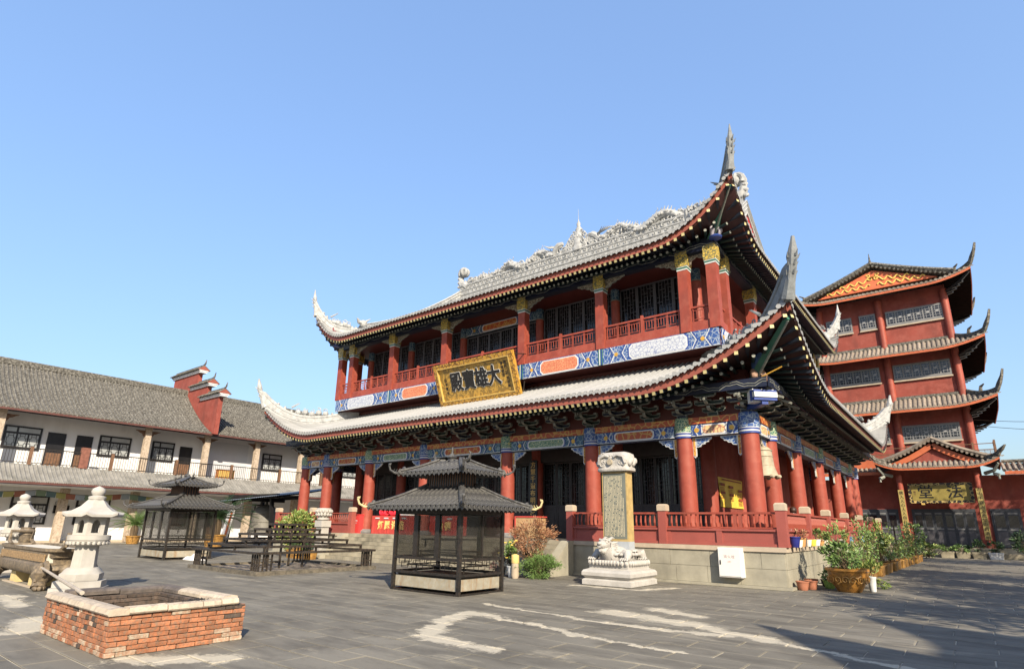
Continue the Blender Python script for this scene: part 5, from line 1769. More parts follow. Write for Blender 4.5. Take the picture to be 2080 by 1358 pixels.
for iy in range(2, 100):
    y = iy * PRW
    sh = (iy % 2) * PLN / 2 + rnd.uniform(-0.06, 0.06)
    for ix in range(-62, 8):
        x = ix * PLN + sh
        if x < -47 or x > 5: continue
        dpt = V((x, y, 0)).dot(fw)
        lat = V((x, y, 0)).dot(rt)
        if dpt < 2.5 or abs(lat) > dpt * 0.98 + 1.2: continue
        if PX0 - 0.3 < x < PX1 + 0.3 and PY0 - 0.1 < y < PY1: continue
        if SX0 < x < SX1 and y > 17.0 and y < PY1: continue
        vis = 1.62 * 1156 / max(dpt, 1) ** 2
        px = 1040 + 1156 * lat / (dpt * 1.0); py = 748 + 1156 * (1.62 + dpt * 0.2657) / dpt - 620
        inframe = abs(lat) < dpt * 0.86 and dpt > 5.2
        cells.append((-vis if inframe else 1, x, y))
cells.sort()
field = MB()
for i, (k, x, y) in enumerate(cells):
    b, me = PAVM[rnd.randrange(4)]
    dz = rnd.uniform(-0.003, 0.002)
    if i < 295:
        o = link('paver', me, ground, (x, y, dz))
        o.rotation_euler = (rnd.uniform(-0.003, 0.003), rnd.uniform(-0.002, 0.002), rnd.uniform(-0.004, 0.004))
    else:
        field.add([(a + x, c + y, d + dz) for a, c, d in b.v], b.f)
tag(field.build('paver_field', PAVE, ground), kind='stuff')

# ================================================================ name board over the entrance
plq = thing('hall_name_board', 'large tilted gold name board with four black characters on the balcony', 'sign', (-17.45, 19.5, 7.3))
o = V((-17.45, 19.42, 8.22))
ux = V((1, 0, 0)); uy = V((0, -0.36, 0.93)).normalized(); un = ux.cross(uy)
W2, H2 = 2.46, 1.03
def pbox(name, a0, a1, b0, b1, d0, d1, m):
    b = MB(); b.obox(o + ux * (a0 + a1) / 2 + uy * (b0 + b1) / 2 + un * (d0 + d1) / 2, ux * (a1 - a0) / 2, uy * (b1 - b0) / 2, un * (d1 - d0) / 2)
    return b.build(name, m, plq)
FRM = FILI('carved gold frame', (0.40, 0.22, 0.03), (0.13, 0.06, 0.012), 5, 0.05, (0.48, 0.29, 0.045), b=0.9)
pbox('board_back', -W2, W2, -H2, H2, -0.12, 0.0, GOLD)
m_, t_, p_ = nodes('dull gold field with dragons')
nz = noise(t_, coords(t_, 'P'), 2.3, 3, 0.5, 1.4)
lin = ramp(t_, nz, [(0.44, 0.0), (0.475, 1.0), (0.525, 1.0), (0.56, 0.0)])
t_.links.new(mix(t_, lin, (0.20, 0.125, 0.028), (0.42, 0.25, 0.045)), p_.inputs['Base Color']); p_.inputs['Roughness'].default_value = 0.4
pbox('board_field', -W2 + 0.22, W2 - 0.22, -H2 + 0.22, H2 - 0.22, 0.0, 0.02, m_)
for nm, a0, a1, b0, b1 in (('frame_rail', -W2, W2, H2 - 0.22, H2), ('frame_rail', -W2, W2, -H2, -H2 + 0.22), ('frame_rail', -W2, -W2 + 0.22, -H2 + 0.22, H2 - 0.22), ('frame_rail', W2 - 0.22, W2, -H2 + 0.22, H2 - 0.22)):
    pbox(nm, a0, a1, b0, b1, 0.001, 0.11, FRM)
for a0, a1, b0, b1 in ((-W2 + 0.2, W2 - 0.2, H2 - 0.25, H2 - 0.2), (-W2 + 0.2, W2 - 0.2, -H2 + 0.2, -H2 + 0.25), (-W2 + 0.2, -W2 + 0.25, -H2 + 0.25, H2 - 0.25), (W2 - 0.25, W2 - 0.2, -H2 + 0.25, H2 - 0.25)):
    pbox('frame_bead', a0, a1, b0, b1, 0.0, 0.122, MAT('bright gold bead', (0.5, 0.34, 0.10), 0.4, 0.1, 5) if 'bright gold bead' not in bpy.data.materials else bpy.data.materials['bright gold bead'])
for ch, a in (('殿', -1.15), ('寶', -0.35), ('雄', 0.42), ('大', 1.18)):
    text_part(ch, 0.80, WHITE, plq, o + ux * a + un * 0.028, ux, uy, 0.004, 0, 'character_outline', fat=0.046, sy=1.22)
    text_part(ch, 0.80, BLACK, plq, o + ux * a + un * 0.046, ux, uy, 0.004, 0, 'character', fat=0.024, sy=1.22)
text_part('佛历二千五百年', 0.155, BLACK, plq, o + ux * 1.93 + un * 0.03, ux, uy, 0.004, 0.004, 'inscription', True, 1.15)
text_part('岁次吉日', 0.155, BLACK, plq, o + ux * 1.74 + uy * 0.25 + un * 0.03, ux, uy, 0.004, 0.004, 'inscription', True, 1.15)
text_part('弟子敬书', 0.165, BLACK, plq, o - ux * 1.85 + uy * -0.1 + un * 0.03, ux, uy, 0.004, 0.004, 'inscription', True, 1.3)
b = MB()
for a in (-W2 + 0.1, W2 + 0.06):
    b.bar(o + ux * a + uy * H2 * 0.8 - un * 0.1, V((o.x + a, 20.0, 9.2)), 0.04); b.bar(o + ux * a - uy * H2 * 0.9 - un * 0.1, V((o.x + a, 19.93, 7.9)), 0.04)
b.build('hanger', IRON, plq)
# gold couplet on the dark board of an inner column
cp = thing('column_couplet', 'black vertical couplet board with gold characters on the inner hall column', 'sign', (-15.1, 20.9, 1.4))
b = MB(); b.box(-15.32, -14.88, 20.86, 20.91, 1.55, 4.45); b.build('board', BLACK, cp)
text_part('方慧千道布明渊任源', 0.28, GOLD_FLAT, cp, (-15.1, 20.855, 3.0), (1, 0, 0), (0, 0, 1), 0.003, 0.004, 'lettering', True, 1.1)
# yellow notice on the side wall
nt_ = thing('yellow_notice', 'yellow paper notice sheet on the red side wall behind the corner column', 'poster', (BX1 + 0.1, 23.4, 2.3))
b = MB(); b.grid(lambda u, v: V((BX1 + 0.11 + 0.02 * math.sin(v * 5 + u * 3), 21.85 + 3.0 * u, 2.42 + 1.1 * v)), 8, 6)
b.build('sheet', MAT('yellow paper', (0.62, 0.44, 0.06), 0.6, 0.08, 2), nt_)
b = MB()
for k, (yy, zz) in enumerate(((22.2, 3.25), (23.2, 3.2), (24.3, 3.1), (22.2, 2.95), (23.2, 2.9), (24.3, 2.75))):
    b.box(BX1 + 0.135, BX1 + 0.14, yy - 0.25, yy + 0.25, zz - 0.05, zz + 0.05)
    for r_ in range(3): b.box(BX1 + 0.134, BX1 + 0.137, yy - 0.3, yy + 0.2, zz - 0.12 - r_ * 0.05, zz - 0.105 - r_ * 0.05)
b.box(BX1 + 0.135, BX1 + 0.14, 22.2, 24.5, 3.42, 3.47)
b.build('printed_block', MAT('dark red print', (0.25, 0.06, 0.02), 0.6, 0.1, 3), nt_)
# hanging bell
bell = thing('hanging_bell', 'grey green bronze bell hanging beside the corner column', 'bell', (XR + 0.02, 20.25, 3.3))
b = MB()
prof = [(0.06, 1.02), (0.2, 0.98), (0.29, 0.88), (0.31, 0.6), (0.33, 0.35), (0.40, 0.12), (0.45, 0.02), (0.42, 0.0)]
b.lathe([(r, z) for r, z in prof[::-1]], (XR + 0.02, 20.25, 3.3), 20)
for k in range(8):
    a = k * PI / 4
    b.ball((XR + 0.02 + 0.44 * math.cos(a), 20.25 + 0.44 * math.sin(a), 3.3), 0.09, 0.09, 0.07, 6, 4)
BRONZE = MAT('dull bronze', (0.30, 0.26, 0.19), 0.55, 0.25, 6, 0.35, 16)
b.build('bell_body', BRONZE, bell, 50)
b = MB()
for z in (3.65, 3.95, 4.15): b.lathe([(0.335 - (z - 3.3) * 0.03, 0), (0.345 - (z - 3.3) * 0.03, 0.015), (0.335 - (z - 3.3) * 0.03, 0.03)], (XR + 0.02, 20.25, z), 20)
b.tube([(XR - 0.06, 20.25, 4.28), (XR + 0.02, 20.25, 4.42), (XR + 0.1, 20.25, 4.28)], 0.03, 6)
b.tube([(XR + 0.02, 20.25, 4.42), (XR + 0.02, 20.25, 5.0)], 0.014, 5)
b.build('bell_fitting', BRONZE, bell)
# fire hydrant cabinet
fc_ = thing('fire_hydrant_cabinet', 'white metal fire hydrant cabinet fixed to the podium wall', 'cabinet', (-5.75, 17.95, 0.3))
b = MB(); b.box(-6.1, -5.42, 17.83, 18.08, 0.27, 1.10); b.build('cabinet_box', MAT('white enamel', (0.62, 0.61, 0.585), 0.4, 0.03, 2), fc_)
b = MB(); b.box(-6.085, -5.46, 17.81, 17.828, 0.30, 1.07); door_ = b.build('cabinet_door', bpy.data.materials['white enamel'], fc_)
b = MB(); b.box(-6.05, -6.02, 17.795, 17.81, 0.62, 0.74); b.build('latch', BLACK, door_)
PRT = MAT('pale red print', (0.62, 0.36, 0.34), 0.6, 0.1, 3)
text_part('消火栓', 0.1, MAT('grey red print', (0.40, 0.30, 0.30), 0.6, 0.1, 3), fc_, (-5.77, 17.806, 0.84), (1, 0, 0), (0, 0, 1), 0.001, 0, 'lettering', gap=1.25)
text_part('（内）', 0.06, PRT, fc_, (-5.77, 17.806, 0.70), (1, 0, 0), (0, 0, 1), 0.001)
# ================================================================ turtle stele
st = thing('turtle_stele', 'white stone turtle carrying a gold framed inscribed slab with dragon cap', 'stele', (-8.46, 16.1, 0))
SX_, SY_ = -8.45, 16.08
def sbox(hx, hy, z0, z1, b, r=0.0): b.lathe([(1 - r, z0), (1, z0 + r * 0.5), (1, z1 - r * 0.5), (1 - r, z1)], (SX_, SY_, 0), 32, sx=hx, sy=hy, power=9)
b = MB()
b.lathe([(0.92, 0), (0.96, 0.02), (0.96, 0.15), (0.93, 0.17), (0.86, 0.19), (0.90, 0.22), (0.97, 0.27), (0.97, 0.36), (0.92, 0.42), (0.80, 0.45), (0.76, 0.47), (0.78, 0.6), (0.80, 0.68), (0.74, 0.70)], (SX_, SY_, 0), 4, a0=PI / 4, sx=0.81 * 1.4142, sy=0.90 * 1.4142)
b.build('pedestal', MARBLE, st, 20)
b = MB()
for k in range(46):
    a = k / 46 * 2 * PI
    q = (abs(math.cos(a)) ** 10 + abs(math.sin(a)) ** 10) ** -0.1
    b.ball((SX_ + math.cos(a) * q * 0.66, SY_ + math.sin(a) * q * 0.74, 0.63), 0.06, 0.06, 0.08, 6, 4)
b.build('lotus_band', MARBLE_C, st, 50)
b = MB()
b.ball((SX_ + 0.02, SY_ + 0.06, 0.82), 0.46, 0.58, 0.30, 18, 10)
for k in range(20):              # rim of the shell
    a = k / 20 * 2 * PI
    b.ball((SX_ + 0.02 + math.cos(a) * 0.50, SY_ + 0.06 + math.sin(a) * 0.62, 0.86), 0.085, 0.10, 0.05, 7, 5)
for i, (nr, rr, zz) in enumerate(((10, 0.40, 0.97), (7, 0.27, 1.05), (4, 0.13, 1.10))):
    for k in range(nr):
        a = (k + 0.5 * (i % 2)) / nr * 2 * PI
        b.lathe([(0.11, -0.03), (0.10, 0.02), (0.06, 0.035), (0.045, 0.02)], (SX_ + 0.02 + math.cos(a) * rr, SY_ + 0.06 + math.sin(a) * rr * 1.2, zz), 6)
hx, hy, hz = SX_ - 0.10, SY_ - 0.62, 1.06
b.tube([(SX_ - 0.02, SY_ - 0.36, 0.80), (SX_ - 0.06, SY_ - 0.52, 0.90), (hx, hy, hz - 0.02)], [0.25, 0.23, 0.19], 12)
b.tube([(hx, hy + 0.08, hz + 0.06), (hx - 0.01, hy - 0.08, hz + 0.10), (hx - 0.02, hy - 0.24, hz + 0.06), (hx - 0.02, hy - 0.33, hz + 0.07)], [0.16, 0.155, 0.11, 0.085], 12)
b.tube([(hx, hy - 0.02, hz - 0.08), (hx - 0.02, hy - 0.20, hz - 0.10), (hx - 0.02, hy - 0.29, hz - 0.07)], [0.13, 0.09, 0.05], 10)
b.ball((hx - 0.02, hy - 0.34, hz + 0.11), 0.075, 0.05, 0.05, 8, 6)
for k in range(5): b.tube([(hx - 0.10 + 0.04 * k, hy - 0.27, hz + 0.0), (hx - 0.10 + 0.04 * k, hy - 0.28, hz - 0.035)], [0.016, 0.004], 4)
for sd in (-1, 1):
    b.ball((hx + sd * 0.10, hy - 0.13, hz + 0.14), 0.05, 0.055, 0.05, 8, 6)
    b.tube([(hx + sd * 0.03, hy - 0.17, hz + 0.19), (hx + sd * 0.10, hy - 0.15, hz + 0.21), (hx + sd * 0.17, hy - 0.06, hz + 0.17)], [0.03, 0.04, 0.02], 6)
    b.tube([(hx + sd * 0.08, hy + 0.0, hz + 0.18), (hx + sd * 0.11, hy + 0.18, hz + 0.26), (hx + sd * 0.10, hy + 0.36, hz + 0.24)], [0.05, 0.04, 0.012], 7)
    for k in range(8):
        z = hz + 0.10 - 0.055 * k
        b.tube([(hx + sd * 0.13, hy + 0.02, z), (hx + sd * 0.25, hy + 0.12 + 0.02 * (k % 3), z + 0.02), (hx + sd * 0.24, hy + 0.30, z + 0.05 - 0.03 * (k % 2))], [0.045, 0.04, 0.008], 6)
        b.curl((hx + sd * 0.19, hy + 0.02, z), (0, 1, 0), (0, 0, 1), 0.055, 0.022, 1.2, seg=8, a0=k)
    for yy, dy in ((-0.40, -0.20), (0.50, 0.06)):
        b.tube([(SX_ + sd * 0.34, SY_ + yy + 0.05, 0.86), (SX_ + sd * 0.50, SY_ + yy, 0.88), (SX_ + sd * 0.53, SY_ + yy + dy * 0.7, 0.76), (SX_ + sd * 0.52, SY_ + yy + dy, 0.73)], [0.14, 0.135, 0.09, 0.085], 10)
        for k in range(4): b.tube([(SX_ + sd * 0.52 + 0.055 * (k - 1.5), SY_ + yy + dy, 0.745), (SX_ + sd * 0.52 + 0.065 * (k - 1.5), SY_ + yy + dy - 0.10, 0.75), (SX_ + sd * 0.52 + 0.07 * (k - 1.5), SY_ + yy + dy - 0.16, 0.71)], [0.038, 0.034, 0.016], 7)
b.tube([(SX_ + 0.1, SY_ + 0.66, 0.84), (SX_ + 0.2, SY_ + 0.74, 0.9), (SX_ + 0.12, SY_ + 0.68, 1.05)], [0.1, 0.07, 0.02], 7)
b.build('turtle', MARBLE_C, st, 50)
b = MB(); b.box(SX_ - 0.36, SX_ + 0.42, SY_ - 0.18, SY_ + 0.2, 0.95, 1.22); b.build('slab_socket', MAT('blue grey socket stone', (0.30, 0.33, 0.36), 0.7, 0.1, 3), st)
SLX0, SLX1, SLY0, SLY1 = SX_ - 0.42, SX_ + 0.42, SY_ - 0.17, SY_ + 0.19
b = MB(); b.box(SLX0, SLX1, SLY0, SLY1, 1.22, 3.26); slab = b.build('slab', MAT('ochre carved slab edge', (0.36, 0.265, 0.11), 0.65, 0.2, 5, 0.6, 14), st)
b = MB(); b.box(SLX0 + 0.04, SLX1 - 0.04, SLY0 - 0.006, SLY0, 1.29, 3.21)
b.build('inscribed_face', MAT('grey green slate', (0.13, 0.14, 0.12), 0.5, 0.15, 2), slab)
b = MB()       # columns of small gilt marks, one per character
ncol, nrow = 14, 46
for i in range(ncol):
    x = SLX1 - 0.13 - (SLX1 - SLX0 - 0.22) * i / (ncol - 1) + 0.0
    top_ = 3.13 - (0.0 if i not in (0,) else 0.6)
    brk = rnd.randrange(6, nrow)
    for j in range(nrow):
        z = 3.12 - j * 0.0386
        if z > top_ or rnd.random() < 0.12: continue
        hw = rnd.uniform(0.013, 0.018)
        b.box(x - hw, x + hw, SLY0 - 0.0085, SLY0 - 0.006, z - 0.014, z - 0.008)
        b.box(x - 0.003 + rnd.uniform(-0.006, 0.006), x + 0.003 + rnd.uniform(0, 0.004), SLY0 - 0.0088, SLY0 - 0.006, z - 0.015, z + 0.013)
        b.box(x - hw * 0.8, x + hw * 0.8, SLY0 - 0.0083, SLY0 - 0.006, z + 0.004, z + 0.010)
tag(b.build('gilt_inscription', MAT('pale gilt lettering', (0.62, 0.55, 0.38), 0.5, 0.1, 5), slab), kind='stuff')
b = MB()
b.lathe([(0.93, 3.27), (1.0, 3.29), (1.0, 3.37), (0.93, 3.40), (0.95, 3.5), (0.99, 3.66), (0.93, 3.80), (0.72, 3.86)], (SX_, SY_ + 0.01, 0), 36, sx=0.55, sy=0.30, power=6)
for k in range(34):
    sd = -1 if k % 3 else 1
    x = SX_ + rnd.uniform(-0.46, 0.46); z = rnd.uniform(3.47, 3.76)
    if sd < 0 and abs(x - SX_ + 0.03) < 0.14 and z < 3.68: continue
    b.curl((x, SY_ + 0.01 + sd * 0.285, z), (1, 0, 0), (0, 0, 1), rnd.uniform(0.06, 0.11), 0.03, 1.2, seg=8, a0=rnd.uniform(0, 6))
for sd in (-1, 1):
    b.tube([(SX_ + sd * 0.45, SY_ - 0.29, 3.5), (SX_ + sd * 0.4, SY_ - 0.31, 3.7), (SX_ + sd * 0.2, SY_ - 0.31, 3.76), (SX_ + sd * 0.08, SY_ - 0.31, 3.7)], [0.05, 0.065, 0.055, 0.04], 7)
    for k in range(4): b.ball((SX_ + sd * 0.54, SY_ - 0.15 + 0.12 * k, 3.52 + 0.08 * (k % 2)), 0.07, 0.08, 0.1, 7, 5)
cap_ = b.build('dragon_cap', MARBLE_C, st, 50)
b = MB(); b.tube([(SX_ - 0.06, SY_ - 0.26, 3.55), (SX_ - 0.06, SY_ - 0.34, 3.55)], 0.085, 16); b.build('medallion', BRONZE, cap_)
# ================================================================ stone lanterns
def lantern(x, y, label):
    L = thing('stone_lantern', label, 'lantern', (x, y, 0), 'stone lanterns by the long burner')
    a0 = PI / 6
    c = (x, y, 0)
    b = MB()
    b.lathe([(0.58, 0), (0.58, 0.13)], c, 6, a0=a0); b.lathe([(0.53, 0.135), (0.53, 0.27)], c, 6, a0=a0)
    b.build('base_slab', GRANITE, L)
    b = MB(); b.lathe([(0.42, 0.275), (0.44, 0.33), (0.44, 0.42), (0.40, 0.45), (0.36, 0.51), (0.31, 0.55)], c, 6, a0=a0); b.build('lotus_foot', GRANITE, L, 40)
    b = MB(); b.lathe([(0.255, 0.55), (0.235, 1.02)], c, 6, a0=a0); b.build('shaft', GRANITE, L)
    b = MB(); b.lathe([(0.25, 1.02), (0.36, 1.06), (0.42, 1.12), (0.40, 1.14), (0.43, 1.15), (0.43, 1.25), (0.38, 1.26)], c, 12, a0=a0)
    for k in range(24):
        a = k * PI / 12
        b.ball((x + 0.38 * math.cos(a), y + 0.38 * math.sin(a), 1.09), 0.05, 0.05, 0.05, 6, 4)
    b.build('lotus_tray', GRANITE, L, 40)
    r, z0, z1 = 0.345, 1.26, 1.66
    b = MB()
    for k in range(6):
        a, a2 = a0 + k * PI / 3, a0 + (k + 1) * PI / 3
        p, q = V((x + r * math.cos(a), y + r * math.sin(a), 0)), V((x + r * math.cos(a2), y + r * math.sin(a2), 0))
        u = q - p; w = u.length; u.normalize(); n = V((u.y, -u.x, 0))
        hole = [(w * 0.26, 0.05), (w * 0.74, 0.05), (w * 0.74, 0.24), (w * 0.66, 0.31), (w * 0.5, 0.35), (w * 0.34, 0.31), (w * 0.26, 0.24)]
        h = z1 - z0
        for poly in ([(0, 0), (w, 0), (w * 0.74, 0.05), (w * 0.26, 0.05)], [(w, 0), (w, h), (w * 0.74, 0.24), (w * 0.74, 0.05)], [(0, 0), (w * 0.26, 0.05), (w * 0.26, 0.24), (0, h)],
                     [(w, h), (0, h), (w * 0.26, 0.24), (w * 0.34, 0.31), (w * 0.5, 0.35), (w * 0.66, 0.31), (w * 0.74, 0.24)]):
            b.prism(poly, p + V((0, 0, z0)), u, (0, 0, 1), -n * 0.05)
    b.build('light_chamber', GRANITE, L)
    b = MB()
    n = 36
    rings = []
    for f, (rr, zz) in enumerate(((0.32, 1.66), (0.62, 1.665), (0.63, 1.72), (0.46, 1.80), (0.30, 1.90), (0.20, 2.02), (0.16, 2.06))):
        base = len(b.v)
        for k in range(n):
            a = a0 + 2 * PI * k / n
            hexr = math.cos(PI / 6) / math.cos(((a - a0 + PI / 6) % (PI / 3)) - PI / 6) if True else 1
            hx = 1 / math.cos(((a - a0) % (PI / 3)) - PI / 6) * math.cos(PI / 6)
            lift = max(0, (hx - 0.93) / 0.07) ** 2 * (0.05 if f in (1, 2) else 0)
            b.v.append((x + rr * hx * math.cos(a), y + rr * hx * math.sin(a), zz + lift))
        rings.append(base)
    for f in range(len(rings) - 1):
        for k in range(n):
            k2 = (k + 1) % n
            b.f.append((rings[f] + k, rings[f] + k2, rings[f + 1] + k2, rings[f + 1] + k)); b.m.append(0)
    b.f.append(tuple(rings[-1] + k for k in range(n))); b.m.append(0)
    b.build('lantern_roof', GRANITE, L, 30)
    b = MB(); b.lathe([(0.17, 2.06), (0.18, 2.12), (0.13, 2.14), (0.10, 2.15), (0.13, 2.19), (0.145, 2.25), (0.12, 2.31), (0.05, 2.35), (0.01, 2.37)], c, 14); b.build('finial', GRANITE, L, 40)
    return L


lantern(-16.2, 4.85, 'nearer white stone lantern, in front of the end of the long burner')
lantern(-23.9, 5.18, 'farther white stone lantern behind the long burner at the left edge')
# ================================================================ long bronze burner
tr = thing('long_incense_burner', 'long weathered bronze incense trough on clawed legs at the left edge', 'incense burner', (-19.3, 4.85, 0))
TB = MAT('weathered bronze', (0.105, 0.085, 0.062), 0.6, 0.35, 5, 0.5, 12, c2=(0.20, 0.155, 0.10))
tc = (-19.3, 4.85, 0)
b = MB(); b.lathe([(0.90, 0.30), (1.0, 0.34), (1.05, 0.45), (1.03, 0.54), (0.95, 0.57), (0.94, 0.59), (0.95, 0.80), (0.98, 0.82), (1.06, 0.86), (1.07, 0.93), (1.01, 0.93), (0.98, 0.72)], tc, 64, sx=2.2, sy=0.5, power=7)
b.build('trough', TB, tr, 40)
b = MB(); b.box(-21.35, -17.25, 4.42, 5.28, 0.6, 0.88); b.build('ash_bed', MAT('pale ash', (0.5, 0.47, 0.40), 0.95, 0.1, 4, 0.3, 12), tr)
b = MB()
for i in range(30):
    x = -21.2 + i * 0.131
    b.box(x, x + 0.085, 4.345, 4.385, 0.62, 0.79)
tag(b.build('panel_relief', MAT('gilded relief', (0.22, 0.15, 0.08), 0.6, 0.4, 14, 0.6, 20), tr), kind='stuff')
for sx_ in (-1, 1):
    for sy_ in (-1, 1):
        b = MB()
        X, Y = -19.3 + sx_ * 1.95, 4.85 + sy_ * 0.40
        b.tube([(X, Y, 0.42), (X + sx_ * 0.12, Y + sy_ * 0.08, 0.30), (X + sx_ * 0.10, Y + sy_ * 0.08, 0.18), (X + sx_ * 0.16, Y + sy_ * 0.12, 0.06)], [0.26, 0.22, 0.14, 0.15], 10)
        for k in range(3): b.ball((X + sx_ * (0.2 + 0.03 * (k == 1)), Y + sy_ * (0.10 + 0.07 * (k - 1)), 0.06), 0.09, 0.07, 0.06, 7, 5)
        for k in range(4): b.curl((X + sx_ * 0.1, Y + sy_ * 0.2, 0.2 + 0.08 * k), (1, 0, 0), (0, 0, 1), 0.1, 0.03, 1.2, seg=8, a0=k)
        b.build('claw_leg', TB, tr, 45)
for sx_ in (-1, 1):
    b = MB(); b.tube([(-19.3 + sx_ * 2.2, 4.6, 0.9), (-19.3 + sx_ * 2.5, 4.6, 1.0), (-19.3 + sx_ * 2.5, 4.6, 1.25), (-19.3 + sx_ * 2.5, 5.1, 1.25), (-19.3 + sx_ * 2.5, 5.1, 1.0), (-19.3 + sx_ * 2.2, 5.1, 0.9)], 0.05, 7)
    b.curl((-19.3 + sx_ * 2.23, 4.36, 0.45), (1, 0, 0), (0, 0, 1), 0.2, 0.06, 1.4); b.ball((-19.3 + sx_ * 2.25, 4.85, 0.45), 0.14, 0.25, 0.14, 9, 6)
    b.build('ear_handle', TB, tr, 45)
BRK_Y = MAT('yellow brick pier', (0.50, 0.40, 0.20), 0.85, 0.15, 5, 0.3, 14)
for x in (-20.2, -18.5):
    b = MB(); b.box(x - 0.22, x + 0.22, 4.5, 5.2, 0, 0.31)
    b.build('brick_support', BRK_Y, tr)
b = MB(); b.box(-20.6, -18.1, 4.38, 4.46, 0, 0.03); b.build('support_footing', STONE_CAP, tr)
urn = thing('bronze_urn', 'small dark bronze urn standing on the ash of the long burner', 'urn', (-22.0, 5.0, 0.8))
b = MB(); b.lathe([(0.14, 0.80), (0.20, 0.9), (0.24, 1.1), (0.25, 1.25), (0.22, 1.32), (0.24, 1.35), (0.20, 1.35), (0.18, 1.2)], (-22.0, 5.0, 0), 18, sx=0.75, sy=0.75); b.build('urn_body', TB, urn, 40)
b = MB(); b.lathe([(0.252, 1.13), (0.262, 1.15), (0.252, 1.17)], (-22.0, 5.0, 0), 18, sx=0.75, sy=0.75); b.build('urn_band', TB, urn, 40)
# ================================================================ brick ash pit
pit = thing('brick_ash_pit', 'square open pit of old orange bricks with pale stone coping', 'brick pit', (-9.7, 3.75, 0))
QX0, QX1, QY0, QY1 = -11.02, -8.45, 2.92, 4.62
BR_M = [MAT('orange fired brick', (0.31, 0.125, 0.062), 0.9, 0.3, 9, 0.6, 30, c2=(0.19, 0.12, 0.08), jit=0.20, mode='P'), MAT('pale worn brick', (0.34, 0.215, 0.145), 0.9, 0.25, 8, 0.45, 30, c2=(0.40, 0.36, 0.28), jit=0.2, mode='P'),
        MAT('sooty brick', (0.085, 0.062, 0.048), 0.9, 0.3, 7, 0.6, 30, c2=(0.045, 0.04, 0.036), jit=0.3, mode='P')]
BRL, BRH, BRD = 0.235, 0.056, 0.115
bricks = {}
def brick_mesh(l, k):
    key = (round(l, 2), k)
    if key not in bricks:
        b = MB()
        c = 0.006
        x, y, z = l / 2 - 0.002, BRD / 2, BRH / 2 - 0.001
        j = lambda: rnd.uniform(-0.004, 0.004)
        vs = []
        for sz in (-1, 1):
            for sx_, sy_ in ((-1, -1), (1, -1), (1, 1), (-1, 1)):
                vs.append((sx_ * x + j(), sy_ * y + j(), sz * (z - c) ))
        for sz in (-1, 1):
            for sx_, sy_ in ((-1, -1), (1, -1), (1, 1), (-1, 1)):
                vs.append((sx_ * (x - c) + j() * 0.5, sy_ * (y - c) + j() * 0.5, sz * z))
        b.add(vs, [(0, 1, 5, 4), (1, 2, 6, 5), (2, 3, 7, 6), (3, 0, 4, 7), (12, 13, 14, 15), (4, 5, 13, 12), (5, 6, 14, 13), (6, 7, 15, 14), (7, 4, 12, 15), (0, 8, 9, 1), (1, 9, 10, 2), (2, 10, 11, 3), (3, 11, 8, 0), (11, 10, 9, 8)])
        bricks[key] = b.mesh('brick', BR_M[k])
    return bricks[key]


mb = MB()
for x0, x1, y0, y1 in ((QX0 + 0.03, QX1 - 0.03, QY0 + 0.03, QY0 + 0.16), (QX0 + 0.03, QX1 - 0.03, QY1 - 0.16, QY1 - 0.03), (QX0 + 0.03, QX0 + 0.16, QY0 + 0.16, QY1 - 0.16), (QX1 - 0.16, QX1 - 0.03, QY0 + 0.16, QY1 - 0.16)):
    mb.box(x0, x1, y0, y1, 0, 0.47)
mb.build('mortar_core', MAT('lime mortar', (0.30, 0.25, 0.20), 0.95, 0.2, 6, 0.3, 20), pit)
nb = 0
for row in range(8):
    z = 0.031 + row * 0.0595
    for wallk, (a0, a1, fixed, axis, nrm) in enumerate(((QX0, QX1, QY0, 'x', -1), (QY0, QY1, QX1, 'y', 1), (QX0, QX1, QY1, 'x', 1), (QY0, QY1, QX0, 'y', -1))):
        L = a1 - a0
        header = wallk in (0, 2)
        ul = 0.118 if (wallk == 0) else BRL
        a = a0 + (0 if row % 2 else -ul / 2)
        while a < a1 - 0.02:
            s, e = max(a, a0), min(a + ul, a1)
            if e - s > 0.04 and nb < 420:
                l = e - s - rnd.uniform(0.004, 0.012)
                k = 1 if (row < 2 and rnd.random() < 0.5) or rnd.random() < 0.06 else (2 if rnd.random() < (0.13 if row > 3 else 0.05) else 0)
                if wallk in (2, 3): k = 2
                m = (s + e) / 2
                out = fixed - nrm * (BRD / 2) + nrm * rnd.uniform(-0.008, 0.008)
                pos = (m, out, z + rnd.uniform(-0.002, 0.002)) if axis == 'x' else (out, m, z + rnd.uniform(-0.002, 0.002))
                if wallk in (0, 1) or row > 4:
                    o = link('brick', brick_mesh(l, k), pit, pos)
                    o.rotation_euler = (rnd.uniform(-0.015, 0.015), rnd.uniform(-0.01, 0.01), (0 if axis == 'x' else PI / 2) + rnd.uniform(-0.015, 0.015))
                    nb += 1
            a += ul
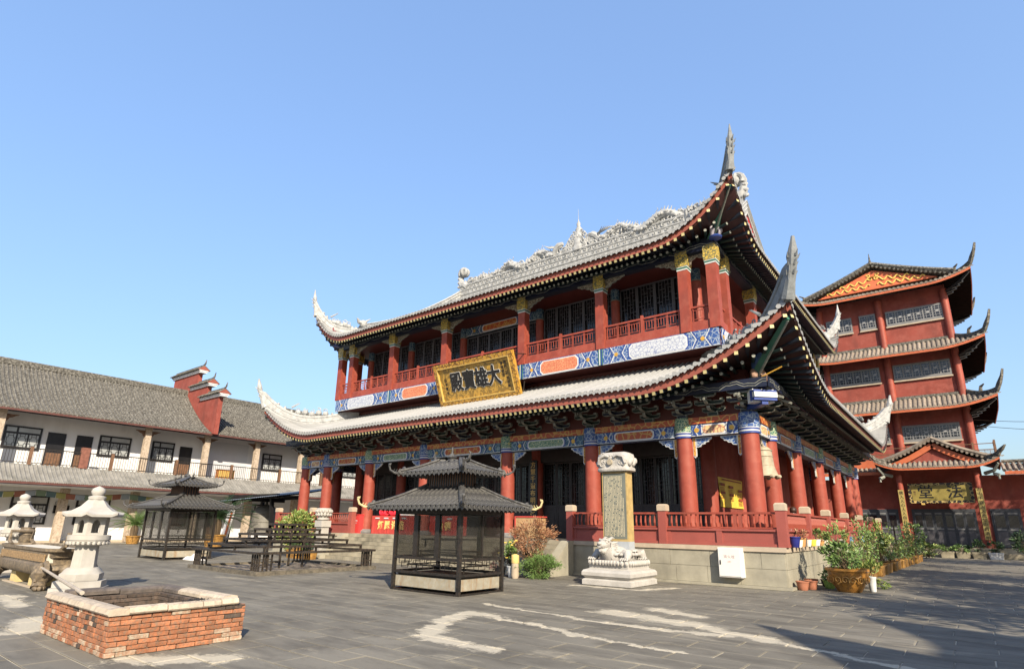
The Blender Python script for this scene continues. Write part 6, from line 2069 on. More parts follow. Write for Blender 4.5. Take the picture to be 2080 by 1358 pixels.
# inside faces, sooty courses
for row in range(3, 8):
    z = 0.031 + row * 0.0595
    for (a0, a1, fixed, axis, nrm) in ((QX0 + 0.2, QX1 - 0.2, QY1 - 0.22, 'x', 1), (QY0 + 0.2, QY1 - 0.2, QX0 + 0.22, 'y', -1), (QY0 + 0.2, QY1 - 0.2, QX1 - 0.22, 'y', 1)):
        a = a0 - (row % 2) * 0.12
        while a < a1:
            l = rnd.uniform(0.2, 0.25)
            pos = (a + l / 2, fixed, z) if axis == 'x' else (fixed, a + l / 2, z)
            o = link('brick', brick_mesh(0.22, 2), pit, pos)
            o.rotation_euler = (0, 0, (0 if axis == 'x' else PI / 2) + rnd.uniform(-0.03, 0.03))
            a += l
COP = [MAT('pale stone coping', (0.43, 0.365, 0.285), 0.85, 0.15, 5, 0.35, 25, c2=(0.31, 0.265, 0.21), jit=0.1, mode='P'), MAT('sooted coping', (0.12, 0.10, 0.085), 0.85, 0.4, 5, 0.4, 20, c2=(0.07, 0.06, 0.055), mode='P')]
def coping(a0, a1, fixed, axis, nrm, m, zj=0.0):
    b = MB()
    prof = [(-0.13, 0), (0.11, 0), (0.125, 0.02), (0.10, 0.075), (0.02, 0.09), (-0.09, 0.075), (-0.13, 0.045)]
    z = 0.478 + zj
    if axis == 'x': b.prism([(p * nrm, q) for p, q in prof], (a0 + 0.008, fixed, z), (0, 1, 0), (0, 0, 1), (a1 - a0 - 0.016, 0, 0))
    else: b.prism([(p * nrm, q) for p, q in prof], (fixed, a0 + 0.008, z), (1, 0, 0), (0, 0, 1), (0, a1 - a0 - 0.016, 0))
    b.build('coping_stone', COP[m], pit)
for a0, a1, m in ((-10.98, -10.3, 0), (-10.3, -9.45, 0), (-9.45, -8.42, 0)): coping(a0, a1, QY0 + 0.08, 'x', -1, m, rnd.uniform(0, 0.01))
for a0, a1, m in ((3.1, 3.55, 0), (3.55, 4.0, 0), (4.0, 4.25, 0), (4.25, 4.5, 0)): coping(a0, a1, QX1 - 0.08, 'y', 1, m, rnd.uniform(0, 0.01))
for a0, a1, m in ((-10.98, -10.2, 1), (-10.2, -9.5, 0), (-9.5, -8.75, 0)): coping(a0, a1, QY1 - 0.08, 'x', 1, m, rnd.uniform(0.0, 0.02))
for a0, a1, m in ((3.12, 3.8, 1), (3.8, 4.45, 1)): coping(a0, a1, QX0 + 0.08, 'y', -1, m, rnd.uniform(0.0, 0.02))
b = MB(); b.grid(lambda u, v: V((QX0 + 0.17 + (QX1 - QX0 - 0.34) * u, QY0 + 0.17 + (QY1 - QY0 - 0.34) * v, 0.13 + 0.05 * math.sin(u * 9 + v * 4) * math.sin(v * 7) + rnd.uniform(-0.02, 0.02))), 18, 14)
b.build('ash_fill', MAT('black ash', (0.045, 0.042, 0.04), 0.95, 0.4, 6, 0.6, 12), pit)
b = MB()
for k in range(26):
    p = V((rnd.uniform(-9.35, -8.9) if k % 2 else -8.55 + rnd.uniform(-0.05, 0.05), 0, 0)); p = V((-8.52 + rnd.uniform(-0.05, 0.05), rnd.uniform(3.72, 4.08), 0.575))
    b.tube([p, p + V((rnd.uniform(-0.05, 0.05), rnd.uniform(-0.05, 0.05), rnd.uniform(0, 0.02)))], 0.004, 4)
tag(b.build('burnt_twigs', BLACK, pit), kind='stuff')
for k in range(16):
    o = link('rubble_brick', brick_mesh(0.2, 2), pit, (rnd.uniform(QX0 + 0.35, QX1 - 0.35), rnd.uniform(QY0 + 0.35, QY1 - 0.35), rnd.uniform(0.17, 0.27)))
    o.rotation_euler = (rnd.uniform(-0.6, 0.6), rnd.uniform(-0.6, 0.6), rnd.uniform(0, 3))
pole = thing('leaning_pole', 'grey wooden pole leaning from the brick pit towards the bronze burner', 'pole', (-11.0, 3.4, 0.55))
b = MB(); b.tube([(-10.35, 3.15, 0.58), (-17.0, 4.28, 0.52)], [0.03, 0.024], 8); b.build('shaft', MAT('grey wood', (0.34, 0.30, 0.25), 0.8, 0.2, 4), pole)
# ================================================================ tiered candle rack
rack = thing('candle_rack', 'black iron stepped candle rack on a square kerb in the court', 'candle rack', (-19.9, 12.1, 0))
RC = (-19.9, 12.12)
RUST = MAT('sooty wax stained iron', (0.018, 0.015, 0.013), 0.55, 0.5, 7, 0.3, 25, c2=(0.055, 0.042, 0.03))
b = MB()
for s_ in (2.32,):
    for x0, x1, y0, y1 in ((-s_, s_, -s_, -s_ + 0.16), (-s_, s_, s_ - 0.16, s_), (-s_, -s_ + 0.16, -s_ + 0.16, s_ - 0.16), (s_ - 0.16, s_, -s_ + 0.16, s_ - 0.16)):
        b.box(RC[0] + x0, RC[0] + x1, RC[1] + y0, RC[1] + y1, 0, 0.12)
b.build('kerb_frame', MAT('sooty kerb stone', (0.12, 0.105, 0.08), 0.8, 0.3, 3, 0.2, 18, c2=(0.06, 0.055, 0.045)), rack)
b = MB(); b.box(RC[0] - 2.15, RC[0] + 2.15, RC[1] - 2.15, RC[1] + 2.15, 0, 0.05); b.build('wax_tray', MAT('waxy blackened tray', (0.10, 0.085, 0.07), 0.6, 0.6, 2.2, 0.2, 10, c2=(0.40, 0.34, 0.26)), rack)
for sx_ in (-1, 1):
    for sy_ in (-1, 1):
        b = MB()
        X, Y = RC[0] + sx_ * 2.18, RC[1] + sy_ * 2.18
        for k in range(4):
            b.bar((X - sx_ * 0.14 * k, Y, 0.12), (X - sx_ * 0.14 * k, Y, 0.63), 0.045, 0.045, up=(0, 1, 0))
            if k: b.bar((X, Y - sy_ * 0.14 * k, 0.12), (X, Y - sy_ * 0.14 * k, 0.63), 0.045, 0.045, up=(0, 1, 0))
        for z in (0.3, 0.47): b.bar((X, Y, z), (X - sx_ * 0.42, Y, z), 0.03, 0.03); b.bar((X, Y, z), (X, Y - sy_ * 0.42, z), 0.03, 0.03)
        b.build('corner_leg', RUST, rack)
for k in range(6):
    s_ = 2.25 - k * 0.36; z = 0.66 + k * 0.175
    b = MB()
    for sd in (-1, 1):
        b.bar((RC[0] - s_, RC[1] + sd * s_, z), (RC[0] + s_, RC[1] + sd * s_, z), 0.13, 0.07)
        b.bar((RC[0] + sd * s_, RC[1] - s_, z + 0.001), (RC[0] + sd * s_, RC[1] + s_, z + 0.001), 0.13, 0.07)
    if k < 5:
        s2 = s_ - 0.36
        for sx_, sy_ in ((-1, -1), (1, -1), (1, 1), (-1, 1), (0, -1), (0, 1), (-1, 0), (1, 0)):
            b.bar((RC[0] + sx_ * s2, RC[1] + sy_ * s2, z - 0.02), (RC[0] + sx_ * s2, RC[1] + sy_ * s2, z + 0.15), 0.06, 0.06, up=(0, 1, 0))
        for sx_, sy_ in ((-1, -1), (1, -1), (1, 1), (-1, 1)):
            b.bar((RC[0] + sx_ * s_, RC[1] + sy_ * s_, z + 0.01), (RC[0] + sx_ * s2, RC[1] + sy_ * s2, z + 0.01), 0.05, 0.05)
    b.build('tier_frame', RUST, rack)
for sx_, sy_ in ((-1, -1), (1, -1), (1, 1), (-1, 1)):
    b = MB(); b.bar((RC[0] + sx_ * 0.45, RC[1] + sy_ * 0.45, 0.05), (RC[0] + sx_ * 0.45, RC[1] + sy_ * 0.45, 1.55), 0.06, 0.06, up=(0, 1, 0)); b.build('inner_post', RUST, rack)
# ================================================================ roofed glass candle houses
def candle_house(x0, x1, y0, y1, hs, label, ends):
    cx, cy = (x0 + x1) / 2, (y0 + y1) / 2
    H = thing('candle_house', label, 'candle house', (cx, cy, 0), 'roofed glass candle houses')
    k = hs
    for x in (x0, x1):
        for y in (y0, y1):
            b = MB(); b.box(x - 0.042, x + 0.042, y - 0.042, y + 0.042, 0, 2.0 * k); b.build('post', IRON, H)
    b = MB()
    for z, h in ((0.45, 0.06), (0.80, 0.07), (1.92 * k, 0.10), (0.02, 0.04)):
        for y in (y0, y1): b.bar((x0 + 0.05, y, z), (x1 - 0.05, y, z), 0.07, h)
        for x in (x0, x1): b.bar((x, y0 + 0.05, z), (x, y1 - 0.05, z), 0.07, h)
    b.build('frame_rail', IRON, H)
    b = MB(); b.box(x0 + 0.06, x1 - 0.06, y0 + 0.06, y1 - 0.06, 0.09, 0.12); b.box(x0 + 0.05, x1 - 0.05, y0 + 0.03, y0 + 0.055, 0.10, 0.36); b.box(x1 - 0.055, x1 - 0.03, y0 + 0.056, y1 - 0.05, 0.10, 0.36); b.box(x0 + 0.05, x1 - 0.05, y1 - 0.055, y1 - 0.03, 0.10, 0.36); b.box(x0 + 0.03, x0 + 0.055, y0 + 0.056, y1 - 0.05, 0.10, 0.36)
    b.build('wax_trough', MAT('white enamel with rust runs', (0.28, 0.265, 0.215), 0.6, 0.22, 5, 0.1, 30, c2=(0.27, 0.235, 0.17), stain=((0.20, 0.095, 0.025), 1.0, 6.0)) if 'white enamel with rust runs' not in bpy.data.materials else bpy.data.materials['white enamel with rust runs'], H)
    b = MB(); b.box(x0 + 0.08, x1 - 0.08, y0 + 0.08, y1 - 0.08, 0.37, 0.41); b.build('tray', RUST, H)
    # glass with mullions
    zg0, zg1 = 0.84, 1.85 * k
    for (ax, ay), (bx, by) in (((x0, y0), (x1, y0)), ((x1, y0), (x1, y1)), ((x1, y1), (x0, y1)), ((x0, y1), (x0, y0))):
        n = 3 if abs(bx - ax) > 0.1 else 2
        for i in range(n):
            p = V((ax + (bx - ax) * i / n, ay + (by - ay) * i / n, 0)); q = V((ax + (bx - ax) * (i + 1) / n, ay + (by - ay) * (i + 1) / n, 0))
            u = (q - p).normalized()
            b = MB(); b.bar(p + u * 0.05 + V((0, 0, (zg0 + zg1) / 2)), q - u * 0.04 + V((0, 0, (zg0 + zg1) / 2)), 0.008, zg1 - zg0)
            b.build('glass_pane', GLASS, H)
            if i:
                b = MB(); b.bar(p + V((0, 0, zg0)), p + V((0, 0, zg1)), 0.16 if n == 3 else 0.05, 0.05, up=u.cross(V((0, 0, 1)))); b.build('mullion', IRON, H)
    # lattice strip under the glass
    for (ax, ay), (bx, by) in (((x0, y0), (x1, y0)), ((x1, y0), (x1, y1)), ((x1, y1), (x0, y1)), ((x0, y1), (x0, y0))):
        b = MB()
        p, q = V((ax, ay, 0)), V((bx, by, 0))
        L = (q - p).length; u = (q - p).normalized()
        m = int(L / 0.45)
        for i in range(m):
            a = 0.18 + (L - 0.36) * i / m; w = (L - 0.36) / m * 0.8
            for z0_, z1_, da in ((0.66, 0.77, 0), (0.56, 0.68, 0.1)):
                for zz in (z0_, z1_): b.bar(p + u * (a + da) + V((0, 0, zz)), p + u * (a + da + w * 0.75) + V((0, 0, zz)), 0.012, 0.012)
                for aa in (a + da, a + da + w * 0.75): b.bar(p + u * aa + V((0, 0, z0_)), p + u * aa + V((0, 0, z1_)), 0.012, 0.012, up=u)
        b.build('lattice_strip', IRON, H)
    # inner candle shelves
    for z, s_ in ((0.62, 0.3), (0.95, 0.45), (1.25, 0.6)):
        b = MB()
        for y in (cy - (y1 - y0) / 2 + s_ * 0.6, cy + (y1 - y0) / 2 - s_ * 0.6): b.bar((x0 + s_, y, z), (x1 - s_, y, z), 0.06, 0.03)
        for x in (x0 + s_, x1 - s_): b.bar((x, cy - (y1 - y0) / 2 + s_ * 0.6, z), (x, cy + (y1 - y0) / 2 - s_ * 0.6, z), 0.05, 0.025)
        for x in (x0 + s_, x1 - s_): b.bar((x, cy - 0.3, z - 0.2), (x, cy - 0.3, z), 0.03, 0.03, up=(0, 1, 0))
        b.build('candle_shelf', RUST, H)
    # two tiled roofs
    def small_roof(ex, zE, D, rise, lift, name, x0_, x1_, y0_, y1_):
        R = roof(x0_ - ex, x1_ + ex, y0_ - ex, y1_ + ex, lambda e: zE + rise * (0.75 * e / D + 0.25 * (e / D) ** 2), D, lift, 0.7, 2.0, D)
        m_ = MB()
        for s in 'FRBL': r_sheet(m_, R, s, -0.012, ne=4)
        for s in 'FRBL': r_sheet(m_, R, s, -0.07, ne=3, flip=True)
        o = m_.build(name, TILE_BLACK, H, True)
        for s in 'FR': tile_rows(R, s, 0.168, 0.055, TILE_BLACK, o, True, drip=0.10)
        for s in 'BL': tile_rows(R, s, 0.168, 0.055, TILE_BLACK, o, False, drip=0.10)
        for c in ('FR', 'FL', 'BR', 'BL'):
            m2, X, Y, dg, pn, bot, tp = hip_blade(R, c, 0.09, 0.10, [(0.06, zE + lift + 0.04), (0.02, zE + lift + 0.12)], TILE_BLACK, o, spines=False)
            for q in (m2,):
                q.ball(V((X, Y, zE + lift + 0.1)) - dg * 0.06, 0.06, 0.06, 0.08, 8, 5)
            m2.build('hip_ridge', TILE_BLACK, o)
            b2 = MB()
            t0 = V((X, Y, zE + lift + 0.02))
            b2.tube([t0 - dg * 0.05, t0 + dg * 0.10 + V((0, 0, -0.03)), t0 + dg * 0.20 + V((0, 0, 0.05)), t0 + dg * 0.23 + V((0, 0, 0.17)), t0 + dg * 0.19 + V((0, 0, 0.24))], [0.035, 0.03, 0.028, 0.03, 0.012], 6)
            b2.ball(t0 + dg * 0.22 + V((0, 0, 0.2)), 0.045, 0.045, 0.04, 6, 5)
            for j in range(3): b2.tube([t0 + dg * (0.05 + 0.05 * j), t0 + dg * (0.02 + 0.05 * j) + V((0, 0, 0.09))], [0.018, 0.004], 4)
            b2.build('phoenix_tip', ends if name == 'lower_roof' and c != 'FR' else TILE_BLACK, o)
        return o
    D1 = min(x1 - x0, y1 - y0) / 2 * 0.75 + 0.45
    small_roof(0.52, 2.03 * k, D1, 0.56, 0.02, 'lower_roof', x0, x1, y0, y1)
    iw, ih = (x1 - x0) / 2 - (D1 - 0.52) + 0.02, (y1 - y0) / 2 - (D1 - 0.52) + 0.02
    b = MB(); b.box(cx - iw, cx + iw, cy - ih, cy + ih, 2.06 * k + 0.3, 2.95 * k)
    b.build('clerestory', BLACK, H)
    b = MB()
    for i in range(15):
        a = -iw + 2 * iw * (i + 0.5) / 15
        for sd in (-1, 1): b.box(cx + a - 0.015, cx + a + 0.015, cy + sd * ih - 0.012, cy + sd * ih + 0.012, 2.06 * k + 0.4, 2.93 * k)
    for i in range(6):
        a = -ih + 2 * ih * (i + 0.5) / 6
        for sd in (-1, 1): b.box(cx + sd * iw - 0.012, cx + sd * iw + 0.012, cy + a - 0.015, cy + a + 0.015, 2.06 * k + 0.4, 2.93 * k)
    b.build('clerestory_slats', WOOD, H)
    D2 = ih + 0.42
    tr_ = small_roof(0.5, 2.93 * k, D2, 0.33, 0.02, 'upper_roof', cx - iw, cx + iw, cy - ih, cy + ih)
    b = MB()
    zr = 2.88 * k + 0.37
    rl = iw + 0.5 - D2
    b.bar((cx - rl - 0.1, cy, zr), (cx + rl + 0.1, cy, zr), 0.10, 0.10)
    for sd in (-1, 1):
        b.tube([(cx + sd * (rl + 0.05), cy, zr), (cx + sd * (rl + 0.2), cy, zr + 0.08), (cx + sd * (rl + 0.24), cy, zr + 0.22), (cx + sd * (rl + 0.18), cy, zr + 0.28)], [0.05, 0.045, 0.03, 0.01], 6)
    b.lathe([(0.05, 0), (0.14, 0.03), (0.10, 0.09), (0.14, 0.13), (0.09, 0.2), (0.03, 0.24), (0.03, 0.32), (0.01, 0.42)], (cx, cy, zr), 10)
    b.build('roof_crest', TILE_BLACK, tr_, 40)
    return H


candle_house(-12.03, -9.73, 10.48, 12.08, 1.0, 'nearer black candle house with two tiled roofs, before the hall steps', MAT('pale gilt phoenix', (0.45, 0.38, 0.20), 0.5, 0.2, 5))
candle_house(-29.5, -26.93, 10.85, 12.75, 1.07, 'farther black candle house with two tiled roofs, left of the candle rack', TILE_BLACK)
# white sack beside the farther house
sack = thing('white_sack', 'crumpled white sack lying beside the farther candle house', 'sack', (-26.4, 12.0, 0))
b = MB(); b.grid(lambda u, v: V((-26.95 + 1.1 * u, 11.6 + 0.5 * v, 0.30 * math.sin(PI * u) ** 0.6 * math.sin(PI * v) ** 0.6 * (0.75 + 0.25 * math.sin(9 * u + 5 * v)) + 0.004)), 14, 8); b.build('cloth', MAT('white sacking', (0.7, 0.7, 0.7), 0.9, 0.05, 3, 0.3, 12), sack, True)
b = MB(); b.tube([(-26.95, 11.85, 0.04), (-27.1, 11.82, 0.05), (-27.18, 11.84, 0.03)], [0.07, 0.05, 0.07], 7); b.build('tied_neck', bpy.data.materials['white sacking'], sack)
# ================================================================ lotus pillar by the steps
lp = thing('lotus_pillar', 'white stone square pillar with lotus capital left of the steps', 'pillar', (-24.75, 16.9, 0))
PXX, PYY = -24.75, 16.9
b = MB(); b.box(PXX - 0.21, PXX + 0.21, PYY - 0.21, PYY + 0.21, 0, 1.42); b.build('shaft', GRANITE, lp)
b = MB(); b.box(PXX - 0.27, PXX + 0.27, PYY - 0.27, PYY + 0.27, 1.42, 1.72); b.build('neck_block', GRANITE, lp)
b = MB(); b.lathe([(0.20, 1.72), (0.29, 1.76), (0.29, 1.84), (0.22, 1.87), (0.30, 1.95), (0.36, 2.08), (0.36, 2.26), (0.30, 2.3)], (PXX, PYY, 0), 24)
for z, r in ((2.0, 0.33), (2.15, 0.36)):
    for k in range(14):
        a = 2 * PI * (k + (z > 2.1) * 0.5) / 14
        b.ball((PXX + r * math.cos(a), PYY + r * math.sin(a), z), 0.07, 0.07, 0.09, 6, 5)
b.build('lotus_capital', GRANITE, lp, 45)
# ================================================================ offering tables and bins on the hall terrace
def cloth_table(x0, x1, y, name, label, txt, h=0.85, dep=0.7):
    t_ = thing(name, label, 'table', ((x0 + x1) / 2, y, 1.14))
    b = MB(); b.box(x0, x1, y, y + dep, 1.145, 1.14 + h)
    b.build('cloth', CLOTH, t_)
    b = MB()
    n = int((x1 - x0) / 0.35)
    for i in range(n):
        a = x0 + (x1 - x0) * (i + rnd.uniform(0.2, 0.8)) / n
        b.tube([(a, y - 0.004, 1.16), (a + rnd.uniform(-0.08, 0.08), y - 0.004, 1.14 + h - 0.02)], [0.03, 0.008], 5)
    b.build('cloth_fold', CLOTH, t_)
    if txt: text_part(txt, 0.42, GOLDTXT, t_, ((x0 + x1) / 2 + 0.1, y - 0.03, 1.14 + h * 0.45), (1, 0, 0), (0, 0, 1), 0.004, 0.012, gap=1.35)
    if txt:
        b = MB()
        for i in range(len(txt)):
            a = x0 + (x1 - x0) * (i + 0.7) / (len(txt) + 0.2)
            b.box(a - 0.16, a + 0.16, y - 0.03, y - 0.02, 1.14 + h * 0.83, 1.14 + h * 0.90)
        b.build('small_print', WHITE, t_)
    return t_


CLOTH = MAT('red satin cloth', (0.42, 0.055, 0.045), 0.45, 0.12, 2.5, 0.1, 6)
GOLDTXT = MAT('gold printed lettering', (0.75, 0.52, 0.18), 0.5, 0.1, 3)
cloth_table(-23.4, -20.7, 18.75, 'offering_table', 'long table under a red cloth with gold characters, left of the doors', '灯愿许造')
cloth_table(-19.9, -18.2, 19.3, 'offering_table', 'shorter red clothed table with gold characters near the middle of the terrace', '功德')
fl_ = thing('red_cloth_flowers', 'two heaps of bright red folded cloth lying on the long red table', 'cloth', (-22.6, 19.1, 2.0))
b = MB()
for cx_ in (-22.9, -22.15):
    for i in range(5): b.curl((cx_ + rnd.uniform(-0.05, 0.05), 19.05 + 0.06 * i, 2.16 + rnd.uniform(-0.03, 0.03)), (1, 0, 0), (0, 0.2, 0.6), 0.36 - 0.04 * i, 0.085, 1.3, n=7, seg=14, a0=i * 1.3)
b.build('folded_cloth', MAT('crimson cloth', (0.62, 0.02, 0.04), 0.6, 0.15, 4), fl_, 50)
b = MB(); b.ball((-22.9, 19.15, 2.08), 0.28, 0.2, 0.1, 8, 5); b.ball((-22.15, 19.15, 2.08), 0.28, 0.2, 0.1, 8, 5); b.build('bundle', bpy.data.materials['crimson cloth'], fl_)
pk = thing('white_parcel', 'small white parcel at the right end of the long red table', 'parcel', (-21.2, 19.05, 2.0))
b = MB(); b.box(-21.5, -20.95, 18.9, 19.3, 1.995, 2.2); b.build('wrapping', WHITE, pk)
b = MB(); b.box(-21.24, -21.2, 18.89, 19.31, 1.995, 2.206); b.build('string', STONE_CAP, pk)
for x, lab, m_ in ((-24.35, 'red plastic donation box beside the left terrace column', CLOTH),):
    d = thing('donation_box', lab, 'box', (x, 18.7, 1.14))
    b = MB(); b.box(x - 0.26, x + 0.26, 18.5, 18.95, 1.145, 2.0); b.build('box_body', MAT('red plastic', (0.55, 0.05, 0.05), 0.4, 0.08, 2), d)
    b = MB(); b.box(x - 0.28, x + 0.28, 18.48, 18.97, 2.0, 2.05); b.box(x - 0.1, x + 0.1, 18.494, 18.5, 1.86, 1.9); b.build('box_lid', bpy.data.materials['red plastic'], d)
    b = MB(); b.box(x - 0.14, x + 0.14, 18.492, 18.499, 1.72, 1.76); b.box(x - 0.14, x + 0.10, 18.492, 18.499, 1.62, 1.64); b.build('printed_label', WHITE, d)
wt_ = thing('wooden_cabinet', 'plain light brown wooden cabinet right of the terrace column', 'cabinet', (-14.1, 19.4, 1.14))
b = MB(); b.box(-14.6, -13.55, 19.0, 19.6, 1.16, 1.95); b.build('cabinet_body', MAT('light brown wood', (0.36, 0.24, 0.12), 0.6, 0.15, 3), wt_)
b = MB(); b.box(-14.65, -13.5, 18.97, 19.63, 1.95, 2.0); b.box(-14.65, -14.6, 18.97, 19.0, 1.16, 1.95); b.build('cabinet_top', CLOTH, wt_)
# ================================================================ person seated behind the side railing
me = bpy.data.meshes.new('body')
J = {'pel': (0, 0, 0.52), 'sp': (0.02, 0, 0.75), 'ch': (0.05, 0, 0.95), 'nk': (0.08, 0, 1.1), 'hd': (0.13, 0, 1.22), 'ht': (0.15, 0, 1.33), 'sl': (0.05, 0.17, 1.02), 'sr': (0.05, -0.17, 1.02), 'el': (0.18, 0.24, 0.78), 'er': (0.18, -0.24, 0.78), 'wl': (0.38, 0.14, 0.66), 'wr': (0.38, -0.14, 0.66), 'hl': (0.46, 0.11, 0.64), 'hr': (0.46, -0.11, 0.64), 'tl': (0.02, 0.1, 0.5), 'tr': (0.02, -0.1, 0.5), 'kl': (0.46, 0.13, 0.5), 'kr': (0.46, -0.13, 0.5), 'al': (0.36, 0.13, 0.24), 'ar': (0.36, -0.13, 0.24), 'fl': (0.5, 0.15, 0.21), 'fr': (0.5, -0.15, 0.21)}
E_ = [('pel', 'sp'), ('sp', 'ch'), ('ch', 'nk'), ('nk', 'hd'), ('hd', 'ht'), ('ch', 'sl'), ('ch', 'sr'), ('sl', 'el'), ('sr', 'er'), ('el', 'wl'), ('er', 'wr'), ('wl', 'hl'), ('wr', 'hr'), ('pel', 'tl'), ('pel', 'tr'), ('tl', 'kl'), ('tr', 'kr'), ('kl', 'al'), ('kr', 'ar'), ('al', 'fl'), ('ar', 'fr')]
RAD = {'pel': .15, 'sp': .13, 'ch': .15, 'nk': .055, 'hd': .09, 'ht': .08, 'sl': .07, 'sr': .07, 'el': .05, 'er': .05, 'wl': .035, 'wr': .035, 'hl': .035, 'hr': .035, 'tl': .1, 'tr': .1, 'kl': .07, 'kr': .07, 'al': .05, 'ar': .05, 'fl': .04, 'fr': .04}
ks = list(J)
me.from_pydata([J[k] for k in ks], [(ks.index(a), ks.index(c)) for a, c in E_], [])
person = tag(link('person', me, None, (-4.74, 21.7, 0.985)), 'person in a pale shirt sitting behind the side railing, head bowed', 'person')
person.rotation_euler = (0, 0, math.radians(-80))
sk = person.modifiers.new('skin', 'SKIN')
for i, k in enumerate(ks):
    me.skin_vertices[0].data[i].radius = (RAD[k], RAD[k])
me.skin_vertices[0].data[0].use_root = True
person.modifiers.new('sub', 'SUBSURF').levels = 2
me.materials.append(MAT('pale shirt', (0.6, 0.58, 0.56), 0.8, 0.05, 3))
b = MB(); b.ball((0.12, 0, 1.29), 0.125, 0.115, 0.12, 12, 8); b.ball((0.05, 0, 1.24), 0.10, 0.11, 0.12, 10, 7)
b.build('hair', MAT('dark brown hair', (0.035, 0.018, 0.012), 0.5, 0.3, 9), None, True, (0, 0, 0)).parent = person
stool = thing('stool', 'low wooden stool under the seated person behind the side railing', 'stool', (-4.74, 21.7, 0.985))
b = MB(); b.box(-4.92, -4.56, 21.5, 21.9, 1.32, 1.38); b.build('seat', WOOD, stool)
for sx_ in (-1, 1):
    for sy_ in (-1, 1):
        b = MB(); b.bar((-4.74 + sx_ * 0.16, 21.7 + sy_ * 0.16, 1.146), (-4.74 + sx_ * 0.16, 21.7 + sy_ * 0.16, 1.32), 0.04, 0.04, up=(0, 1, 0)); b.build('leg', WOOD, stool)
# ================================================================ bell shed on the far left
shed = thing('bell_shed', 'dark timber bell shed with grey corrugated roof left of the hall', 'shed', (-38.5, 22, 0))
b = MB(); b.grid(lambda u, v: V((-44.6 + 11.6 * u, 20.6 + 3.2 * v, 2.95 + 0.42 * u + 0.6 * v + 0.025 * (1 if int(u * 96) % 2 else -1))), 96, 2)
b.build('corrugated_roof', MAT('blue grey corrugated sheet', (0.12, 0.14, 0.165), 0.5, 0.12, 2), shed)
b = MB(); b.grid(lambda u, v: V((-44.6 + 11.6 * u, 20.62 + 3.16 * v, 2.86 + 0.42 * u + 0.6 * v)), 4, 2); b.build('roof_lining', BLACK, shed)
for x in (-42.2, -37.2):
    for y in (21.2, 23.4):
        b = MB(); b.bar((x - 0.5 if x < -40 else x + 0.5, y, 0), (x, y, 3.4), 0.22, 0.22, up=(0, 1, 0)); b.build('timber_post', BLACK, shed)
b = MB(); b.bar((-43, 21.2, 3.3), (-36.4, 21.2, 3.3), 0.2, 0.3); b.bar((-43, 23.4, 3.3), (-36.4, 23.4, 3.3), 0.2, 0.3); b.bar((-39.7, 21.0, 3.12), (-39.7, 23.6, 3.12), 0.3, 0.3); b.build('timber_beam', BLACK, shed)
bb = thing('great_bell', 'large dull grey temple bell hanging inside the bell shed', 'bell', (-39.7, 22.3, 0.9))
b = MB(); b.lathe([(1.05, 0.75), (1.08, 0.8), (1.0, 1.1), (0.9, 1.6), (0.84, 2.2), (0.74, 2.5), (0.5, 2.68), (0.1, 2.74)], (-39.7, 22.3, 0), 28); b.build('bell_body', MAT('dark grey bronze', (0.12, 0.115, 0.10), 0.55, 0.25, 4, 0.2, 12), bb, 50)
b = MB()
for z, r in ((1.0, 1.035), (1.55, 0.92), (2.1, 0.86)): b.lathe([(r, z), (r + 0.02, z + 0.03), (r, z + 0.06)], (-39.7, 22.3, 0), 28)
b.tube([(-39.9, 22.3, 2.7), (-39.7, 22.3, 3.0), (-39.5, 22.3, 2.7)], 0.06, 7); b.build('bell_band', bpy.data.materials['dark grey bronze'], bb)
b2_ = thing('leaning_board', 'tall pale stone board leaning at the front of the bell shed', 'board', (-41.4, 20.5, 0))
b = MB(); b.obox((-41.6, 20.6, 1.2), V((0.38, 0.0, 0)), V((0, 0.06, 0.0)), V((0.18, 0.10, 1.2))); b.build('panel', PAINT_WHITE, b2_)
b = MB(); b.obox((-41.30, 20.52, 1.35), V((0.07, 0.0, 0)), V((0, 0.05, 0.0)), V((0.13, 0.08, 0.85))); b.build('edge_strip', ORANGE, b2_)
# ================================================================ plants
def leaf_mat(name, c, c2=None):
    m, t, p = nodes(name)
    oi = N(t, 'NewGeometry')
    nz = noise(t, coords(t, 'P'), 3.0, 4)
    rd = oi.outputs['Random Per Island']
    col = mix(t, rd, scl(c, 0.6), scl(c, 1.45))
    if c2: col = mix(t, ramp(t, rd, [(0.72, 0.0), (0.8, 1.0)]), col, c2)
    t.links.new(col, p.inputs['Base Color'])
    p.inputs['Roughness'].default_value = 0.5
    return m


LEAF_G = leaf_mat('mid green leaf', (0.10, 0.17, 0.045))
LEAF_L = leaf_mat('light green leaf', (0.15, 0.22, 0.05), (0.30, 0.30, 0.10))
LEAF_D = leaf_mat('dark green leaf', (0.03, 0.065, 0.022))
LEAF_B = leaf_mat('dry brown leaf', (0.26, 0.12, 0.06), (0.34, 0.20, 0.11))
STEM = MAT('brown stem', (0.12, 0.085, 0.05), 0.8, 0.2, 5)


def leaf(b, p, d, size, w=0.45):
    d = V(d).normalized()
    s = d.cross(V((rnd.uniform(-1, 1), rnd.uniform(-1, 1), rnd.uniform(-0.3, 1))))
    if s.length < 0.05: s = d.cross(V((1, 0, 0)))
    s.normalize()
    n = s.cross(d)
    p = V(p)
    b.add([p, p + d * size * 0.45 + s * size * w / 2 + n * size * 0.06, p + d * size - n * size * 0.08, p + d * size * 0.45 - s * size * w / 2 + n * size * 0.06], [(0, 1, 2), (0, 2, 3)])


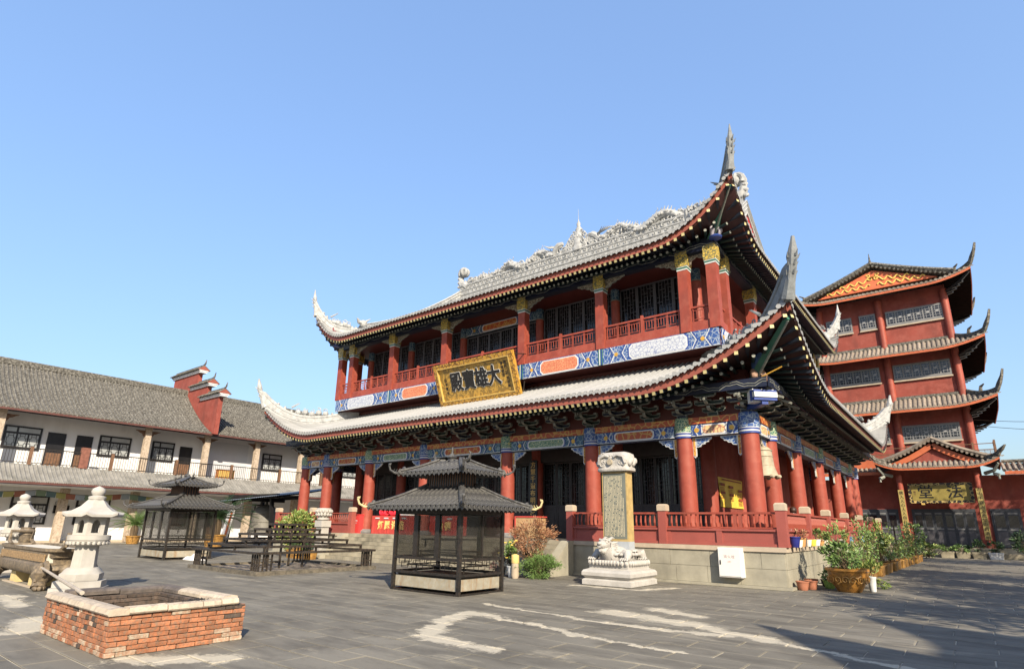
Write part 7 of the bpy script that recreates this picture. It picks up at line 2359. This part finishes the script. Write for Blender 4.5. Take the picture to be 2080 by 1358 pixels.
def bush(parent, c, rx, ry, rz, n, size, matl, clumps=14, name='foliage', w=0.5, stems=True, base=None):
    c = V(c)
    b = MB()
    sb = MB()
    cl = []
    for i in range(clumps):
        u = V((rnd.gauss(0, 1), rnd.gauss(0, 1), rnd.gauss(0, 1))).normalized() * rnd.uniform(0.35, 0.95)
        cl.append((V((c.x + u.x * rx, c.y + u.y * ry, c.z + u.z * rz)), rnd.uniform(0.25, 0.48)))
    for i in range(n):
        q, r = cl[rnd.randrange(clumps)]
        u = V((rnd.gauss(0, 1), rnd.gauss(0, 1), rnd.gauss(0, 1))).normalized() * rnd.uniform(0.3, 1.0)
        p = q + V((u.x * rx, u.y * ry, u.z * rz)) * r
        d = (p - c).normalized() + V((rnd.uniform(-0.8, 0.8), rnd.uniform(-0.8, 0.8), rnd.uniform(-0.3, 0.9)))
        leaf(b, p, d, size * rnd.uniform(0.6, 1.3), w)
    if stems:
        bs = V(base) if base else V((c.x, c.y, c.z - rz))
        for q, r in cl:
            sb.tube([bs, (bs + q) / 2 + V((rnd.uniform(-0.1, 0.1) * rx, rnd.uniform(-0.1, 0.1) * ry, 0.05)), q], [0.03 * max(rx, 0.3), 0.02 * max(rx, 0.3), 0.006], 5)
        sb.build('stem', STEM, parent)
    return tag(b.build(name, matl, parent), kind='stuff')


def pot_body(parent, c, r, h, matl, name='pot', flare=0.75, belly=0.0):
    b = MB()
    x, y, z = c
    b.lathe([(r * flare * 0.9, 0), (r * flare, 0.02), (r * (flare + 1) / 2 + belly, h * 0.5), (r * 0.97, h * 0.86), (r * 1.07, h * 0.9), (r * 1.07, h), (r * 0.95, h), (r * 0.92, h * 0.88)], (x, y, z), 22)
    b.build(name, matl, parent, 40)
    b = MB(); b.lathe([(0.01, h * 0.87), (r * 0.93, h * 0.88)], (x, y, z), 16); b.build('soil', STEM, parent)


GLAZE = MAT('brown yellow glazed pot', (0.36, 0.17, 0.035), 0.3, 0.25, 3, 0.0, 30, c2=(0.13, 0.065, 0.02))
GLAZE_Y = MAT('ochre glazed planter', (0.33, 0.185, 0.05), 0.4, 0.25, 4, 0.3, 9, c2=(0.18, 0.085, 0.025), mode='P')
TCOTTA = MAT('terracotta pot', (0.30, 0.12, 0.07), 0.8, 0.15, 4, 0.1, 20)
big = thing('large_glazed_pot', 'large round brown glazed pot with a leafy shrub at the podium corner', 'potted plant', (-2.95, 19.1, 0))
pot_body(big, (-2.95, 19.1, 0), 0.52, 0.62, GLAZE, 'pot', 0.58, 0.06)
b = MB()
for k in range(16):
    a = k * PI / 8
    b.curl((-2.95 + 0.50 * math.cos(a), 19.1 + 0.50 * math.sin(a), 0.33), (-math.sin(a), math.cos(a), 0), (0, 0, 1), 0.11, 0.02, 1.3, seg=8, a0=k)
b.build('relief_scroll', GLAZE_Y, big)
bush(big, (-3.0, 19.15, 0.95), 0.55, 0.5, 0.4, 900, 0.10, LEAF_G, 16, base=(-2.95, 19.1, 0.5))
bush(big, (-3.15, 19.3, 1.45), 0.28, 0.28, 0.45, 420, 0.09, LEAF_L, 10, 'upper_foliage', base=(-2.95, 19.1, 0.5))
# row of ochre trough planters down the side of the podium
for i, y in enumerate([22.6 + 1.38 * k for k in range(15)]):
    x = -3.25 + 0.035 * i + rnd.uniform(-0.05, 0.05)
    nm = 'ochre glazed trough planter beside the podium, number %d from the large round pot' % (i + 1)
    ords = ['nearest to the large round pot', 'second', 'third', 'fourth', 'fifth', 'sixth', 'seventh', 'eighth', 'ninth', 'tenth', 'eleventh', 'twelfth', 'thirteenth', 'fourteenth', 'farthest']
    o_ = ords[i]
    lab = 'ochre glazed trough planter along the podium wall, ' + (o_ if i in (0, 14) else o_ + ' from the large round pot')
    T_ = thing('trough_planter', lab, 'planter', (x, y, 0), 'planters along the podium side')
    b = MB()
    b.lathe([(0.80, 0), (0.84, 0.02), (0.94, 0.30), (1.0, 0.32), (1.0, 0.38), (0.92, 0.38), (0.90, 0.33)], (x, y, 0), 28, sx=0.24, sy=0.60, power=7)
    b.build('trough', GLAZE_Y, T_, 40)
    b = MB(); b.box(x - 0.2, x + 0.2, y - 0.52, y + 0.52, 0.29, 0.33); b.build('soil', STEM, T_)
    k = i % 5
    h = (0.35, 0.62, 0.75, 0.45, 0.25)[k]
    if i in (2, 3, 4): h = 0.85
    bush(T_, (x, y, 0.36 + h), 0.42, 0.6, h, 520 if i < 7 else 260, 0.10 if k != 4 else 0.14, (LEAF_G, LEAF_L, LEAF_G, LEAF_D, LEAF_L)[k], 12, base=(x, y, 0.3))
# small pots near the corner
for i, (x, y, r, h, m_, lab, lf) in enumerate(((-4.02, 18.55, 0.17, 0.24, TCOTTA, 'empty terracotta bowl at the podium corner, nearest the camera', None), (-3.88, 18.95, 0.17, 0.24, TCOTTA, 'empty terracotta bowl between another bowl and a lime pot', None), (-3.95, 19.35, 0.18, 0.26, TCOTTA, 'terracotta bowl against the podium wall behind two others', None),
        (-3.55, 19.75, 0.17, 0.22, MAT('lime plastic', (0.32, 0.46, 0.10), 0.5, 0.05, 3), 'small lime green plastic pot behind the terracotta bowls', LEAF_G), (-3.7, 20.35, 0.2, 0.2, BLACK, 'low black pot with small plants behind the lime pot', LEAF_D),
        (-3.62, 21.2, 0.22, 0.25, GLAZE_Y, 'low ochre pot behind the black pot by the podium wall', LEAF_D), (-2.45, 19.6, 0.11, 0.4, WHITE, 'narrow white pot standing behind the large round pot', None))):
    P_ = thing('small_pot', lab, 'pot', (x, y, 0), 'small pots at the podium corner')
    pot_body(P_, (x, y, 0), r, h, m_)
    if lf: bush(P_, (x, y, h + 0.12), r * 1.3, r * 1.3, 0.14, 110, 0.09, lf, 6, base=(x, y, h))
fern = thing('fern_plant', 'bright green fern spreading between the large round pot and the planters', 'plant', (-2.55, 20.5, 0))
bush(fern, (-2.55, 20.6, 0.38), 0.42, 0.6, 0.36, 520, 0.15, LEAF_L, 12, w=0.28, base=(-2.6, 20.6, 0.02))
# pots on the ledge of the podium
led = [(18.62, 0.19, 0.3, 'blue', (0.02, 0.025, 0.16), 'dark blue flowered pot on the podium ledge by the corner post', None), (19.15, 0.11, 0.2, 'white', (0.75, 0.73, 0.68), 'white pot with dark sprig, right after the dark blue pot', LEAF_B),
       (19.5, 0.13, 0.26, 'orange', (0.45, 0.25, 0.10), 'ochre round pot on the ledge after the white pot', None), (19.85, 0.09, 0.26, 'grey', (0.12, 0.11, 0.10), 'slim dark grey pot on the ledge after the ochre pot', None), (20.35, 0.11, 0.2, 'cream', (0.7, 0.66, 0.58), 'cream pot standing alone on the ledge before the yellow pot', None),
       (20.95, 0.13, 0.2, 'yellow', (0.58, 0.52, 0.08), 'lemon yellow pot on the podium ledge', None), (21.6, 0.13, 0.2, 'white', (0.75, 0.73, 0.68), 'white pot with a bushy plant after the yellow pot', LEAF_G), (22.3, 0.12, 0.16, 'orange', (0.45, 0.25, 0.10), 'low ochre pot after the bushy white pot', LEAF_L), (23.0, 0.12, 0.18, 'cream', (0.7, 0.66, 0.58), 'cream pot behind the low ochre one', None),
       (26.3, 0.2, 0.16, 'white', (0.75, 0.73, 0.68), 'wide white bowl on the middle of the ledge', None), (27.4, 0.14, 0.3, 'red', (0.36, 0.12, 0.07), 'tall terracotta pot with one stick on the ledge', LEAF_B), (28.6, 0.14, 0.26, 'pale blue', (0.16, 0.30, 0.46), 'pale blue pot on the ledge after the tall terracotta pot', None), (31.5, 0.15, 0.26, 'sky', (0.18, 0.42, 0.58), 'sky blue and white pot far along the ledge', None)]
for y, r, h, nm, c_, lab, lf in led:
    P_ = thing('ledge_pot', lab, 'pot', (PX1 - 0.02 + 0.0, y, 1.14), 'pots on the podium ledge')
    x = PX1 + 0.0
    key = nm + ' ledge pot glaze'
    m_ = bpy.data.materials.get(key) or MAT(key, c_, 0.35, 0.1, 3)
    x = -4.33 + 0.0
    pot_body(P_, (-4.04 - r * 0.0 - 0.0, y, 1.141), r, h, m_, flare=0.7) if False else pot_body(P_, (-4.12, y, 1.141), min(r, 0.16), h, m_, flare=0.7)
    if lf: bush(P_, (-4.12, y, 1.141 + h + 0.16), 0.2, 0.2, 0.2, 130, 0.08, lf, 8, base=(-4.12, y, 1.141 + h))
# plants by the right end of the steps
dry = thing('dry_shrub', 'dry reddish brown shrub beside the right end of the steps', 'shrub', (-11.55, 16.05, 0))
bush(dry, (-11.75, 16.15, 1.30), 0.78, 0.72, 0.62, 3400, 0.10, LEAF_B, 34, w=0.26, base=(-11.5, 16.05, 0.25))
bush(dry, (-11.85, 16.1, 0.8), 0.45, 0.45, 0.3, 420, 0.08, LEAF_B, 10, 'lower_foliage', 0.22, base=(-11.5, 16.05, 0.2))
gb = thing('green_bush', 'round fine-leaved green bush below the dry shrub', 'bush', (-11.35, 15.75, 0))
bush(gb, (-11.25, 15.85, 0.42), 0.66, 0.6, 0.40, 3800, 0.095, LEAF_G, 44, w=0.22, base=(-11.3, 15.85, 0.02))
mum = thing('potted_chrysanthemum', 'white pot of yellow chrysanthemums left of the green bush', 'potted plant', (-12.1, 15.55, 0))
pot_body(mum, (-12.0, 15.5, 0), 0.2, 0.36, WHITE)
bush(mum, (-12.1, 15.55, 0.75), 0.34, 0.34, 0.38, 420, 0.10, LEAF_G, 10, base=(-12.0, 15.5, 0.3))
b = MB()
for k in range(16):
    p = V((-12.1 + rnd.uniform(-0.35, 0.35), 15.5 + rnd.uniform(-0.35, 0.2), 0.75 + rnd.uniform(-0.2, 0.4)))
    b.lathe([(0.01, 0), (0.05, 0.015), (0.055, 0.03), (0.02, 0.045)], p, 9)
b.build('flower', MAT('yellow petals', (0.68, 0.50, 0.10), 0.7, 0.15, 6), mum)
dp = thing('dark_potted_plant', 'dark purple leaved potted plant left of the chrysanthemum pot', 'potted plant', (-12.6, 15.5, 0))
pot_body(dp, (-12.55, 15.5, 0), 0.2, 0.32, BLACK)
bush(dp, (-12.55, 15.5, 0.55), 0.32, 0.32, 0.28, 320, 0.12, leaf_mat('purple brown leaf', (0.07, 0.035, 0.03)), 9, base=(-12.55, 15.5, 0.3))
yj = thing('yellow_jar', 'pale yellow jar standing on the white flower pot', 'jar', (-11.75, 15.3, 0))
b = MB(); b.lathe([(0.1, 0.0), (0.13, 0.1), (0.12, 0.45), (0.13, 0.5), (0.12, 0.66), (0.05, 0.7)], (-11.78, 15.32, 0), 14); b.build('jar_body', STONE_CAP, yj, 40)
b = MB(); b.lathe([(0.125, 0.46), (0.135, 0.48), (0.13, 0.7), (0.04, 0.74)], (-11.78, 15.32, 0), 14); b.build('jar_lid', MAT('pale yellow glaze', (0.62, 0.46, 0.18), 0.5, 0.1, 3), yj, 40)
# flowering bush left of the steps
cam_b = thing('flowering_bush', 'tall green bush with yellowing leaves behind the candle rack', 'bush', (-26.5, 16.6, 0))
bush(cam_b, (-26.5, 16.7, 1.35), 1.05, 0.95, 0.85, 1900, 0.17, LEAF_L, 30, base=(-26.5, 16.7, 0.3))
bush(cam_b, (-26.4, 16.7, 0.6), 0.7, 0.7, 0.35, 500, 0.16, LEAF_L, 12, 'lower_foliage', base=(-26.5, 16.7, 0.2))
pot_body(cam_b, (-26.5, 16.7, 0), 0.45, 0.45, GLAZE_Y)
for x, y, lab in ((-25.3, 15.9, 'ochre trough with dark clipped plants right of the flowering bush'), (-24.2, 15.9, 'ochre trough with dark clipped plants nearest the steps')):
    T_ = thing('trough_planter', lab, 'planter', (x, y, 0), 'planters left of the steps')
    b = MB(); b.lathe([(0.8, 0), (0.94, 0.3), (1.0, 0.32), (1.0, 0.38), (0.9, 0.38)], (x, y, 0), 24, sx=0.5, sy=0.24, power=7); b.build('trough', GLAZE_Y, T_, 40)
    bush(T_, (x, y, 0.5), 0.45, 0.22, 0.16, 240, 0.09, LEAF_D, 8, base=(x, y, 0.3))
# cycads before the white wing
def cycad(x, y, s, lab):
    C = thing('cycad', lab, 'palm', (x, y, 0), 'cycads in ochre pots')
    pot_body(C, (x, y, 0), 0.42 * s, 0.5 * s, GLAZE_Y)
    b = MB(); b.lathe([(0.2 * s, 0.5 * s), (0.22 * s, 0.9 * s), (0.14 * s, 1.15 * s)], (x, y, 0), 10); b.build('trunk', STEM, C)
    b = MB()
    for k in range(38):
        a = k * 2.4
        el = 0.25 + 1.1 * (k / 38)
        L = 1.7 * s * rnd.uniform(0.85, 1.1)
        d = V((math.cos(a), math.sin(a), 0))
        pts = [V((x, y, 1.1 * s)) + d * L * f * math.cos(el * (1 - 0.6 * f)) + V((0, 0, L * (math.sin(el) * f - 0.55 * f * f * (1.2 - el * 0.5)))) for f in (0, 0.25, 0.5, 0.75, 1.0)]
        b.tube(pts, [0.02 * s, 0.018 * s, 0.014 * s, 0.01 * s, 0.004 * s], 4)
        for i in range(26):
            f = (i + 1) / 27
            j = min(3, int(f * 4)); q = pts[j].lerp(pts[j + 1], f * 4 - j)
            t_ = (pts[j + 1] - pts[j]).normalized()
            sd = t_.cross(V((0, 0, 1)))
            if sd.length < 0.1: sd = V((1, 0, 0))
            sd.normalize()
            ll = 0.30 * s * math.sin(PI * (0.12 + 0.85 * f))
            for g in (-1, 1):
                e = q + sd * g * ll + t_ * ll * 0.45 + V((0, 0, 0.05 * s))
                b.add([q - t_ * 0.014 * s, e, q + t_ * 0.014 * s], [(0, 1, 2)])
    b.build('frond_crown', LEAF_D if s > 1.2 else LEAF_G, C)


cycad(-38.6, 18.4, 1.55, 'larger dark cycad palm right of the farther candle house')
cycad(-45.6, 16.2, 1.1, 'smaller cycad palm in an ochre pot left of the farther candle house')
# low plants before the tall red hall
for i, (x, lab, m_) in enumerate(((-1.6, 'leftmost grey trough of low plants before the red hall doors', STEP), (-0.75, 'second grey trough of low plants before the red hall doors', STEP), (0.1, 'third grey trough of low plants, next to the white one', STEP), (0.95, 'white trough of ferns before the right porch column', WHITE))):
    T_ = thing('door_trough', lab, 'planter', (x, 49.9, 0), 'troughs before the red hall')
    b = MB(); b.lathe([(0.86, 0), (0.95, 0.3), (1.0, 0.32), (1.0, 0.42), (0.92, 0.42)], (x, 49.9, 0), 24, sx=0.4, sy=0.24, power=8); b.build('trough', m_, T_, 40)
    bush(T_, (x, 49.9, 0.62 + 0.12 * (i > 1)), 0.5, 0.35, 0.26 + 0.15 * (i > 1), 260, 0.16, LEAF_G if i < 2 else LEAF_D, 9, base=(x, 49.9, 0.36))
for x, y, h, lab, m_ in ((-3.3, 46.5, 1.2, 'leafy shrub at the far end of the planter row', LEAF_G), (-2.5, 47.2, 0.6, 'low bright shrub with white pot at the far end of the planters', LEAF_L), (2.6, 48.6, 1.1, 'dark shrub at the right edge before the red hall', LEAF_D)):
    S_ = thing('shrub', lab, 'shrub', (x, y, 0))
    bush(S_, (x, y, h), 0.8, 0.7, h * 0.8, 520, 0.18, m_, 14, base=(x, y, 0.05))
fence = thing('iron_fence', 'black iron bar fence between the podium end and the red hall', 'fence', (-4.6, 44, 0))
b = MB()
for x in (-5.6, -3.9): b.bar((x, 44, 0), (x, 44, 2.3), 0.08, 0.08, up=(0, 1, 0))
b.build('post', IRON, fence)
for k in range(9):
    b = MB(); b.bar((-5.6, 44, 0.35 + k * 0.23), (-3.9, 44, 0.35 + k * 0.23), 0.035, 0.035); b.build('rail', IRON, fence)
# ================================================================ trees on the right, mostly outside the frame
def tree(x, y, h, r, n, lab, size=0.28):
    T_ = thing('tree', lab, 'tree', (x, y, 0), 'trees on the right of the court')
    b = MB()
    b.tube([(x, y, 0), (x + 0.1, y, h * 0.3), (x - 0.1, y + 0.1, h * 0.62), (x, y, h * 0.9)], [0.24, 0.18, 0.11, 0.03], 9)
    for k in range(9):
        a = k * 2.4
        z0 = h * (0.32 + 0.05 * k)
        e = V((x + math.cos(a) * r * 0.8, y + math.sin(a) * r * 0.8, z0 + h * 0.16))
        b.tube([(x, y, z0), (V((x, y, z0)) + e) / 2 + V((0, 0, 0.2)), e], [0.09, 0.06, 0.015], 6)
    b.build('trunk', STEM, T_, True)
    bush(T_, (x, y, h * 0.68), r, r, h * 0.30, n, size, LEAF_D, 30, 'crown', stems=False)


TREES = ((8.6, 10.5, 8.6, 3.0, 5200, 'broad tree beside the court, nearest to the side hall'), (8.2, 16.8, 8.4, 3.3, 5600, 'broad tree beside the court, second from the side hall'), (8.0, 23.5, 9.0, 3.3, 5600, 'broad tree beside the court, third from the side hall'),
         (8.4, 38.0, 11.5, 4.0, 5200, 'tall tree at the right of the red hall, nearer one'), (12.5, 43.0, 13.0, 4.4, 5200, 'tall tree at the right of the red hall, farther one'))
for a in TREES: tree(*a)
tree(6.2, 30.0, 12.0, 3.1, 1500, 'sparse dark tree whose twig tips reach into the right edge of the picture', 0.34)
cab = thing('power_cable', 'two thin black cables running from the tall red hall to the right edge', 'cable', (1.2, 53, 10))
for z0, z1 in ((9.6, 9.0), (9.2, 8.2)):
    b = MB(); b.tube([V((1.15 + 9 * f, 53 - 4 * f, z0 + (z1 - z0) * f - 0.5 * math.sin(PI * f))) for f in [i / 12 for i in range(13)]], 0.016, 4); b.build('cable_run', IRON, cab)
